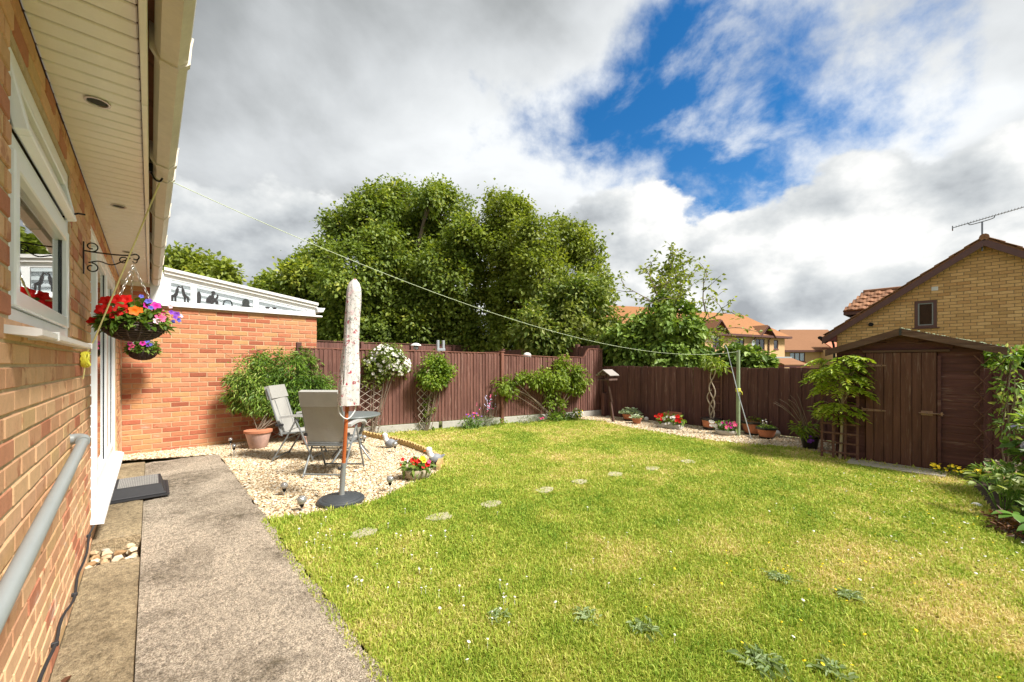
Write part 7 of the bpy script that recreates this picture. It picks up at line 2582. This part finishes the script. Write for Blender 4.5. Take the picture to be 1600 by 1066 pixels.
# pot with the twisted vine
pv = glazed((8.79, 3.52, 0.015), 'terracotta pot with black rim holding the twisted vine', 0.13, 0.185, 0.23)
foot(pv, 0.12, 0.05)
for s in (-1, 1):
    MB().ball((-0.135, s * 0.075, 0.12), 0.024, 8, 6, (.5, 1, 1)).build('lug', M['terracotta'], pv, True)
vo = empty('twisted_vine', (8.79, 3.52, 0.22), 'bare twisted vine stems with a leafy top climbing the ladder trellis', 'vine')
vs_ = MB()
for ph, am, top in ((0.0, 0.055, 1.12), (2.2, 0.06, 1.12), (4.0, 0.09, 0.62)):
    pts = []
    for k in range(25):
        z = k / 24 * top
        pts.append((0.10 * z / 1.1 + 0.012 * math.sin(z * 9 + ph), am * math.sin(z * 8.5 + ph) * (0.5 + 0.7 * math.sin(min(1, z) * 2.6)), z))
    vs_.tube(pts, [0.016 - 0.006 * k / 24 for k in range(25)], 6)
vs_.build('stems', M['bark_pale'], vo, True)
link('foliage', blob_leaves([(8.90, 3.50, 1.40, .18, .24, .12), (8.86, 3.38, 1.30, .14, .18, .10), (8.9, 3.62, 1.47, .16, .16, .1)], 4200, .085, .03, M['leaf_climber'], (8.79, 3.52, .22), shell=.3, droop=.4), vo)
# round stone dish with pink and white flowers
rd_ = empty('stone_dish', (8.40, 3.08, 0.008), 'round pale stone dish of pink and white flowers by the washing pole', 'planter', PG)
MB().lathe([(0.16, 0), (0.17, 0.004), (0.20, 0.06), (0.195, 0.095), (0.18, 0.095), (0.17, 0.08)], 24).build('dish', M['concrete_board'], rd_, True)
MB().lathe([(0.002, 0.075), (0.178, 0.075), (0.178, 0.085), (0.002, 0.09)], 16).build('soil', M['soil'], rd_)
link('foliage', blob_leaves([(8.40, 3.08, .17, .19, .22, .10)], 8000, .06, .035, M['leaf_basket'], (8.40, 3.08, .008), shell=.2), rd_)
for i in range(22):
    yy = R.uniform(-.22, .24)
    mt = 'p_white' if yy > 0.06 else ('p_pink' if R.random() < .7 else 'p_magenta')
    put_flower(rd_, (-0.12 + R.uniform(-.06, .1), yy, R.uniform(.13, .27)), (-1, R.gauss(-.3, .3), .6), R.uniform(.028, .042), M[mt])
p3 = glazed((8.82, 2.72, 0.015), 'larger black-rimmed terracotta bowl with dry sedum', 0.14, 0.22, 0.25)
foot(p3, 0.13)
link('foliage', rosette_leaves(150, 0.18, 0.09, 0.06, 0.02, M['leaf_brown'], 0.24, 53), p3)
link('foliage', rosette_leaves(90, 0.18, 0.13, 0.05, 0.02, M['leaf_climber'], 0.24, 54), p3)
p4 = glazed((8.52, 2.42, 0.012), 'smaller black-rimmed terracotta pot with budding sedum', 0.09, 0.16, 0.20)
foot(p4, 0.08)
link('foliage', rosette_leaves(130, 0.12, 0.08, 0.06, 0.022, M['leaf_rose'], 0.19, 55), p4)
s4 = MB()
for i in range(10):
    a = Vector((R.uniform(-.09, .09), R.uniform(-.09, .09), .19)); b = a + Vector((R.uniform(-.05, .05), R.uniform(-.05, .05), R.uniform(.06, .16)))
    s4.tube([a, b], 0.003, 4)
    put_flower(p4, b, (R.gauss(0, .3), R.gauss(0, .3), 1), .014, M['p_white'])
s4.build('stalks', M['twig'], p4)

# stone bowl planter with red and yellow flowers on the gravel
sbp = empty('stone_bowl', (2.42, 4.44, 0.0), 'round stone bowl of red and yellow flowers at the gravel edge', 'planter')
MB().lathe([(0.12, 0), (0.13, 0.004), (0.165, 0.05), (0.178, 0.10), (0.172, 0.125), (0.155, 0.125), (0.148, 0.10)], 28, (0, 0, 0), None, lambda a, z: 1 + 0.02 * math.sin(5 * a + 20 * z)).build('bowl', M['stone_bowl'], sbp, True)
MB().lathe([(0.002, 0.10), (0.155, 0.10), (0.155, 0.108), (0.002, 0.112)], 16).build('soil', M['soil'], sbp)
link('foliage', blob_leaves([(2.42, 4.44, .15, .18, .18, .07)], 9500, .075, .028, M['leaf_basket'], (2.42, 4.44, 0), shell=.3, droop=.2), sbp)
tc = Vector((-2.42, -4.44, 1.2)).normalized()
rt_ = Vector((math.cos(_th), -math.sin(_th), 0))
for (a, z, mt, sz) in ((-.17, .26, 'p_red', .026), (-.19, .19, 'p_red', .02), (-.05, .25, 'p_red', .036), (-.02, .21, 'p_red', .044), (.02, .24, 'p_red', .036), (.07, .27, 'p_yellow', .040), (.09, .245, 'p_yellow', .034), (.08, .18, 'p_red', .036), (.10, .165, 'p_yellow', .028), (.13, .20, 'p_red', .038), (.15, .23, 'p_pink', .026), (-.10, .24, 'p_palepink', .022), (.05, .20, 'p_violet', .022), (-.06, .18, 'p_pink', .024)):
    put_flower(sbp, rt_ * a + tc * 0.06 + Vector((0, 0, z - 0.03)), tc + Vector((R.gauss(0, .25), R.gauss(0, .25), .3)), sz, M[mt])

# ------------------------------------------------------------------ young wisteria standard by the shed
WO = (7.53, 1.19, 0.0)
wo = empty('wisteria_tree', WO, 'young wisteria standard with pale stem and lime leaves beside the shed', 'tree')
wt = MB(WO)
tr_pts = spline([(7.53, 1.19, 0), (7.52, 1.17, .35), (7.525, 1.165, .60), (7.54, 1.15, .95), (7.53, 1.14, 1.30)], 5)
wt.tube(tr_pts, [0.022 - 0.012 * k / len(tr_pts) for k in range(len(tr_pts))], 8)
P, D, N = [], [], []
rw = random.Random(61)
tops = []
for i in range(150):
    a = rw.uniform(0, 6.283)
    low = i >= 122
    q = math.sqrt(rw.random())
    bx = 7.50 + math.cos(a) * q * (0.24 if not low else 0.14)
    by = 1.20 + math.sin(a) * q * (0.31 if not low else 0.18)
    bz = (1.06 + rw.random() * 0.50 - q * 0.08) if not low else (0.62 + rw.random() * .22)
    b = Vector((bx, by, bz))
    s_ = tr_pts[12 + rw.randint(0, 6)] if not low else tr_pts[rw.randint(9, 12)]
    if i % 3 == 0: wt.tube(spline([s_, s_.lerp(b, .5) + Vector((0, 0, .06)), b], 3), [0.006 - 0.0006 * k for k in range(7)], 4)
    # pinnate leaf
    d = Vector((math.cos(a), math.sin(a), rw.uniform(-.25, .35))).normalized()
    Lr = rw.uniform(.10, .17)
    for k in range(7):
        t = k / 6
        p = b + d * Lr * t + Vector((0, 0, -0.10 * t * t))
        side = d.cross(Vector((0, 0, 1))).normalized()
        for sg in ((-1, 1) if k < 6 else (0,)):
            P.append(tuple(p - Vector(WO)))
            D.append(tuple(side * sg + d * (0.5 if sg else 1) + Vector((0, 0, -.35 + rw.gauss(0, .15)))))
            N.append((rw.gauss(0, .25), rw.gauss(0, .25), 1))
wt.build('trunk', M['bark_pale'], wo, True)
P = np.array(P); D = np.array(D); N = np.array(N)
link('crown', leaves(P, D, N, 0.080 * (0.7 + .5 * rng.random(len(P))), 0.030, 0.3, 0.15, True, None, M['leaf_wisteria']), wo)
# straggly plant in a dark pot beside it
sp_ = empty('straggly_plant', (8.05, 1.66, 0.0), 'straggly sparse plant in dark pot against the end of the back fence', 'plant')
MB().lathe([(0.09, 0), (0.095, .005), (0.13, .18), (0.14, .185), (0.14, .21), (0.12, .21)], 18).build('pot', M['glaze_black'], sp_, True)
q_ = MB()
for pts in fronds(9, (0, 0, .2), (.5, .8), .75, 1.2, 63):
    q_.tube(pts, [0.008 - .001 * k for k in range(7)], 5)
q_.build('stems', M['twig'], sp_)
link('foliage', blob_leaves([(8.0, 1.72, .34, .14, .2, .1), (8.05, 1.5, .62, .12, .16, .08), (7.95, 1.68, .26, .1, .12, .08)], 4000, .085, .032, M['leaf_climber'], (8.05, 1.66, 0), shell=.2, droop=.3), sp_)
for i in range(6):
    put_flower(sp_, (-.16 + R.uniform(-.05, .05), R.uniform(-.1, .1), R.uniform(.12, .22)), (-1, 0, .5), .022, M['p_violet'])

# ------------------------------------------------------------------ border on the right, under the fence end
oc = empty('clematis', (7.66, -0.32, 0), 'clematis with narrow leaves climbing the brown lattice at the shed corner', 'climber')
link('foliage', blob_leaves([(7.60, -.34, 1.40, .14, .16, .16), (7.58, -.36, 1.15, .12, .15, .16), (7.62, -.40, .9, .12, .16, .14), (7.60, -.36, .65, .10, .14, .14), (7.62, -.42, 1.52, .12, .2, .08)], 3600, .075, .028, M['leaf_bed'], (7.66, -.32, 0), shell=.2, droop=.25), oc)
cs_ = MB((7.66, -.32, 0))
for i in range(5):
    cs_.tube(spline([(7.64, -.36, 0), (7.60 + R.uniform(-.06, .06), -.36 + R.uniform(-.06, .06), .5), (7.60 + R.uniform(-.06, .06), -.38 + R.uniform(-.06, .06), 1.0), (7.6, -.4, 1.5)], 4), 0.006, 5)
cs_.build('stems', M['twig'], oc)
oh = empty('lilac_shrub', (6.9, -0.85, 0), 'leafy shrub with pale lilac flower heads in the border', 'bush')
HB = [(6.95, -.62, .62, .26, .26, .24), (6.75, -.80, .75, .28, .28, .26), (6.5, -.95, .68, .28, .28, .28), (7.05, -.85, .85, .26, .26, .2), (6.7, -.62, .45, .28, .24, .2), (6.4, -.75, .45, .3, .26, .22), (6.1, -1.0, .6, .3, .3, .3)]
link('foliage', blob_leaves(HB, 5200, .085, .040, M['leaf_bed'], (6.9, -.85, 0), shell=.4, droop=.2, clump=.05, ncl=90), oh)
hs_ = MB((6.9, -.85, 0))
for b in HB:
    hs_.tube(spline([(6.8, -.8, 0), ((6.8 + b[0]) / 2, (-.8 + b[1]) / 2, b[2] * .6), b[:3]], 4), 0.012, 5)
hs_.build('stems', M['twig'], oh)
for i in range(34):
    c = R.choice(HB[:5] + HB[:2])
    d = Vector((-abs(R.gauss(.5, .5)), R.gauss(.35, .5), R.gauss(.4, .5))).normalized()
    p0 = Vector(c[:3]) + Vector((d.x * c[3], d.y * c[4], d.z * c[5])) * 1.05
    for k in range(7):
        put_flower(oh, p0 + Vector((R.gauss(0, .022), R.gauss(0, .022), R.gauss(0, .026))) - Vector((6.9, -.85, 0)), d + Vector((R.gauss(0, .5), R.gauss(0, .5), R.gauss(0, .5))), R.uniform(.018, .028), M['p_lilac'])
clumpy('groundcover', 'mixed green groundcover filling the border below the lilac shrub', (6.3, -.45, 0), [(6.95, -.38, .14, .30, .18, .16), (6.5, -.45, .16, .32, .2, .18), (6.1, -.5, .14, .32, .22, .16), (5.7, -.55, .12, .3, .24, .16), (7.3, -.2, .10, .2, .14, .12), (5.4, -.65, .15, .3, .24, .18), (5.9, -.85, .3, .3, .3, .3), (5.5, -1.0, .35, .3, .3, .35)], 5000, .075, .035, M['leaf_bed'])
ov = empty('variegated_plant', (5.85, -.26, 0), 'upright plant with pale variegated leaves at the border edge', 'plant')
vst = MB()
rv = random.Random(71)
P, D, N = [], [], []
for i in range(17):
    a = rv.uniform(0, 6.283)
    tip = Vector((math.cos(a) * rv.uniform(.06, .22), math.sin(a) * rv.uniform(.06, .22), rv.uniform(.24, .46)))
    vst.tube(spline([(0.02 * math.cos(a), .02 * math.sin(a), 0), tip * .55 + Vector((0, 0, .05)), tip], 3), 0.004, 5)
    for k in range(4):
        b = a + rv.gauss(0, 1.0)
        P.append(tuple(tip * rv.uniform(.8, 1.0))); D.append((math.cos(b), math.sin(b), rv.gauss(0, .25))); N.append((rv.gauss(0, .3), rv.gauss(0, .3), 1))
vst.build('stems', M['leaf_big'], ov)
P = np.array(P); D = np.array(D); N = np.array(N)
link('foliage', leaves(P, D, N, .105 * (0.7 + .5 * rng.random(len(P))), .048, .25, .15, True, None, M['leaf_pale']), ov)
def big_leaf_plant(name, label, loc, n, L, Wd, mat, seed, h=.12):
    o = empty(name, loc, label, 'plant')
    rr_ = random.Random(seed)
    for i in range(n):
        a = rr_.uniform(0, 6.283)
        base = Vector((math.cos(a) * .03, math.sin(a) * .03, 0))
        d = Vector((math.cos(a), math.sin(a), 0))
        s = rr_.uniform(.75, 1.2)
        nn, vs2, fs2 = 6, [], []
        for k in range(nn + 1):
            t = k / nn
            w = Wd * s * math.sin(math.pi * min(1, t * .92 + .08)) ** .7
            p = base + d * (.04 + L * s * t) + Vector((0, 0, h * s + L * s * (0.55 * t - 0.75 * t * t)))
            sd = d.cross(Vector((0, 0, 1)))
            vs2 += [p - sd * w * .5 + Vector((0, 0, .012)), p, p + sd * w * .5 + Vector((0, 0, .012))]
        for k in range(nn):
            for j in (0, 1):
                q = k * 3 + j
                fs2.append((q, q + 1, q + 4, q + 3))
        lf_ = MB().add(vs2, fs2)
        lo = lf_.build('leaf', mat, o, True)
        MB().tube([(0, 0, 0), base + d * .04 + Vector((0, 0, h * s))], 0.006, 5).build('leaf_stalk', mat, lo)
    return o
big_leaf_plant('bergenia', 'broad leaved bergenia at the front of the border', (5.38, -.36, 0.01), 13, .13, .10, M['leaf_big'], 73)
big_leaf_plant('bergenia', 'large leaved bergenia beside the brown withered plant', (5.10, -.52, 0.01), 12, .16, .125, M['leaf_big'], 74, .10)
clumpy('withered_plant', 'brown withered low plant at the lawn edge', (5.36, -.25, 0), [(5.42, -.24, .05, .16, .09, .09), (5.25, -.27, .05, .14, .09, .08)], 11000, .05, .018, M['leaf_brown'])
# yellow flowers and boulder at the shed's foot
yf = empty('yellow_flowers', (7.40, .06, 0), 'bright yellow flower patch beside the shed slab', 'flowers')
link('foliage', blob_leaves([(7.40, .10, .05, .12, .16, .06), (7.42, -.05, .05, .12, .14, .06)], 7000, .05, .012, M['leaf_rose'], (7.4, .06, 0), shell=.2), yf)
for i in range(44):
    put_flower(yf, (R.uniform(-.13, .1), R.uniform(-.22, .2), R.uniform(.07, .14)), (-.6 + R.gauss(0, .3), R.gauss(0, .3), 1), R.uniform(.014, .022), M['p_yellow'])
bmh = stone_mesh('boulder', M['boulder'], 91, (1, .9, .8))
bo3 = link('boulder', bmh, None, (7.50, -.24, .05), (0, 0, .4), (.13, .13, .13))
bmh.polygons.foreach_set('use_smooth', [True] * len(bmh.polygons))
tag(bo3, 'rounded sandstone boulder at the shed corner among flowers', 'boulder')
o = link('stone', stone_mesh('stone', M['white_ornament'], 92, (1, .7, .4)), None, (6.02, -.10, .012), (0, 0, .3), (.06, .06, .06))
tag(o, 'small flat white stone on the lawn by the variegated plant', 'stone')

# ------------------------------------------------------------------ weeds, daisies and buttercups in the lawn
def lawn_weed(x, y, n, L, label, seed):
    o = empty('lawn_weed', (x, y, 0), label, 'weed', 'leafy weeds in the lawn')
    gg = np.random.default_rng(seed)
    a = gg.uniform(0, 6.283, n)
    P = np.stack([np.cos(a) * .012 * gg.random(n), np.sin(a) * .012, np.full(n, .008)], 1) + gg.normal(0, L * .35, (n, 3)) * np.array([1, 1, 0.05])
    L = L * 0.78
    P[:, 2] = np.abs(P[:, 2]) + .008
    D = np.stack([np.cos(a), np.sin(a), .25 + .6 * gg.random(n)], 1)
    N = np.tile([0, 0, 1.0], (n, 1)) + gg.normal(0, .3, (n, 3))
    link('foliage', leaves(P, D, N, L * (0.5 + .6 * gg.random(n)), L * .2, .3, .35, True, gg.random(n), M['leaf_weed']), o)
lawn_weed(1.785, 1.383, 46, .075, 'compact grey-green weed rosette in the lawn beside a looser one', 1)
lawn_weed(1.925, 1.115, 40, .09, 'loose grey-green weed rosette beside the compact one', 2)
lawn_weed(2.109, 0.619, 80, .10, 'largest grey-green weed patch in the lawn', 3)
lawn_weed(3.031, 0.797, 90, .07, 'spreading weed patch with buttercups', 4)
lawn_weed(3.11, 0.45, 70, .08, 'spreading weed patch toward the border', 5)
lawn_weed(1.431, 1.701, 34, .07, 'small weed rosette nearest the path', 6)
lawn_weed(2.30, 0.40, 60, .08, 'weed patch beside the largest one', 7)
def small_flowers(name, label, centres, n, mat, r, seed, z=.035):
    gg = np.random.default_rng(seed)
    c = np.array(centres)
    w = gg.integers(0, len(c), n)
    p = c[w, :2] + gg.normal(0, 1, (n, 2)) * c[w, 2:3]
    ok = inpoly(p[:, 0], p[:, 1], LAWN)
    p = p[ok]; n = len(p)
    k = 8
    a = np.arange(k) * 2 * np.pi / k
    s = r * (0.75 + .5 * gg.random(n))[:, None]
    x = p[:, 0:1] + np.cos(a)[None] * s; y = p[:, 1:2] + np.sin(a)[None] * s
    hz = z + .02 * gg.random(n)[:, None]
    zz = hz + np.cos(a + gg.uniform(0, 6, n)[:, None]) * s * .4
    ring = np.stack([x, y, zz], 2)
    cen = np.concatenate([p, hz + .004], 1)[:, None, :]
    st_ = np.concatenate([np.concatenate([p, np.zeros((n, 1))], 1)[:, None, :] + np.array([[[.0015, 0, 0], [-.0015, 0, 0]]])], 1)
    V = np.concatenate([ring, cen, st_], 1)
    F = np.array([(i, (i + 1) % k, k) for i in range(k)] + [(k, k + 1, k + 2)])
    idx = (np.arange(n)[:, None, None] * (k + 3) + F[None]).reshape(-1, 3)
    me = np_mesh(name, V.reshape(-1, 3), [idx], mat, False, np.repeat(gg.random(n), k + 1))
    o = link(name, me)
    tag(o, label, 'flowers', kind='stuff')
dais = [(1.0, 3.6, .16), (1.1, 3.2, .2), (1.35, 2.5, .18), (1.25, 2.0, .25), (1.55, 1.75, .12), (1.5, 2.9, .3), (1.05, 2.7, .15), (3.6, .75, .3), (4.2, .5, .35), (4.6, .2, .3), (3.9, .15, .25), (5.2, .4, .4), (6.2, .4, .4), (2.2, 1.7, .5), (3.3, 2.2, .8), (2.6, .5, .4), (4.4, -.2, .2), (6.8, .6, .3)]
small_flowers('daisies', 'tiny white daisies dotted through the lawn', dais, 150, M['p_white'], .0075, 81)
small_flowers('buttercups', 'tiny yellow buttercups scattered in the lawn near the border', [(3.0, .8, .3), (2.7, .6, .3), (4.6, .1, .35), (5.0, 0.1, .3), (5.6, .2, .4), (3.4, .5, .3), (6.3, .15, .3)], 75, M['p_yellow'], .007, 82)
# brown leaf litter on the concrete strip
for i, (x, y, lb) in enumerate(((-.285, 2.62, 'curled brown leaf lying on the sandy strip by the wall'), (-.20, 2.35, 'small brown leaf fragment on the sandy strip'))):
    me = leaves(np.array([[0, 0, 0.004]]), np.array([[.4, 1, .15]]), np.array([[0, 0, 1.0]]), .055 - .02 * i, .03, .5, .1, True, None, M['leaf_brown'])
    o = link('dead_leaf', me, None, (x, y, -.006), (0, 0, i * 1.3))
    tag(o, lb, 'leaf')
